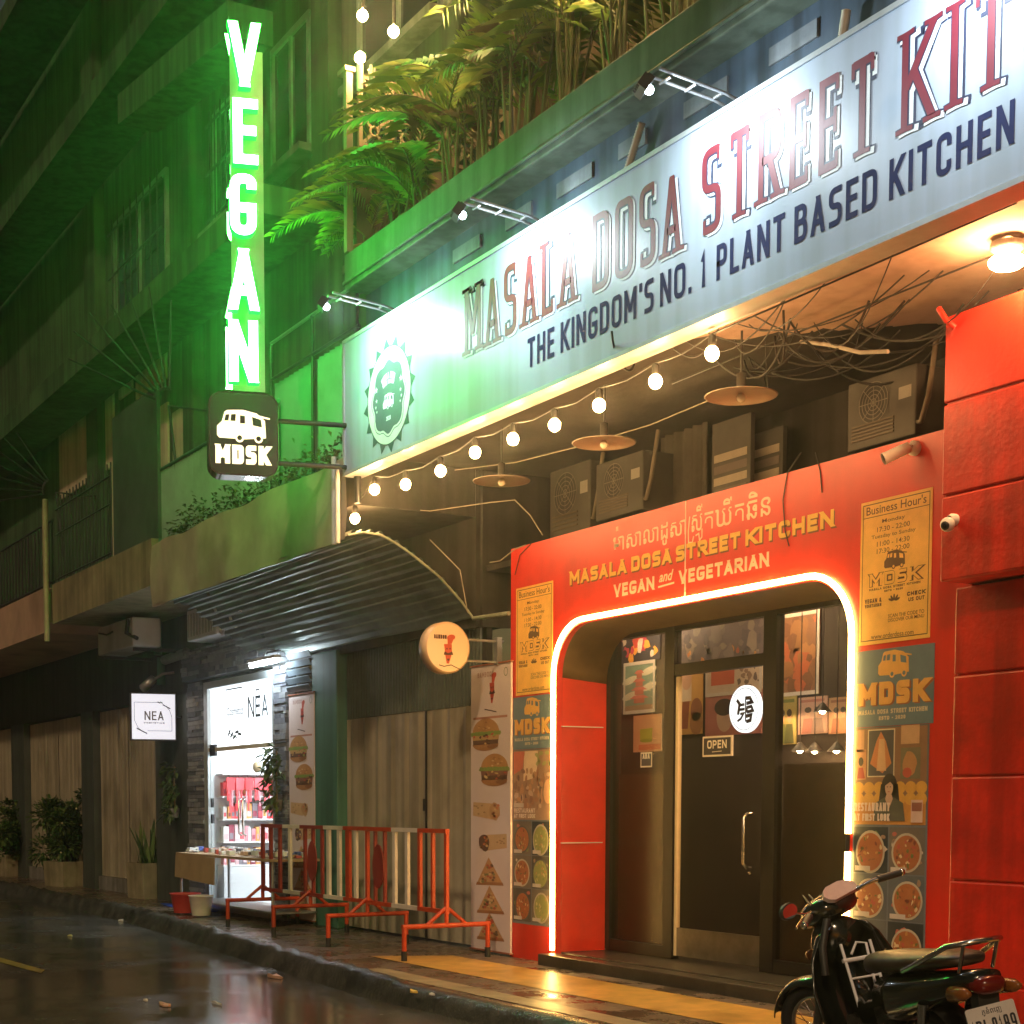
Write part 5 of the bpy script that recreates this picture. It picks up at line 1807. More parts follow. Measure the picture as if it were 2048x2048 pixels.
# ------------------------------------------------------------------ cosmetics shop
sh = thing('cosmetics_shop', 'small cosmetics shop with a bright white interior behind a glass door', 'shop', (-6.6, 0, 0))
WHI = M('shop_white', (.80, .80, .80), .5, .04, 3)
mb = MB()
mb.box((DOORL, 2.2, .12), (DOORR, 2.25, 2.98), WHI)
mb.box((DOORL - .05, .06, .12), (DOORL, 2.25, 2.98), WHI)
mb.box((DOORR, .06, .12), (DOORR + .05, 2.25, 2.98), WHI)
mb.build('inside_wall', sh)
mb = MB(); mb.box((DOORL, .06, 2.92), (DOORR, 2.2, 2.98), WHI); mb.build('inside_ceiling', sh)
mb = MB(); mb.box((DOORL - .05, -.1, -.02), (DOORR, 2.2, .12), M('shop_floor', (.55, .55, .55), .3, .1, 4)); mb.build('inside_floor', sh)
mb = MB()
AL = M('door_aluminium', (.5, .55, .56), .35, .1, 5, metal=.5)
mb.box((DOORL - .04, -.03, .121), (DOORL + .10, .05, 2.97), AL)
mb.box((DOORR - .02, -.03, .121), (DOORR + .04, .05, 2.97), AL)
mb.box((DOORL + .10, -.03, 2.88), (DOORR - .02, .05, 2.97), AL)
mb.box((DOORL + .10, -.02, 2.06), (DOORR - .02, .04, 2.11), C(.5, .44, .28))
mb.build('door_frame', sh)
SG = GLASS('cosmetic_glass', (.95, .97, .97))
mb = MB(); mb.box((DOORL + .10, .0, .13), (-6.45, .01, 2.05), SG); mb.box((-6.43, .0, .13), (DOORR - .02, .01, 2.05), SG)
d2 = mb.build('door', sh)
mb = MB()
for x in (-6.50, -6.36):
    mb = MB(); mb.tube([(x, -.01, .98), (x, -.05, 1.0), (x, -.05, 1.42), (x, -.01, 1.44)], .014, STEEL, 8); mb.build('handle', d2)
for a_, b_ in (((DOORL + .14, -.02, 2.0), (DOORL + .34, .012, 2.15)), ((DOORL + .16, -.02, 1.12), (DOORL + .22, .012, 1.24)), ((DOORL + .16, -.02, 1.33), (DOORL + .20, .012, 1.45))):
    mb = MB(); mb.box(a_, b_, BLACK); mb.build('hinge', d2)
# lit name panel over the door
PANELW = EM('lit_panel', (.88, .95, 1.0), 1.35)
mb = MB(); mb.box((DOORL + .10, .02, 2.13), (DOORR - .02, .06, 2.87), PANELW); mb.build('name_panel', sh)
fs_ = FY(.019)
mb = MB()
GI = C(.10, .14, .17)
p_ = lambda x, y: fpx(fs_, x, y)
a0, a1 = p_(496, 1430)[0], p_(536, 1430)[0]
zb, zt = p_(497, 1436)[1], p_(497, 1394)[1]
caps(fs_, mb, 'NEA', a0, a1, zb, zt, .035, GI, 1, rr=.3, gap=.3)
fs_.line(mb, [((a0 + a1) / 2 - .07, zt + .07), ((a0 + a1) / 2 + .07, zt + .075)], .02, C(.4, .45, .5), 1)
ftext(fs_, mb, 'Cosmetics', p_(454, 1430)[0], p_(487, 1430)[0], p_(455, 1432)[1], p_(455, 1415)[1], GI, 1, .01)
l0 = p_(452, 1380); l1 = p_(485, 1376)
fs_.line(mb, [(l0[0], l0[1]), (l1[0], l0[1])], .016, GI, 1)
fs_.line(mb, [(l0[0], l0[1]), (l0[0], l0[1] - .45), (l0[0] + .12, l0[1] - .56), (l0[0] + .4, l0[1] - .63)], .012, GI, 1)
for k in range(5):
    fs_.ell(mb, l0[0] + .1 + k * .09, l0[1] - .55 - .03 * (k % 3), .07, .02, GI, 1, 8, .7 - k * .2)
mb.build('name_lettering', sh)
mb = MB(); mb.box((DOORL + .5, .9, 2.86), (DOORR - .5, 1.1, 2.915), EM('shop_tube', (.86, .94, 1.0), 120)); mb.build('ceiling_light', sh)
# stocked shelf board on the side wall that shows through the door
XW = DOORL + .002
mb = MB()
for z in (.55, .86, 1.16, 1.46, 1.76):
    mb.box((XW, .12, z), (XW + .24, 2.15, z + .02), WHI)
mb.box((XW, .12, .121), (XW + .26, 2.15, .545), WHI)
sb = mb.build('shelf', sh)
mb = MB()
PK = [C(.75, .05, .06), C(.80, .10, .12), C(.72, .30, .34), C(.82, .74, .74), C(.85, .85, .85), C(.70, .35, .10), C(.30, .05, .08), C(.25, .22, .25), C(.80, .55, .58)]
for z in (.572, .882, 1.182, 1.482):
    y = .14
    while y < 2.0:
        wd = RS.uniform(.035, .08); h = RS.uniform(.15, .25)
        mb.box((XW + .1, y, z), (XW + .2, y + wd, z + h), RS.choice(PK if z > 1.0 else PK[2:]))
        mb.box((XW + .201, y + .008, z + .03), (XW + .204, y + wd - .008, z + h * .5), RS.choice(PK))
        y += wd + RS.uniform(.0, .015)
struct(mb.build('boxed_goods', sh), 'stuff')
for i in range(11):
    mb = MB()
    y = .16 + i * .13; zt = 1.72
    mb.box((XW + .26, y, zt - .16), (XW + .29, y + .11, zt), PK[i % 2]); mb.tube([(XW + .27, y + .05, zt), (XW + .2, y + .05, 1.775)], .004, CABLE, 4)
    for k in range(3): mb.box((XW + .265, y + .01 + k * .03, zt - .16 - RS.uniform(.1, .35)), (XW + .275, y + .03 + k * .03, zt - .161), PK[(i + k) % 3])
    mb.build('hanging_goods', sh)
mb = MB(); mb.ball((XW + .5, .5, 1.86), .06, C(.28, .20, .10), 10, (1, 1, 1.3)); mb.tube([(XW + .5, .5, 1.9), (XW + .5, .5, 2.91)], .004, CABLE, 4); mb.build('hanging_ornament', sh)

# fluorescent fitting under the awning over the shop door (lit)
c = P(532, 1326, y=-.25)
t = thing('fluorescent_lamp', 'short white fluorescent lamp under the awning, over the cosmetics shop door', 'lamp', c)
mb = MB(); mb.box((c.x - .5, -.29, c.z + .03), (c.x + .35, -.21, c.z + .07), WHITE); mb.build('casing', t)
mb = MB(); mb.tube([(c.x - .47, -.25, c.z), (c.x + .32, -.25, c.z)], .022, EM('tube_glow', (.80, .92, 1.0), 95), 8); mb.build('tube', t)
mb = MB(); mb.tube([(c.x - .1, -.25, c.z + .07), (c.x - .1, -.2, c.z + .16), (c.x - .1, .0, c.z + .17)], .012, GREY, 6); mb.build('bracket', t)

# NEA lightbox on an arm
XN = -8.75
FN = Frame((XN, 0, 0), (.18, .98, 0), (0, 0, 1))
a0, b0 = fpx(FN, 262, 1480); a1, b1 = fpx(FN, 352, 1387)
t = thing('white_lightbox_sign', 'square white lightbox reading NEA, on an arm by the dark pier', 'sign', FN.pt(a1, b0))
mb = MB()
mb.prism([FN.pt(a, b2) for a, b2 in ((a0, b0), (a1, b0), (a1, b1), (a0, b1))], -FN.n * .14, C(.05, .05, .05)); mb.build('casing', t)
mb = MB(); FN.rect(mb, a0 + .015, b0 + .015, a1 - .015, b1 - .015, EM('lightbox_white', (.86, .88, 1.0), .62), 4); mb.build('face', t)
mb = MB()
W, H = a1 - a0, b1 - b0
GR = C(.16, .16, .2)
X = lambda u: a0 + W * u
Z = lambda v: b1 - H * v
FN.line(mb, [(X(.62), Z(.2)), (X(.08), Z(.2)), (X(.08), Z(.58)), (X(.16), Z(.74)), (X(.26), Z(.82))], .006, GR, 6)
FN.line(mb, [(X(.36), Z(.8)), (X(.9), Z(.8)), (X(.9), Z(.5)), (X(.86), Z(.38)), (X(.8), Z(.3))], .006, GR, 6)
for k in range(5):
    FN.ell(mb, X(.62 + k * .055), Z(.2 + .028 * k * (k > 1)), W * .04, H * .014, GR, 6, 8, -.5)
    FN.ell(mb, X(.15 + k * .045), Z(.76 + .022 * k), W * .035, H * .014, GR, 6, 8, -.6)
caps(FN, mb, 'NEA', X(.30), X(.72), Z(.575), Z(.385), .018, C(.22, .22, .25), 6, rr=.3, gap=.4)
caps(FN, mb, 'COSMETICS', X(.28), X(.74), Z(.645), Z(.62), .006, C(.4, .4, .45), 6)
mb.build('lettering', t)
mb = MB(); q = FN.pt(a1, (b0 + b1) / 2) - FN.n * .07
mb.tube([q, (q.x + .1, .0, q.z)], .018, BLACK, 6); mb.build('arm', t)

# ------------------------------------------------------------------ curved corrugated awning with canvas edge
aw = thing('corrugated_awning', 'long curved corrugated metal awning with a plain canvas band along its street edge', 'awning', (-3.3, -.65, 3.1))
XA0, XA1 = -6.05, -.645
prof = [(-1.29, 3.74), (-1.15, 3.775), (-.97, 3.77), (-.80, 3.70), (-.62, 3.60), (-.37, 3.44), (-.16, 3.25), (-.02, 3.09)]
# finer profile with ribs along x (corrugations run along the street)
pp = []
for (y0, z0), (y1, z1) in zip(prof, prof[1:]):
    n = max(2, int(math.hypot(y1 - y0, z1 - z0) / .022))
    for k in range(n):
        pp.append((y0 + (y1 - y0) * k / n, z0 + (z1 - z0) * k / n))
pp.append(prof[-1])
for sgn, nm in ((1, 'sheet'),):
    mb = MB()
    vs, fs = [], []
    NX = 60
    for i in range(NX + 1):
        x = XA0 + (XA1 - XA0) * i / NX
        for k, (y, z) in enumerate(pp):
            o = .016 * (1 if (k // 2) % 2 else -1)
            vs.append((x + (0 if i else .08 * math.sin(k * .8)), y, z + o + .006 * math.sin(x * 2.3 + k)))
    m_ = len(pp)
    for i in range(NX):
        for k in range(m_ - 1):
            # rust holes near the far end
            if i < 14 and R.random() < .05 * (1 - i / 14) and k > 12:
                continue
            fs.append((i * m_ + k, (i + 1) * m_ + k, (i + 1) * m_ + k + 1, i * m_ + k + 1))
    mb.add(vs, fs, SHEET)
    mb.build('sheet', aw)
mb = MB()
EDG = M('awning_edge', (.34, .36, .27), .5, .3, 5, streak=.3)
mb.tube([(XA1 + .01, y, z - .02) for y, z in prof], .012, EDG, 6)
mb.tube([(XA1 + .01, -.02, 3.07), (-.0, -.02, 3.05)], .02, EDG, 6)
mb.build('edge_rib', aw)
mb = MB()
N = 40
vs = []
for i in range(N + 1):
    x = XA0 + (XA1 - .02 - XA0) * i / N
    yo = -1.30 + .012 * math.sin(i * .9) + .01 * math.sin(i * .33)
    sag = .02 * math.sin(i * .5) + (.0 if i < 34 else (i - 34) * -.004)
    for z in (3.69, 3.9, 4.12, 4.40 + sag):
        vs.append((x, yo + (.015 * math.sin(z * 9 + i * .4)), z))
fs = []
for i in range(N):
    for k in range(3):
        a = i * 4 + k
        fs.append((a, a + 4, a + 5, a + 1))
mb.add(vs, fs, CANVAS, True)
b0_ = len(mb.v)
mb.add([(v[0], v[1] + .012, v[2]) for v in vs], [f[::-1] for f in fs], CANVAS, True)
mb.build('canvas_band', aw, fix=False)
mb = MB()
PALEP = M('pale_pole', (.62, .60, .55), .45, .2, 6, streak=.2)
q = P(668, 1000, y=-1.345)
for d in (0, .075):
    mb.tube([(q.x + d, -1.345, 3.66), (q.x + d, -1.345, 4.42 - d)], .024, PALEP, 8)
mb.build('end_pole', aw)

# ------------------------------------------------------------------ balconies above
mb = MB()
mb.box((-10.55, -1.28, 3.95), (-6.08, .02, 4.5), M('slab_edge_tan', (.30, .235, .135), .85, .3, 2, .08, streak=.3, dirt=.4))
mb.build('slab', nb)
mb = MB()
mb.prism([(-40, -1.30, 3.86), (-10.9, -1.30, 3.86), (-10.68, -1.30, 3.98), (-10.68, -1.30, 4.40), (-10.85, -1.30, 4.5), (-40, -1.30, 4.5)], (0, 1.3, 0), M('slab_edge_pink', (.46, .29, .21), .8, .2, 2, .05, dirt=.3))
mb.build('slab', nb)
mb = MB(); mb.box((-6.07, -1.2, 4.0), (-.67, .02, 4.44), DARKWALL); mb.build('slab', nb)
mb = MB()
mb.box((-10.66, -1.38, 3.86), (-10.60, -1.31, 5.6), M('drain_pipe', (.34, .29, .17), .6, .3, 4, streak=.4)); mb.tube([(-10.56, -1.36, 3.7), (-10.56, -1.36, 5.7)], .04, M('drain_pipe', (.3, .3, .2)), 8)
mb.build('drain_pipe', nb)
# upper storeys
mb = MB()
mb.box((-40, .0, 4.601), (-.66, .4, 16), NBWALL)
mb.build('upper_wall', nb)
for a, b2 in ((-12.6, -12.0), (-8.1, -7.7), (-3.9, -3.461), (-.95, -.665)):
    mb = MB(); mb.box((a, -.16, 4.601), (b2, -.001, 15.9), NBWALL); mb.build('pilaster', nb)
for z, d in ((7.45, .95), (10.6, 1.05), (13.5, 1.1)):
    mb = MB(); mb.box((-40, -d, z), (-3.461, -.161, z + .30), NBWALL); mb.build('floor_slab', nb)
# a sloping concrete brace on the far flank
mb = MB()
p0 = P(455, 0, y=-1.2); p1 = P(235, 190, y=-1.2)
mb.hexa([p0, p1, p1 + V((.0, 0, -.35)), p0 + V((0, 0, -.35))], (0, .5, 0), NBWALL)
mb.build('sloping_brace', nb)


def window(x0, x1, z0, z1, bars=True, y=-.001):
    mb = MB()
    fw = .07
    F_ = M('window_frame_paint', (.20, .24, .20), .6, .25, 4)
    mb.box((x0, y - .05, z0), (x0 + fw, y, z1), F_); mb.box((x1 - fw, y - .05, z0), (x1, y, z1), F_)
    mb.box((x0 + fw, y - .05, z1 - fw), (x1 - fw, y, z1), F_); mb.box((x0 + fw, y - .05, z0), (x1 - fw, y, z0 + fw), F_)
    mb.box(((x0 + x1) / 2 - .03, y - .04, z0 + fw), ((x0 + x1) / 2 + .03, y, z1 - fw), F_)
    w_ = mb.build('window', nb)
    mb = MB(); mb.box((x0 + fw, y - .015, z0 + fw), (x1 - fw, y - .004, z1 - fw), M('dark_pane', (.02, .03, .03), .08, .2, 3)); mb.build('pane', w_)
    if bars:
        mb = MB()
        for k in range(8):
            x = x0 + (x1 - x0) * (k + .5) / 8
            mb.tube([(x, y - .12, z0), (x, y - .12, z1)], .012, BLACK, 5)
        for k in range(3):
            z = z0 + (z1 - z0) * (k + .2) / 2.5
            mb.box((x0 - .05, y - .13, z), (x1 + .05, y - .11, z + .03), BLACK)
        mb.build('bars', w_)
    mb = MB(); mb.box((x0 - .1, y - .22, z0 - .09), (x1 + .1, y, z0 - .01), CONC); mb.build('sill', w_)


window(-7.2, -5.7, 8.55, 10.0); window(-5.3, -4.2, 8.55, 10.0, False)
window(-11.4, -9.0, 8.4, 10.0); window(-7.2, -4.5, 11.6, 13.1, False)
window(-3.0, -1.6, 4.9, 5.95, True); window(-2.9, -1.5, 6.9, 8.1, True); window(-3.0, -1.2, 8.7, 9.9, False)
# first-floor doorway wall patches and leaning board on the balcony
PAT = M('cream_patch', (.62, .52, .38), .85, .2, 2, .05, streak=.3)
mb = MB(); mb.box((-11.8, -.03, 4.602), (-9.1, -.002, 6.9), PAT); mb.build('wall_patch', nb)
mb = MB(); mb.box((-8.9, -.03, 4.602), (-8.15, -.002, 6.7), PAT); mb.build('wall_patch', nb)
mb = MB()
p0, p1 = P(210, 960, y=-.5), P(90, 700, y=-.5)
t_ = P(70, 800, y=-.35)
mb.hexa([P(75, 795, y=-.35), P(165, 690, y=-.35), P(182, 690, y=-.35), P(75, 830, y=-.35)], (0, .04, 0), PAT)
tag(mb.build('leaning_board'), 'pale board leaning across the far balcony behind the spikes', 'board')

for p0, p1 in (((238, 800), (262, 660)), ((272, 800), (330, 640)), ((120, 1000), (225, 760))):
    a, b2 = P(*p0, y=-.03), P(*p1, y=-.03)
    mb = MB(); mb.box((a.x, -.035, max(a.z, 4.61)), (b2.x, -.003, b2.z), PAT); mb.build('wall_patch', nb)
# balcony screens
sc = thing('sheet_screen', 'green-lit corrugated sheet screen on the balcony behind the van lightbox', 'screen', (-4.5, -1.2, 4.45))
mb = MB()
xa, xb = P(322, 900, y=-1.15).x, P(560, 900, y=-1.15).x
n = 70
vs, fs = [], []
for k in range(n + 1):
    x = xa + (xb - xa) * k / n
    yo = -1.15 + (.02 if k % 2 else -.01)
    vs += [(x, yo, 4.45), (x, yo, 5.28)]
for k in range(n):
    fs.append((2 * k, 2 * k + 2, 2 * k + 3, 2 * k + 1))
mb.add(vs, fs, M('screen_sheet', (.22, .30, .24), .5, .2, 3, dirt=.3))
mb.build('sheet', sc)
mb = MB(); mb.tube([(xa - .02, -1.16, 5.3), (xb, -1.16, 5.3)], .02, GREENP, 6); mb.tube([(xa - .02, -1.17, 4.44), (xa - .02, -1.17, 5.35)], .025, GREENP, 6); mb.build('rail', sc)
sc = thing('tall_sheet_screen', 'tall ribbed metal sheet fence on the balcony between lightbox and banner', 'screen', (-1.4, -1.1, 4.45))
mb = MB()
xa2, xb2 = P(552, 800, y=-1.1).x, -.68
n = 34
vs, fs = [], []
for k in range(n + 1):
    x = xa2 + (xb2 - xa2) * k / n
    yo = -1.1 + (.02 if k % 2 else -.012)
    vs += [(x, yo, 4.45), (x, yo, 5.52)]
for k in range(n):
    fs.append((2 * k, 2 * k + 2, 2 * k + 3, 2 * k + 1))
mb.add(vs, fs, M('screen_sheet_dark', (.16, .22, .22), .45, .2, 3, dirt=.3))
mb.build('sheet', sc)
mb = MB()
for x in (xa2, (xa2 + xb2) / 2, xb2 - .04):
    mb.tube([(x, -1.15, 4.44), (x, -1.15, 5.9)], .018, BLACK, 6)
mb.tube([(xa2, -1.15, 5.55), (xb2, -1.15, 5.55)], .018, BLACK, 6); mb.tube([(xa2, -1.15, 5.9), (xa2 + .1, -1.15, 5.9), (xb2, -1.15, 5.92)], .016, GREY, 6)
mb.build('frame', sc)
mb = MB()
xa3, xb3 = P(228, 900, y=-1.18).x, P(318, 900, y=-1.18).x
mb.box((xa3, -1.2, 4.502), (xb3, -1.16, P(270, 806, y=-1.18).z), M('dark_screen', (.06, .08, .06), .7, .3, 3, .03, dirt=.4))
tag(mb.build('dark_screen'), 'dark solid panel screening the balcony between the two spike fans', 'screen')
# railing of the far balcony
rl = thing('balcony_railing', 'black metal balcony railing with upright bars above the tan slab edge', 'railing', (-9, -1.22, 4.5))
mb = MB()
for z in (4.58, 5.20, 5.55):
    mb.tube([(-10.5, -1.22, z), (xa3 - .02, -1.22, z)], .016, BLACK, 6)
mb.build('rail', rl)
mb = MB()
x = -10.4
while x < xa3:
    mb.tube([(x, -1.22, 4.51), (x, -1.22, 5.72)], .011, BLACK, 5); x += .16
mb.build('uprights', rl)
rl = thing('balcony_railing', 'black metal railing on the pink-edged balcony at the photo\'s edge', 'railing', (-14, -1.22, 4.5))
mb = MB()
for z in (4.58, 5.45):
    mb.tube([(-18, -1.2, z), (-10.75, -1.2, z)], .02, BLACK, 6)
mb.build('rail', rl)
mb = MB()
x = -18
while x < -10.8:
    mb.tube([(x, -1.2, 4.51), (x, -1.2, 5.45)], .016, BLACK, 5); x += .2
mb.build('uprights', rl)


def fan(hub, angs, L, label):
    """rusty iron spikes spread like a fan at the party wall of two balconies"""
    t = thing('spike_fan', label, 'security spikes', hub, 'iron spike fans between the balconies')
    mb = MB()
    for a in angs:
        d = V((.10 * math.cos(a), -math.cos(a), math.sin(a))).normalized()
        mb.tube([hub + d * .18, hub + d * L * R.uniform(.92, 1.05)], [.018, .010], BLACK, 5)
    mb.build('spikes', t)
    mb = MB()
    pts = [hub + V((.10 * math.cos(a), -math.cos(a), math.sin(a))).normalized() * .2 for a in [angs[0] + (angs[-1] - angs[0]) * k / 10 for k in range(11)]]
    mb.tube(pts, .018, BLACK, 6)
    mb.tube([hub + V((0, .1, -.9)), hub, hub + V((0, .6, .0))], .02, BLACK, 6)
    mb.build('hub', t)


fan(P(338, 812, y=-1.2), [rad(a) for a in (16, 30, 43, 56, 68, 80, 92)], 1.25, 'fan of long iron spikes on the balcony, beside the van lightbox')
fan(P(112, 985, y=-1.2), [rad(a) for a in (-14, -3, 8, 19, 30, 42, 54)], .95, 'fan of iron spikes above the drain pipe on the far balcony')

# mossy creeper along the canvas top
LEAF = [M('leaf_%d' % i, c, .5, .3, 8) for i, c in enumerate(((.05, .10, .02), (.08, .14, .03), (.035, .07, .02), (.12, .16, .04)))]
DRYL = M('dry_leaf', (.22, .15, .06), .6, .3, 8)
RL = random.Random(21)


def leaf(mb, c, d, L, w_, mat, droop=.3):
    """a pointed leaf blade bent once along its length"""
    d = V(d).normalized()
    s = d.cross(V((0, 0, 1)))
    s = s.normalized() if s.length > 1e-3 else V((1, 0, 0))
    s = (s + V((RL.uniform(-.4, .4), RL.uniform(-.4, .4), RL.uniform(-.4, .4)))).normalized()
    c = V(c)
    m1 = c + d * L * .5
    tip = c + d * L + V((0, 0, -droop * L))
    mb.add([c, m1 - s * w_ / 2, tip, m1 + s * w_ / 2], [(0, 1, 2), (0, 2, 3)], mat)


mb = MB()
for k in range(900):
    x = RL.uniform(-5.5, -.8)
    z = 4.42 + abs(RL.gauss(0, .08)) * (1 + .8 * math.sin(x * 3) ** 2)
    leaf(mb, (x, -1.24 + RL.uniform(-.06, .1), z), (RL.uniform(-1, 1), RL.uniform(-1, .3), RL.uniform(-.2, 1)), RL.uniform(.04, .09), RL.uniform(.02, .045), RL.choice(LEAF))
struct(mb.build('creeper_foliage'), 'stuff')

# boxes and bits on the wall left of the shop
t = thing('air_conditioner', 'white square outdoor unit with cables on the dark wall, above the beige shutters', 'air conditioner', P(230, 1310, y=-.75))
a = P(196, 1312, y=-.75); b2 = P(264, 1236, y=-.75)
mb = MB(); mb.box((a.x, -.75, a.z), (b2.x, -.35, b2.z + .02), M('ac_white', (.42, .44, .42), .5, .15, 4, dirt=.3)); mb.build('casing', t, bevel=.02)
mb = MB(); mb.tube([(a.x + .75, -.76, b2.z - .1), (a.x + .5, -.77, b2.z - .12), (a.x + .1, -.76, b2.z - .06)], .012, CABLE, 5); mb.build('pipe', t)
mb = MB(); mb.tube([(b2.x - .1, -.77, b2.z), (b2.x - .16, -.78, (a.z + b2.z) / 2), (b2.x + .05, -.7, a.z + .1)], .03, CABLE, 6); mb.build('pipe', t)
for x_ in (a.x + .1, b2.x - .14):
    mb = MB(); mb.box((x_, -.7, a.z - .05), (x_ + .04, .01, a.z - .005), BLACK); mb.build('bracket', t)
t = thing('air_conditioner', 'bright white slatted outdoor unit under the awning, over the cosmetics shop door', 'air conditioner', P(400, 1280, y=-.35))
a = P(374, 1284, y=-.35); b2 = P(432, 1212, y=-.35)
mb = MB(); mb.box((a.x, -.35, a.z), (b2.x, .018, b2.z + .05), C(.62, .66, .68)); mb.build('casing', t, bevel=.015)
mb = MB()
for k in range(9):
    x = a.x + .06 + k * (b2.x - a.x - .1) / 9
    mb.box((x, -.362, a.z + .05), (x + .03, -.351, b2.z), C(.35, .40, .42))
mb.build('grille', t)
mb = MB()
pts = [(b2.x + .12 + .16 * math.cos(q), -.3, a.z + .18 + .2 * math.sin(q)) for q in [k * .5 for k in range(14)]]
mb.tube(pts, .022, C(.55, .58, .6), 6); mb.build('hose', t)
t = thing('camera_lamp', 'small pale security camera on the pier above the white NEA lightbox', 'security camera', P(296, 1370, y=-.3))
c = P(298, 1366, y=-.3)
mb = MB(); mb.lathe([(.005, -.1), (.06, -.1), (.07, .12), (.05, .14)], c, V((-.5, -.5, -.6)), GREY, 12); mb.build('housing', t)
mb = MB(); mb.tube([c, (c.x + .15, -.15, c.z + .12), (c.x + .2, .0, c.z + .14)], .02, GREY, 6); mb.build('mount', t)
mb = MB()
for p0, p1 in (((316, 1230), (316, 1310)), ((322, 1315), (322, 1370)),):
    a, b2 = P(*p0, y=-.06), P(*p1, y=-.06)
    mb.tube([a, b2], .06, GREENP, 8)
mb.tube([P(330, 1320, y=-.06), P(374, 1305, y=-.06)], .07, GREY, 8)
tag(mb.build('wall_pipe'), 'greenish downpipe elbow on the pier above the white NEA lightbox', 'pipe')
# hanging wall plants by the shop door
for px, py, lab, yy in ((347, 1570, 'small bright wall plant on the pier below the white NEA lightbox', -.1), (551, 1545, 'dark trailing wall plant beside the cosmetics shop door', -.12)):
    c = P(px, py, y=yy)
    mb = MB()
    for k in range(160):
        h = RL.uniform(-.45, .3)
        leaf(mb, c + V((RL.gauss(0, .10), RL.uniform(-.1, .03), h)), (RL.uniform(-1, 1), RL.uniform(-1, 0), RL.uniform(-1, .6)), RL.uniform(.08, .16), RL.uniform(.04, .07), RL.choice(LEAF))
    t = thing('wall_plant', lab, 'plant', c)
    mb.build('leaves', t)
    mb = MB(); mb.tube([c + V((0, .02, -.4)), c + V((.02, 0, 0)), c + V((0, .02, .25))], .012, DRYL, 5); mb.lathe([(.07, -.45), (.09, -.32)], c, (0, 0, 1), CONC, 10); mb.build('stem', t)

# ------------------------------------------------------------------ potted plants on the pavement
POT = M('planter_concrete', (.30, .25, .16), .85, .3, 4, .12, streak=.3, dirt=.3)


def planter(cx, cy, s, h, label, rz=.0):
    t = thing('planter', label, 'planter', (cx, cy, 0))
    mb = MB()
    c_, s_ = math.cos(rz), math.sin(rz)
    def q(k, z): return [(cx + (x * c_ - y * s_) * k, cy + (x * s_ + y * c_) * k, z) for x, y in ((-s / 2, -s / 2), (s / 2, -s / 2), (s / 2, s / 2), (-s / 2, s / 2))]
    a, b2, i1, i0 = q(.94, 0.0), q(1.0, h), q(.86, h), q(.84, h - .06)
    vs = a + b2 + i1 + i0
    fs = [(0, 3, 2, 1)]
    for l in (0, 4, 8):
        fs += [(l + k, l + (k + 1) % 4, l + 4 + (k + 1) % 4, l + 4 + k) for k in range(4)]
    mb.add(vs, fs, POT)
    mb.build('pot', t)
    mb = MB(); mb.quad(q(.85, h - .055), M('soil', (.04, .028, .018), .95, .4, 12, .3)); mb.build('soil', t)
    return t


def snake_plant(cx, cy, z, label):
    t = thing('snake_plant', label, 'plant', (cx, cy, z))
    mb = MB()
    for k in range(38):
        x, y = cx + RL.uniform(-.22, .22), cy + RL.uniform(-.2, .2)
        L = RL.uniform(.35, .72)
        lean = V((RL.gauss(0, .16), RL.gauss(0, .16), 1)).normalized()
        a = RL.uniform(0, 6.28)
        s = V((math.cos(a), math.sin(a), 0))
        pts = []
        for f_, wd in ((0, .5), (.35, 1), (.75, .8), (1, .03)):
            c = V((x, y, z)) + lean * L * f_
            pts += [c - s * .03 * wd, c + s * .03 * wd]
        mb.add(pts, [(0, 1, 3, 2), (2, 3, 5, 4), (4, 5, 7, 6)], RL.choice(LEAF))
    for d in (V((-.75, -.2, .9)), V((-.6, .1, .35))):
        d.normalize()
        mb.tube([V((cx - .2, cy, z)), V((cx - .2, cy, z)) + d * .75], [.022, .006], LEAF[2], 5)
    mb.build('leaves', t)


def bush(cx, cy, z, rx, h, n, label, flowers=0):
    t = thing('bush', label, 'plant', (cx, cy, z))
    mb = MB()
    clumps = [(cx + RL.gauss(0, rx * .45), cy + RL.gauss(0, rx * .35), z + h * RL.uniform(.15, 1.0), RL.uniform(.12, .26)) for k in range(22)]
    for k in range(n):
        q = RL.choice(clumps)
        d = V((RL.gauss(0, 1), RL.gauss(0, 1), RL.gauss(0, 1))).normalized()
        c = V(q[:3]) + d * q[3] * RL.random() ** .4
        leaf(mb, c, d + V((0, 0, .3)), RL.uniform(.06, .13), RL.uniform(.035, .065), RL.choice(LEAF + [LEAF[2]]))
    for k in range(flowers):
        q = RL.choice(clumps)
        d = V((RL.gauss(0, 1), -abs(RL.gauss(0, 1)), RL.gauss(0, 1))).normalized()
        mb.ball(V(q[:3]) + d * q[3], .018, C(.7, .6, .35), 6)
    mb.build('foliage', t)
    mb = MB()
    for q in clumps[:12]:
        mb.tube([(cx + RL.uniform(-.08, .08), cy, z - .02), ((cx + q[0]) / 2 + RL.uniform(-.05, .05), (cy + q[1]) / 2, (z + q[2]) / 2), q[:3]], [.015, .010, .005], BROWNW, 5)
    mb.build('stems', t)


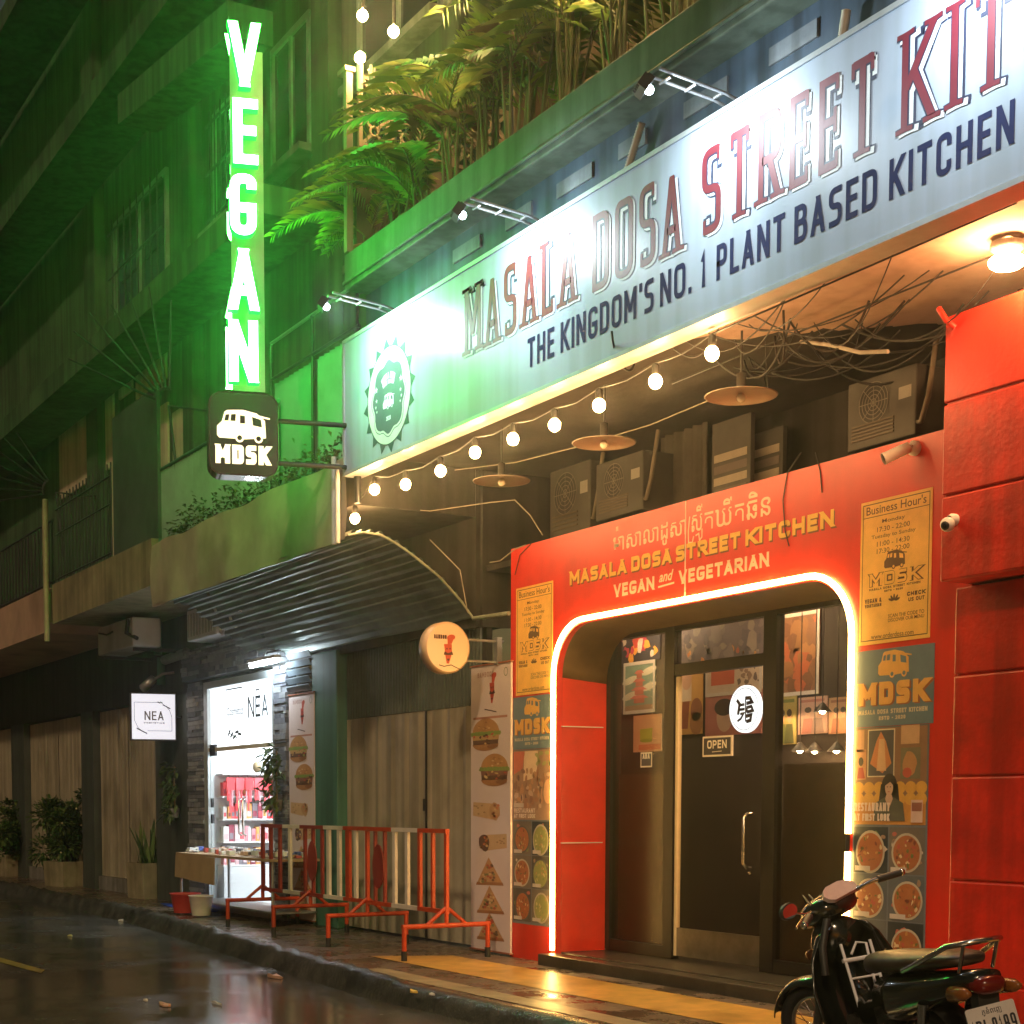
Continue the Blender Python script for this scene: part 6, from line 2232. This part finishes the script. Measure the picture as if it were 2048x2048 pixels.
c = P(282, 1795, z=0); c = V((c.x, -.42, 0))
c = P(284, 1796, z=0)
planter(c.x + .05, c.y + .15, .58, .52, 'square concrete planter in front of the beige shutter, beside the street table', .1)
snake_plant(c.x + .05, c.y + .15, .46, 'clump of snake plants in the planter beside the street table')
c = P(118, 1772, z=0)
planter(c.x, c.y + .2, .66, .42, 'worn concrete planter under the flowering bush', .25)
bush(c.x - .1, c.y + .2, .36, .52, 1.2, 6500, 'dark leafy bush with pale flowers in the worn planter', 40)
c = P(12, 1752, z=0)
planter(c.x, c.y + .2, .62, .42, 'concrete planter at the photo\'s edge, under the smaller bush', .1)
bush(c.x + .2, c.y + .2, .36, .45, 1.0, 4200, 'smaller dark bush behind the flowering one, at the photo\'s edge', 8)

# ------------------------------------------------------------------ street table in front of the cosmetics shop
CARD = M('cardboard', (.34, .22, .12), .8, .2, 5, .05)
tb = P(440, 1795, z=0)
tx0, tx1 = P(350, 1795, z=0).x + .1, P(545, 1795, z=0).x
ty = -.62
tx0 = P(352, 1720, y=ty).x; tx1 = P(540, 1720, y=ty).x
tz = P(450, 1712, y=ty).z
t = thing('street_table', 'low cardboard-fronted table with cosmetics laid out, in front of the cosmetics shop', 'table', ((tx0 + tx1) / 2, ty, 0))
mb = MB(); mb.box((tx0, ty, tz - .03), (tx1, ty + .75, tz), CARD); mb.build('tabletop', t)
mb = MB()
xm = tx0 + (tx1 - tx0) * .46
mb.prism([(tx0 + .02, ty - .012, tz - .031), (tx0 + .03, ty - .03, tz - .31), (xm, ty - .03, tz - .36), (xm - .02, ty - .012, tz - .031)], (0, .01, 0), CARD)
mb.build('front_flap', t)
mb = MB()
mb.box((tx0 + .08, ty + .1, .14), (tx1 - .08, ty + .7, .16), GREY); mb.build('lower_shelf', t)
for x in (tx0 + .05, tx1 - .05):
    for y in (ty + .05, ty + .7):
        mb = MB(); mb.tube([(x, y, 0), (x, y, tz - .031)], .02, GREY, 6); mb.build('leg', t)
mb = MB()
for k in range(130):
    x, y = RL.uniform(tx0 + .05, tx1 - .15), RL.uniform(ty + .05, ty + .6)
    s = RL.uniform(.04, .13)
    mb.box((x, y, tz + .002 + k * .0002), (x + s, y + s * .7, tz + RL.uniform(.02, .08)), RL.choice([C(.7, .72, .75), C(.8, .8, .82), C(.75, .78, .8), C(.08, .08, .1), C(.62, .65, .7), C(.45, .08, .07), C(.10, .16, .5), C(.6, .4, .3)]))
tag(mb.build('table_goods'), 'small cosmetics packets spread over the street table', 'goods')
for lab, px, col, w_ in (('red plastic tub on the pavement under the street table', 398, (.45, .04, .03), .19), ('pale plastic basket under the street table, beside the red tub', 430, (.55, .48, .42), .15)):
    c = P(px, 1795, z=.0)
    c = V((P(px, 1790, y=ty + .1).x, ty - .08, 0))
    mb = MB()
    k = w_
    mb.lathe([(k * .75, .02), (k, .26), (k * 1.06, .265), (k * .98, .25), (k * .73, .03), (.01, .03)], (c.x, c.y, 0), (0, 0, 1), C(*col), 20)
    tag(mb.build('plastic_tub'), lab, 'tub')
c0 = P(378, 1815, z=.006)
mb = MB()
mb.prism([(c0.x + 1.0 * math.cos(a) * RL.uniform(.8, 1.1), c0.y + .18 * math.sin(a), .006) for a in [6.283 * k / 16 for k in range(16)]], (0, 0, .006), C(.03, .08, .45))  # blue reflection in a puddle, drawn as a flat coloured patch
tag(mb.build('puddle_reflection'), 'blue puddle reflection, put in as a coloured patch on the pavement by the street table', 'sheet')

# ------------------------------------------------------------------ barricades
BR = M('barricade_red', (.52, .055, .012), .45, .2, 5, dirt=.3, streak=.2)
BRD = M('barricade_dark_red', (.26, .03, .02), .5, .2, 5, dirt=.3)
BW = M('barricade_white', (.66, .58, .48), .5, .15, 5, dirt=.3)
RUB = M('rubber', (.02, .02, .02), .8)


def barricade(y, legs, bars, discs, rails, label, zb=.42, zt=1.13):
    x_l = legs[0]
    t = thing('barricade', label, 'barricade', (x_l, y, 0), 'painted steel barricades on the pavement')
    for x0, x1, mt in rails:
        mb = MB()
        mb.box((x0, y - .02, zt - .02), (x1, y + .02, zt + .018), mt)
        mb.build('rail', t)
        mb = MB()
        mb.box((x0, y - .02, zb - .02), (x1, y + .02, zb + .018), mt)
        mb.build('rail', t)
    for x, wd, mt in bars:
        mb = MB(); mb.box((x - wd / 2, y - .015, zb + .019), (x + wd / 2, y + .015, zt - .021), mt); mb.build('bar', t)
    for x, mt in discs:
        mb = MB(); zc = (zb + zt) / 2
        mb.prism([(x + .115 * math.cos(q), y - .03, zc + .21 * math.sin(q)) for q in [6.283 * k / 28 for k in range(28)]], (0, .012, 0), mt)
        mb.build('disc_plate', t)
    for x in legs:
        mb = MB()
        L = .44
        mb.tube([(x, y, .30), (x, y, zb)], .022, BR, 6)
        mb.tube([(x, y - L, .30), (x, y + L, .30)], .024, BR, 6)
        mb.tube([(x, y - .20, .305), (x, y, .46)], .018, BR, 6)
        mb.tube([(x, y + .20, .305), (x, y, .46)], .018, BR, 6)
        for s in (-1, 1):
            mb.tube([(x, y + s * (L - .02), .30), (x, y + s * (L - .02), .09)], .024, BR, 6)
        lg = mb.build('leg', t)
        for s in (-1, 1):
            mb = MB(); mb.tube([(x, y + s * (L - .02), .002), (x, y + s * (L - .02), .09)], .027, RUB, 8)
            mb.build('foot', lg)


yb_ = -.62
bx = lambda px: P(px, 1740, y=yb_).x
barricade(yb_, [bx(735), bx(893)], [(bx(735), .045, BR), (bx(751), .03, BRD), (bx(770), .03, BRD), (bx(790), .05, BW), (bx(803), .03, BW) if False else (bx(815), .05, BW), (bx(840), .045, BR), (bx(866), .035, BR), (bx(893), .045, BR)],
          [(bx(761), BRD)], [(bx(735), bx(786), BR), (bx(786) + .001, bx(838), BW), (bx(838) + .001, bx(895), BR)], 'red and white steel barricade with a red disc, beside the tall menu banner')
barricade(yb_ + .05, [bx(517), bx(612)], [(bx(518), .06, BRD), (bx(534), .05, BRD), (bx(552), .05, BRD), (bx(572), .05, BW), (bx(602), .04, BRD), (bx(618), .04, BRD), (bx(636), .04, BRD), (bx(649), .06, BW), (bx(670), .06, BW), (bx(688), .09, BR), (bx(703), .05, BW), (bx(724), .05, BW)],
          [(bx(620), BRD)], [(bx(517), bx(560), BRD), (bx(560) + .001, bx(594), BW), (bx(594) + .001, bx(641), BRD), (bx(641) + .001, bx(680), BW), (bx(680) + .001, bx(728), BR)], 'red and white steel barricade with a dark disc, in front of the cosmetics shop side')

# ------------------------------------------------------------------ palms on the terrace
PALM = [M('palm_%d' % i, c, .45, .3, 6) for i, c in enumerate(((.20, .34, .04), (.27, .40, .05), (.14, .25, .035), (.34, .40, .07)))]
TERR = M('terracotta', (.30, .15, .075), .8, .3, 5, .08)
STEMM = M('palm_stem', (.15, .15, .05), .6, .3, 6)


def palm(cx, cy, z, H, nf, spread, label, seed, dry=0.0):
    r = random.Random(seed)
    t = thing('palm', label, 'palm', (cx, cy, z), 'palms along the terrace edge')
    mbf, mbs = MB(), MB()
    mbp = MB()
    mbp.lathe([(.13, 0), (.19, .30), (.21, .30), (.21, .33), (.17, .33), (.16, .28), (.01, .28)], (cx, cy, z), (0, 0, 1), TERR, 18)
    mbp.build('pot', t)
    for k in range(nf):
        a = r.uniform(0, 6.283)
        base = V((cx + r.gauss(0, .06), cy + r.gauss(0, .06), z + .28))
        L = r.uniform(.7, 1.25) * spread
        h0 = H * r.uniform(.35, 1.0)
        d = V((math.cos(a), math.sin(a) * .9 - .15, 0))
        mbs.tube([base, base + V((r.gauss(0, .05), r.gauss(0, .05), h0))], [.016, .009], STEMM, 5)
        p0 = base + V((0, 0, h0))
        pts = []
        N = 13
        for i in range(N + 1):
            f_ = i / N
            pts.append(p0 + d * (L * f_ * (.75 + .25 * f_)) + V((0, 0, L * (1.0 * f_ - .92 * f_ * f_))))
        mbs.tube(pts, [.009 * (1 - .75 * i / N) for i in range(N + 1)], STEMM, 4)
        isdry = r.random() < dry
        for i in range(1, N + 1):
            c = pts[i]
            tg = (pts[i] - pts[i - 1]).normalized()
            sd = tg.cross(V((0, 0, 1)))
            sd = sd.normalized() if sd.length > 1e-3 else V((1, 0, 0))
            for sgn in (-1, 1):
                for sub in (0, .5):
                    ll = L * .36 * (1 - abs(i / N - .45) * 1.1) * r.uniform(.85, 1.1)
                    dd = (sd * sgn * .9 + tg * .75 + V((0, 0, .25))).normalized()
                    c2 = c - tg * sub * L / N
                    w_ = .007 * spread + .002
                    up = V((0, 0, 1)).cross(dd).normalized()
                    m1 = c2 + dd * ll * .55
                    tip = c2 + dd * ll + V((0, 0, -.28 * ll))
                    mbf.add([c2, m1 - tg * w_, tip, m1 + tg * w_], [(0, 1, 2), (0, 2, 3)], DRYL if isdry else PALM[(k + i) % 4])
    mbf.build('crown', t)
    mbs.build('stems', t)


ZL = 5.862
for i, (px, yy, H, nf, sp, lab) in enumerate(((742, -1.05, .30, 8, .70, 'palm at the terrace\'s far corner, beside the pale post'), (800, -.95, .60, 7, .75, 'palm second from the pale post'), (850, -1.0, .5, 7, .8, 'palm above the brightest green patch of the ledge'), (912, -1.0, 1.1, 10, .95, 'tall palm by the terracotta pot before the terrace middle'), (975, -.9, 1.15, 10, 1.0, 'palm with dry brown fronds at the terrace middle'), (1050, -1.0, 1.15, 10, 1.05, 'palm above the first corrugated hose'), (1130, -.95, 1.25, 10, 1.1, 'dim palm close to the frame\'s top'), (1225, -1.0, 1.2, 11, 1.2, 'dark palm at the near end of the terrace'), (1350, -1.0, 1.0, 10, 1.2, 'darkest palm over the second floodlight'))):
    x = P(px, 400, y=yy).x
    palm(x, yy, ZL, H, nf, sp, lab, 40 + i, .25 if 'dry' in lab else .06)
# terrace bulbs (lit); the last two, out of view, added to light the palms
for px, py, yy, lab in ((720, 115, -1.28, 'bare warm bulb on top of the white tube at the terrace corner'), (787, 63, -1.15, 'bare warm bulb in the middle under the terrace ceiling'), (725, 31, -1.26, 'bare warm bulb close to the terrace ceiling, tucked deep inside the terrace'), (905, -18, -1.27, 'bare warm bulb at the frame\'s top edge over the tall palms'), (1120, -110, -1.27, 'added warm bulb above the frame, over the dim palms')):
    c = P(px, py, y=yy)
    t = thing('terrace_bulb', lab, 'light bulb', c, 'bare bulbs of the terrace')
    mb = MB(); mb.ball(c, .045, EM('terrace_bulb_glow', (1.0, .60, .24), 300) if px < 900 else EM('added_bulb_bright', (1.0, .62, .26), 620), 12); mb.build('bulb', t)
    mb = MB()
    if py == 115:
        mb.tube([c - V((0, 0, .06)), P(720, 180, y=-1.28)], .03, WHITE, 8)
    else:
        mb.tube([c + V((0, 0, .06)), (c.x, c.y, 9.049)], .012, SOCK, 6)
    mb.build('holder', t)
mb = MB()
for k, (pp) in enumerate(([(742, 130), (738, 170), (752, 178), (744, 200), (728, 196)], [(748, 135), (745, 165), (735, 190), (750, 215)], [(738, 140), (748, 168), (742, 188), (736, 230)])):
    mb.tube([P(x, y, y=-1.22) for x, y in pp], .015, CABLEW, 5)
tag(mb.build('cable_bundle'), 'bundle of pale looped cables by the post at the terrace corner', 'cables')
# ------------------------------------------------------------------ litter and odd bits on the road and pavement
LIT = [C(.62, .58, .52), C(.7, .45, .08), C(.5, .30, .22), C(.55, .5, .2)]
for i, (px, py, s, k, lab) in enumerate(((242, 1842, .10, 0, 'white scrap of paper on the kerb by the street table'), (548, 1955, .16, 2, 'crumpled pinkish paper on the wet road'), (828, 1985, .07, 1, 'small yellow wrapper at the ramp\'s edge'), (864, 1990, .05, 0, 'tiny white scrap beside the yellow wrapper'), (433, 2008, .12, 0, 'thin white stick of litter on the wet road'), (292, 2002, .05, 0, 'tiny pale crumb on the road near the photo\'s lower edge'), (140, 1872, .08, 3, 'pale leaf scrap on the road near the bushes'), (330, 2012, .10, 2, 'bit of brown litter on the wet road'))):
    zz = -.126 if P(px, py, z=-.13).y < kerb_y(P(px, py, z=-.13).x) else .006
    c = P(px, py, z=zz)
    mb = MB()
    n = 7
    top = []
    for q in range(n):
        a = 6.283 * q / n
        e = (1.0, .35) if 'stick' not in lab else (1.0, .08)
        top.append(V((c.x + s * e[0] * math.cos(a) * RL.uniform(.6, 1.1), c.y + s * e[1] * math.sin(a) * RL.uniform(.6, 1.1), c.z + RL.uniform(.002, .03) * (s / .1))))
    mb.add([c + V((0, 0, .02))] + top + [V((q.x, q.y, c.z)) for q in top], [(0, 1 + q, 1 + (q + 1) % n) for q in range(n)] + [(1 + q, 1 + n + q, 1 + n + (q + 1) % n, 1 + (q + 1) % n) for q in range(n)], LIT[k])
    tag(mb.build('litter_scrap'), lab, 'litter')
# faded yellow road line
mb = MB()
a, b2 = P(0, 1915, z=-.126), P(90, 1940, z=-.126)
mb.quad([a, b2, b2 + V((.25, -.1, 0)), a + V((.25, -.12, 0))], M('road_paint', (.30, .22, .04), .5, .4, 7, dirt=.5))
struct(mb.build('road_marking'))
# buildings across the street, seen only as reflections and as the far end of the street
mb = MB()
mb.box((-62, -9.5, -.14), (-45, 3, 14), M('far_street_wall', (.05, .05, .045), .9, .3, 1.2, .05))
t = mb.build('far_building'); tag(t, 'dark block closing the far end of the street', 'building')

# ------------------------------------------------------------------ thin haze, added to spread a lens-like glow round the lights
mb = MB()
mb.box((-62.5, -41, -1.2), (41, 4.5, 16.5), EM('dummy', (0, 0, 0), 0))
hz = mb.build('haze')
hm = bpy.data.materials.new('glow_haze'); hm.use_nodes = True
nt = hm.node_tree
nt.nodes.remove(nt.nodes['Principled BSDF'])
pv = nt.nodes.new('ShaderNodeVolumePrincipled')
pv.inputs['Color'].default_value = (.9, .95, .95, 1)
pv.inputs['Density'].default_value = HAZE
pv.inputs['Anisotropy'].default_value = .9
nt.links.new(pv.outputs[0], nt.nodes['Material Output'].inputs['Volume'])
hz.data.materials.clear(); hz.data.materials.append(hm)
struct(hz, 'stuff')

# ------------------------------------------------------------------ parked motorbike (local frame: +x forward, +z up, rear axle over the origin)
BKX, BKY, BKZ = 6.891, -1.801, -.128
HEAD = rad(163.7)
bk = thing('motorbike', 'dark motorbike parked at the kerb, plate 1BI-8189, white rack behind its leg shield', 'motorbike', (BKX, BKY, BKZ))
MT = Matrix.Translation((BKX, BKY, BKZ)) @ Matrix.Rotation(HEAD, 4, 'Z') @ Matrix.Rotation(rad(-7.7), 4, 'X')
_pv = V((1.0, 0, .8))
MF = MT @ Matrix.Translation(_pv) @ Matrix.Rotation(rad(26.8), 4, V((-.40, 0, .92)).normalized()) @ Matrix.Translation(-_pv)   # the steered front end
FRONT = {'fork', 'front_fender', 'headlight_cowl', 'headlight', 'instrument_panel', 'handlebar', 'grip', 'lever', 'mirror', 'front_wheel'}
PLAS = M('bike_plastic', (.014, .017, .012), .16, .3, 5, .0, dirt=.3, coat=.4)
PLAM = M('bike_matt_plastic', (.03, .03, .028), .5, .3, 6, .02)
CHR = M('bike_chrome', (.62, .60, .56), .14, .15, 8, metal=1)
SEAT = M('bike_seat', (.05, .030, .018), .42, .2, 6, .04)
TYRE = M('bike_tyre', (.02, .02, .02), .75, .2, 9, .1)
ENG = M('engine_alloy', (.20, .19, .17), .45, .35, 9, .08, metal=.7, dirt=.4)
AMB = M('amber_lens', (.26, .09, .02), .25, .1, 6)
REDL = M('tail_lens', (.16, .012, .008), .2, .1, 6)


def bp(mb, name, parent=None, bevel=0):
    front = name in FRONT or (parent is not None and parent.name.split('.')[0] in FRONT)
    mb.xf(MF if front else MT)
    return mb.build(name, parent or bk, bevel)


def torus(mb, c, Rr, r, mat, n=36, m=8):
    pts = [(c[0] + Rr * math.cos(2 * math.pi * k / n), c[1], c[2] + Rr * math.sin(2 * math.pi * k / n)) for k in range(n)]
    vs, fs = [], []
    for k in range(n):
        a = 2 * math.pi * k / n
        for j in range(m):
            b2 = 2 * math.pi * j / m
            q = Rr + r * math.cos(b2)
            vs.append((c[0] + q * math.cos(a), c[1] + r * 1.15 * math.sin(b2), c[2] + q * math.sin(a)))
    for k in range(n):
        for j in range(m):
            k2, j2 = (k + 1) % n, (j + 1) % m
            fs.append((k * m + j, k2 * m + j, k2 * m + j2, k * m + j2))
    mb.add(vs, fs, mat, True)


for x in (1.22, 0):
    c = (x, 0, .28)
    mb = MB(); torus(mb, c, .245, .036, TYRE); wh = bp(mb, 'front_wheel' if x > 1 else 'rear_wheel')
    mb = MB(); torus(mb, c, .208, .014, CHR); bp(mb, 'rim', wh)
    mb = MB()
    for k in range(28):
        a = 2 * math.pi * k / 28
        s = 1 if k % 2 else -1
        a2 = a + .35 * (1 if k % 4 < 2 else -1)
        mb.tube([(x + .045 * math.cos(a2), s * .035, .28 + .045 * math.sin(a2)), (x + .2 * math.cos(a), 0, .28 + .2 * math.sin(a))], .0028, CHR, 4)
    bp(mb, 'spokes', wh)
    mb = MB(); mb.lathe([(.01, -.06), (.055, -.055), (.055, .055), (.01, .06)], c, (0, 1, 0), ENG, 18); bp(mb, 'hub', wh)
# fork
mb = MB()
for s in (-1, 1):
    mb.tube([(1.22, s * .075, .28), (1.10, s * .075, .55)], .026, ENG, 8)
    mb.tube([(1.10, s * .075, .55), (.99, s * .075, .80)], .021, CHR, 8)
bp(mb, 'fork')


def fender(c, Rr, a0, a1, wd, name, mat):
    mb = MB()
    vs, fs = [], []
    n, m = 16, 6
    for i in range(n + 1):
        a = rad(a0 + (a1 - a0) * i / n)
        for j in range(m + 1):
            t = -1 + 2 * j / m
            q = Rr - .035 * t * t
            vs.append((c[0] + q * math.cos(a), wd * t * (1 - .25 * abs(i / n - .5)), c[2] + q * math.sin(a)))
    for i in range(n):
        for j in range(m):
            k = i * (m + 1) + j
            fs.append((k, k + 1, k + m + 2, k + m + 1))
    mb.add(vs, fs, mat, True)
    o = bp(mb, name)
    sd = o.modifiers.new('thickness', 'SOLIDIFY'); sd.thickness = .006
    return o


fender((1.22, 0, .28), .325, 20, 170, .07, 'front_fender', PLAS)
fender((0, 0, .28), .335, 75, 205, .075, 'rear_fender', PLAM)


def loft(mb, secs, mat, n=16, power=2.6):
    """closed shell through cross-sections (x, z, half width, half height, tilt)"""
    vs, fs = [], []
    for (x, z, hw, hh, tl) in secs:
        for k in range(n):
            a = 2 * math.pi * k / n
            ca, sa = math.cos(a), math.sin(a)
            u = math.copysign(abs(ca) ** (2 / power), ca) * hw
            v = math.copysign(abs(sa) ** (2 / power), sa) * hh
            vs.append((x + v * math.sin(tl), u, z + v * math.cos(tl)))
    N = len(secs)
    for i in range(N - 1):
        for k in range(n):
            k2 = (k + 1) % n
            fs.append((i * n + k, i * n + k2, (i + 1) * n + k2, (i + 1) * n + k))
    fs.append(tuple(range(n))[::-1]); fs.append(tuple(range((N - 1) * n, N * n)))
    mb.add(vs, fs, mat, True)


# main body: frame cover from head to tail
mb = MB()
loft(mb, [(.90, .72, .05, .06, -.8), (.78, .52, .06, .075, -.6), (.62, .46, .075, .08, -.1), (.45, .50, .10, .11, .2), (.30, .58, .125, .12, .2)], PLAS)
bp(mb, 'centre_cover')
mb = MB()
loft(mb, [(.42, .55, .115, .13, .1), (.25, .60, .14, .12, .12), (.0, .65, .145, .09, .15), (-.25, .71, .125, .06, .2), (-.42, .755, .07, .035, .2)], PLAS)
bp(mb, 'tail_cover')
# leg shield with wings
mb = MB()
vs, fs = [], []
rows = [(.90, .09, 1.0), (.84, .16, 1.02), (.74, .215, 1.0), (.60, .245, .955), (.46, .235, .90), (.34, .19, .87), (.26, .12, .855)]
m = 10
for (z, hw, x) in rows:
    for j in range(m + 1):
        t = -1 + 2 * j / m
        vs.append((x - .17 * t * t - (.03 if abs(t) > .9 else 0), hw * t, z - .01 * t * t))
for i in range(len(rows) - 1):
    for j in range(m):
        k = i * (m + 1) + j
        fs.append((k, k + 1, k + m + 2, k + m + 1))
mb.add(vs, fs, PLAS, True)
ls = bp(mb, 'leg_shield')
sd = ls.modifiers.new('thickness', 'SOLIDIFY'); sd.thickness = .012
mb = MB(); loft(mb, [(.88, .80, .10, .12, -.2), (.98, .80, .13, .13, -.2), (1.08, .78, .095, .11, -.2), (1.13, .76, .05, .06, -.2)], PLAS, 18); bp(mb, 'nose_cover')
mb = MB(); mb.tube([(.84, .10, .93), (.80, .16, .80), (.78, .17, .66)], .02, PLAM, 8); bp(mb, 'inner_trim')
mb = MB()
for s in (-1, 1):
    loft(mb, [(.99, .74, .035, .03, 0), (1.03, .74, .03, .022, 0)], AMB, 10)
    for i in range(len(mb.v) - 20, len(mb.v)):
        x, y, z = mb.v[i]; mb.v[i] = (x, y + s * .12, z)
bp(mb, 'front_indicator')
# handlebar cover, headlight, instruments
mb = MB()
loft(mb, [(.86, .975, .09, .035, -.3), (.91, .985, .145, .065, -.3), (.98, .975, .15, .085, -.25), (1.06, .955, .115, .08, -.2), (1.11, .945, .08, .06, -.2)], PLAS, 20)
hc = bp(mb, 'headlight_cowl')
mb = MB(); loft(mb, [(1.10, .945, .072, .055, -.2), (1.125, .94, .055, .042, -.2)], M('lamp_lens', (.6, .6, .58), .05, .05, 4, metal=.5), 16); bp(mb, 'headlight')
mb = MB()
pn = [(-.085, 0), (-.115, .02), (-.12, .05), (-.09, .08), (-.05, .095), (.05, .095), (.09, .08), (.12, .05), (.115, .02), (.085, 0)]
o_ = V((.855, 0, 1.022)); ux = V((.80, 0, .60))
mb.prism([o_ + V((0, a, 0)) + ux * b2 for a, b2 in pn], V((-.60, 0, .80)) * .022, M('dial_glass', (.55, .45, .42), .12, .15, 8, spec=.9))  # pale base colour stands in for light reflected in the glass
bp(mb, 'instrument_panel')
mb = MB()
for s in (-1, 1):
    mb.tube([(.94, s * .10, .985), (.93, s * .18, 1.005), (.88, s * .27, 1.02), (.84, s * .31, 1.02)], .013, CHR, 8)
hb = bp(mb, 'handlebar')
for s in (-1, 1):
    mb = MB(); mb.tube([(.86, s * .285, 1.02), (.80, s * .40, 1.015)], .019, PLAM, 10); mb.ball((.797, s * .405, 1.015), .02, CHR, 8); bp(mb, 'grip', hb)
    mb = MB(); mb.tube([(.92, s * .22, 1.015), (.90, s * .30, 1.012), (.86, s * .40, 1.0)], .007, CHR, 6); bp(mb, 'lever', hb)
    if s < 0:
        continue
    mb = MB()
    top = (.86, s * .36, 1.11) if s < 0 else (.90, s * .34, 1.06)
    mb.tube([(.91, s * .21, 1.02), (.90, s * .27, 1.08 if s < 0 else 1.03), top], .006, CHR, 6)
    c0 = V(top) + V((.0, s * .03, .02))
    mb.prism([c0 + V((-.012 * 0, .062 * math.cos(q), .042 * math.sin(q))) for q in [6.283 * k / 16 for k in range(16)]], (.016, 0, 0), PLAM)
    mb.prism([c0 + V((-.002, .055 * math.cos(q), .036 * math.sin(q))) for q in [6.283 * k / 16 for k in range(16)]], (-.003, 0, 0), M('mirror_glass', (.75, .74, .72), .03, .05, 4, metal=1))
    bp(mb, 'mirror', hb)
# cables in front
mb = MB()
for y0, y1 in ((.14, .05), (.10, -.04), (-.12, .03)):
    mb.tube([(.92, y0, 1.0), (1.06, y0 * .8, 1.04), (1.10, y1, .88), (1.06, y1, .6)], .005, PLAM, 5)
bp(mb, 'control_cable')
# seat and grab rail
mb = MB()
loft(mb, [(.56, .70, .06, .03, 0), (.50, .735, .10, .05, .0), (.34, .755, .13, .052, 0), (.12, .775, .135, .05, .03), (-.10, .805, .125, .045, .06), (-.26, .82, .10, .032, .05), (-.32, .82, .06, .018, 0)], SEAT, 18)
bp(mb, 'seat')
mb = MB()
mb.tube([(.02, -.15, .76), (-.15, -.155, .82), (-.34, -.13, .90), (-.42, -.06, .915), (-.42, .06, .915), (-.34, .13, .90), (-.15, .155, .82), (.02, .15, .76)], .013, CHR, 8)
mb.tube([(-.40, -.08, .912), (-.34, -.08, .78)], .010, CHR, 6); mb.tube([(-.40, .08, .912), (-.34, .08, .78)], .010, CHR, 6)
bp(mb, 'grab_rail')
mb = MB(); loft(mb, [(-.36, .72, .085, .045, 0), (-.45, .725, .07, .04, 0), (-.475, .73, .04, .022, 0)], REDL, 16); bp(mb, 'tail_light')
for s in (-1, 1):
    mb = MB(); loft(mb, [(-.33, .69, .03, .035, 0), (-.42, .70, .028, .03, 0), (-.47, .705, .012, .012, 0)], AMB, 10)
    for i in range(len(mb.v)):
        x, y, z = mb.v[i]; mb.v[i] = (x, y + s * .12, z)
    bp(mb, 'rear_indicator')
# rear plate
pm = MB()
N_ = MT.to_3x3() @ V((-1, 0, .22)).normalized()
u_ = MT.to_3x3() @ V((0, -1, 0)); v_ = N_.cross(u_).normalized()
po = MT @ V((-.44, 0, .565))
tilt = rad(4)
u2 = u_ * math.cos(tilt) + v_ * math.sin(tilt); v2 = N_.cross(u2).normalized()
FPL = Frame(po, u2, v2)
PW, PH = .118, .075
pm.prism([FPL.pt(a, b2) for a, b2 in rrect(-PW, -PH, PW, PH, .012)], -FPL.n * .004, C(.72, .68, .66))
pl = pm.build('number_plate', bk)
pm = MB()
PI_ = C(.04, .045, .06)
caps(FPL, pm, '1BI-8189', -PW + .012, PW - .012, -PH + .012, .018, .0095, PI_, 2, rr=.35, gap=.45)
ftext(FPL, pm, 'ភ្នំពេញ', -.045, .05, .03, PH - .008, PI_, 2, .01)
pm.build('plate_lettering', pl)
mb = MB(); mb.box((-.42, -.05, .50), (-.36, .05, .70), PLAM); bp(mb, 'plate_bracket')
# engine, exhaust, swing arm, stand, pegs
mb = MB()
loft(mb, [(.46, .33, .10, .09, 0), (.56, .34, .12, .10, 0), (.66, .35, .10, .08, 0)], ENG, 14)
for k in range(7):
    mb.box((.66 + k * .022, -.07, .30), (.67 + k * .022, .07, .44), ENG)
mb.lathe([(.01, -.16), (.085, -.155), (.09, -.12), (.09, .12), (.085, .15), (.01, .155)], (.50, 0, .30), (0, 1, 0), ENG, 18)
bp(mb, 'engine')
mb = MB()
mb.tube([(.80, -.06, .33), (.86, -.09, .26), (.70, -.13, .19), (.35, -.15, .22), (.15, -.16, .26)], .018, CHR, 8)
mb.tube([(.15, -.16, .26), (.05, -.165, .28), (-.38, -.17, .37), (-.44, -.17, .38)], [.025, .042, .048, .036], ENG, 12)
bp(mb, 'exhaust')
mb = MB()
for s in (-1, 1):
    mb.tube([(.42, s * .08, .34), (0, s * .09, .28)], .02, PLAM, 6)
    mb.tube([(.02, s * .11, .30), (-.08, s * .12, .62)], .026, CHR, 10)
bp(mb, 'swing_arm')
mb = MB(); mb.tube([(.42, .10, .25), (.36, .20, .03)], .012, PLAM, 6); bp(mb, 'stand')
mb = MB()
for s in (-1, 1):
    mb.tube([(.50, s * .10, .24), (.50, s * .26, .25)], .014, PLAM, 8)
bp(mb, 'foot_peg')
# white rack behind the leg shield
RW = M('rack_white', (.80, .80, .82), .35, .06, 6)
mb = MB()
for y in (.06, -.10):
    mb.tube([(.80, y, .80), (.66, y, .47)], .0085, RW, 6)
mb.tube([(.765, .075, .72), (.765, -.14, .72)], .012, RW, 6)
mb.tube([(.775, .02, .745), (.79, -.02, .80), (.785, -.07, .79), (.70, -.06, .55)], .007, RW, 6)
mb.tube([(.665, .06, .485), (.665, -.10, .485)], .007, RW, 6)
mb.tube([(.73, .06, .63), (.73, -.10, .63)], .006, RW, 6)
bp(mb, 'rack')
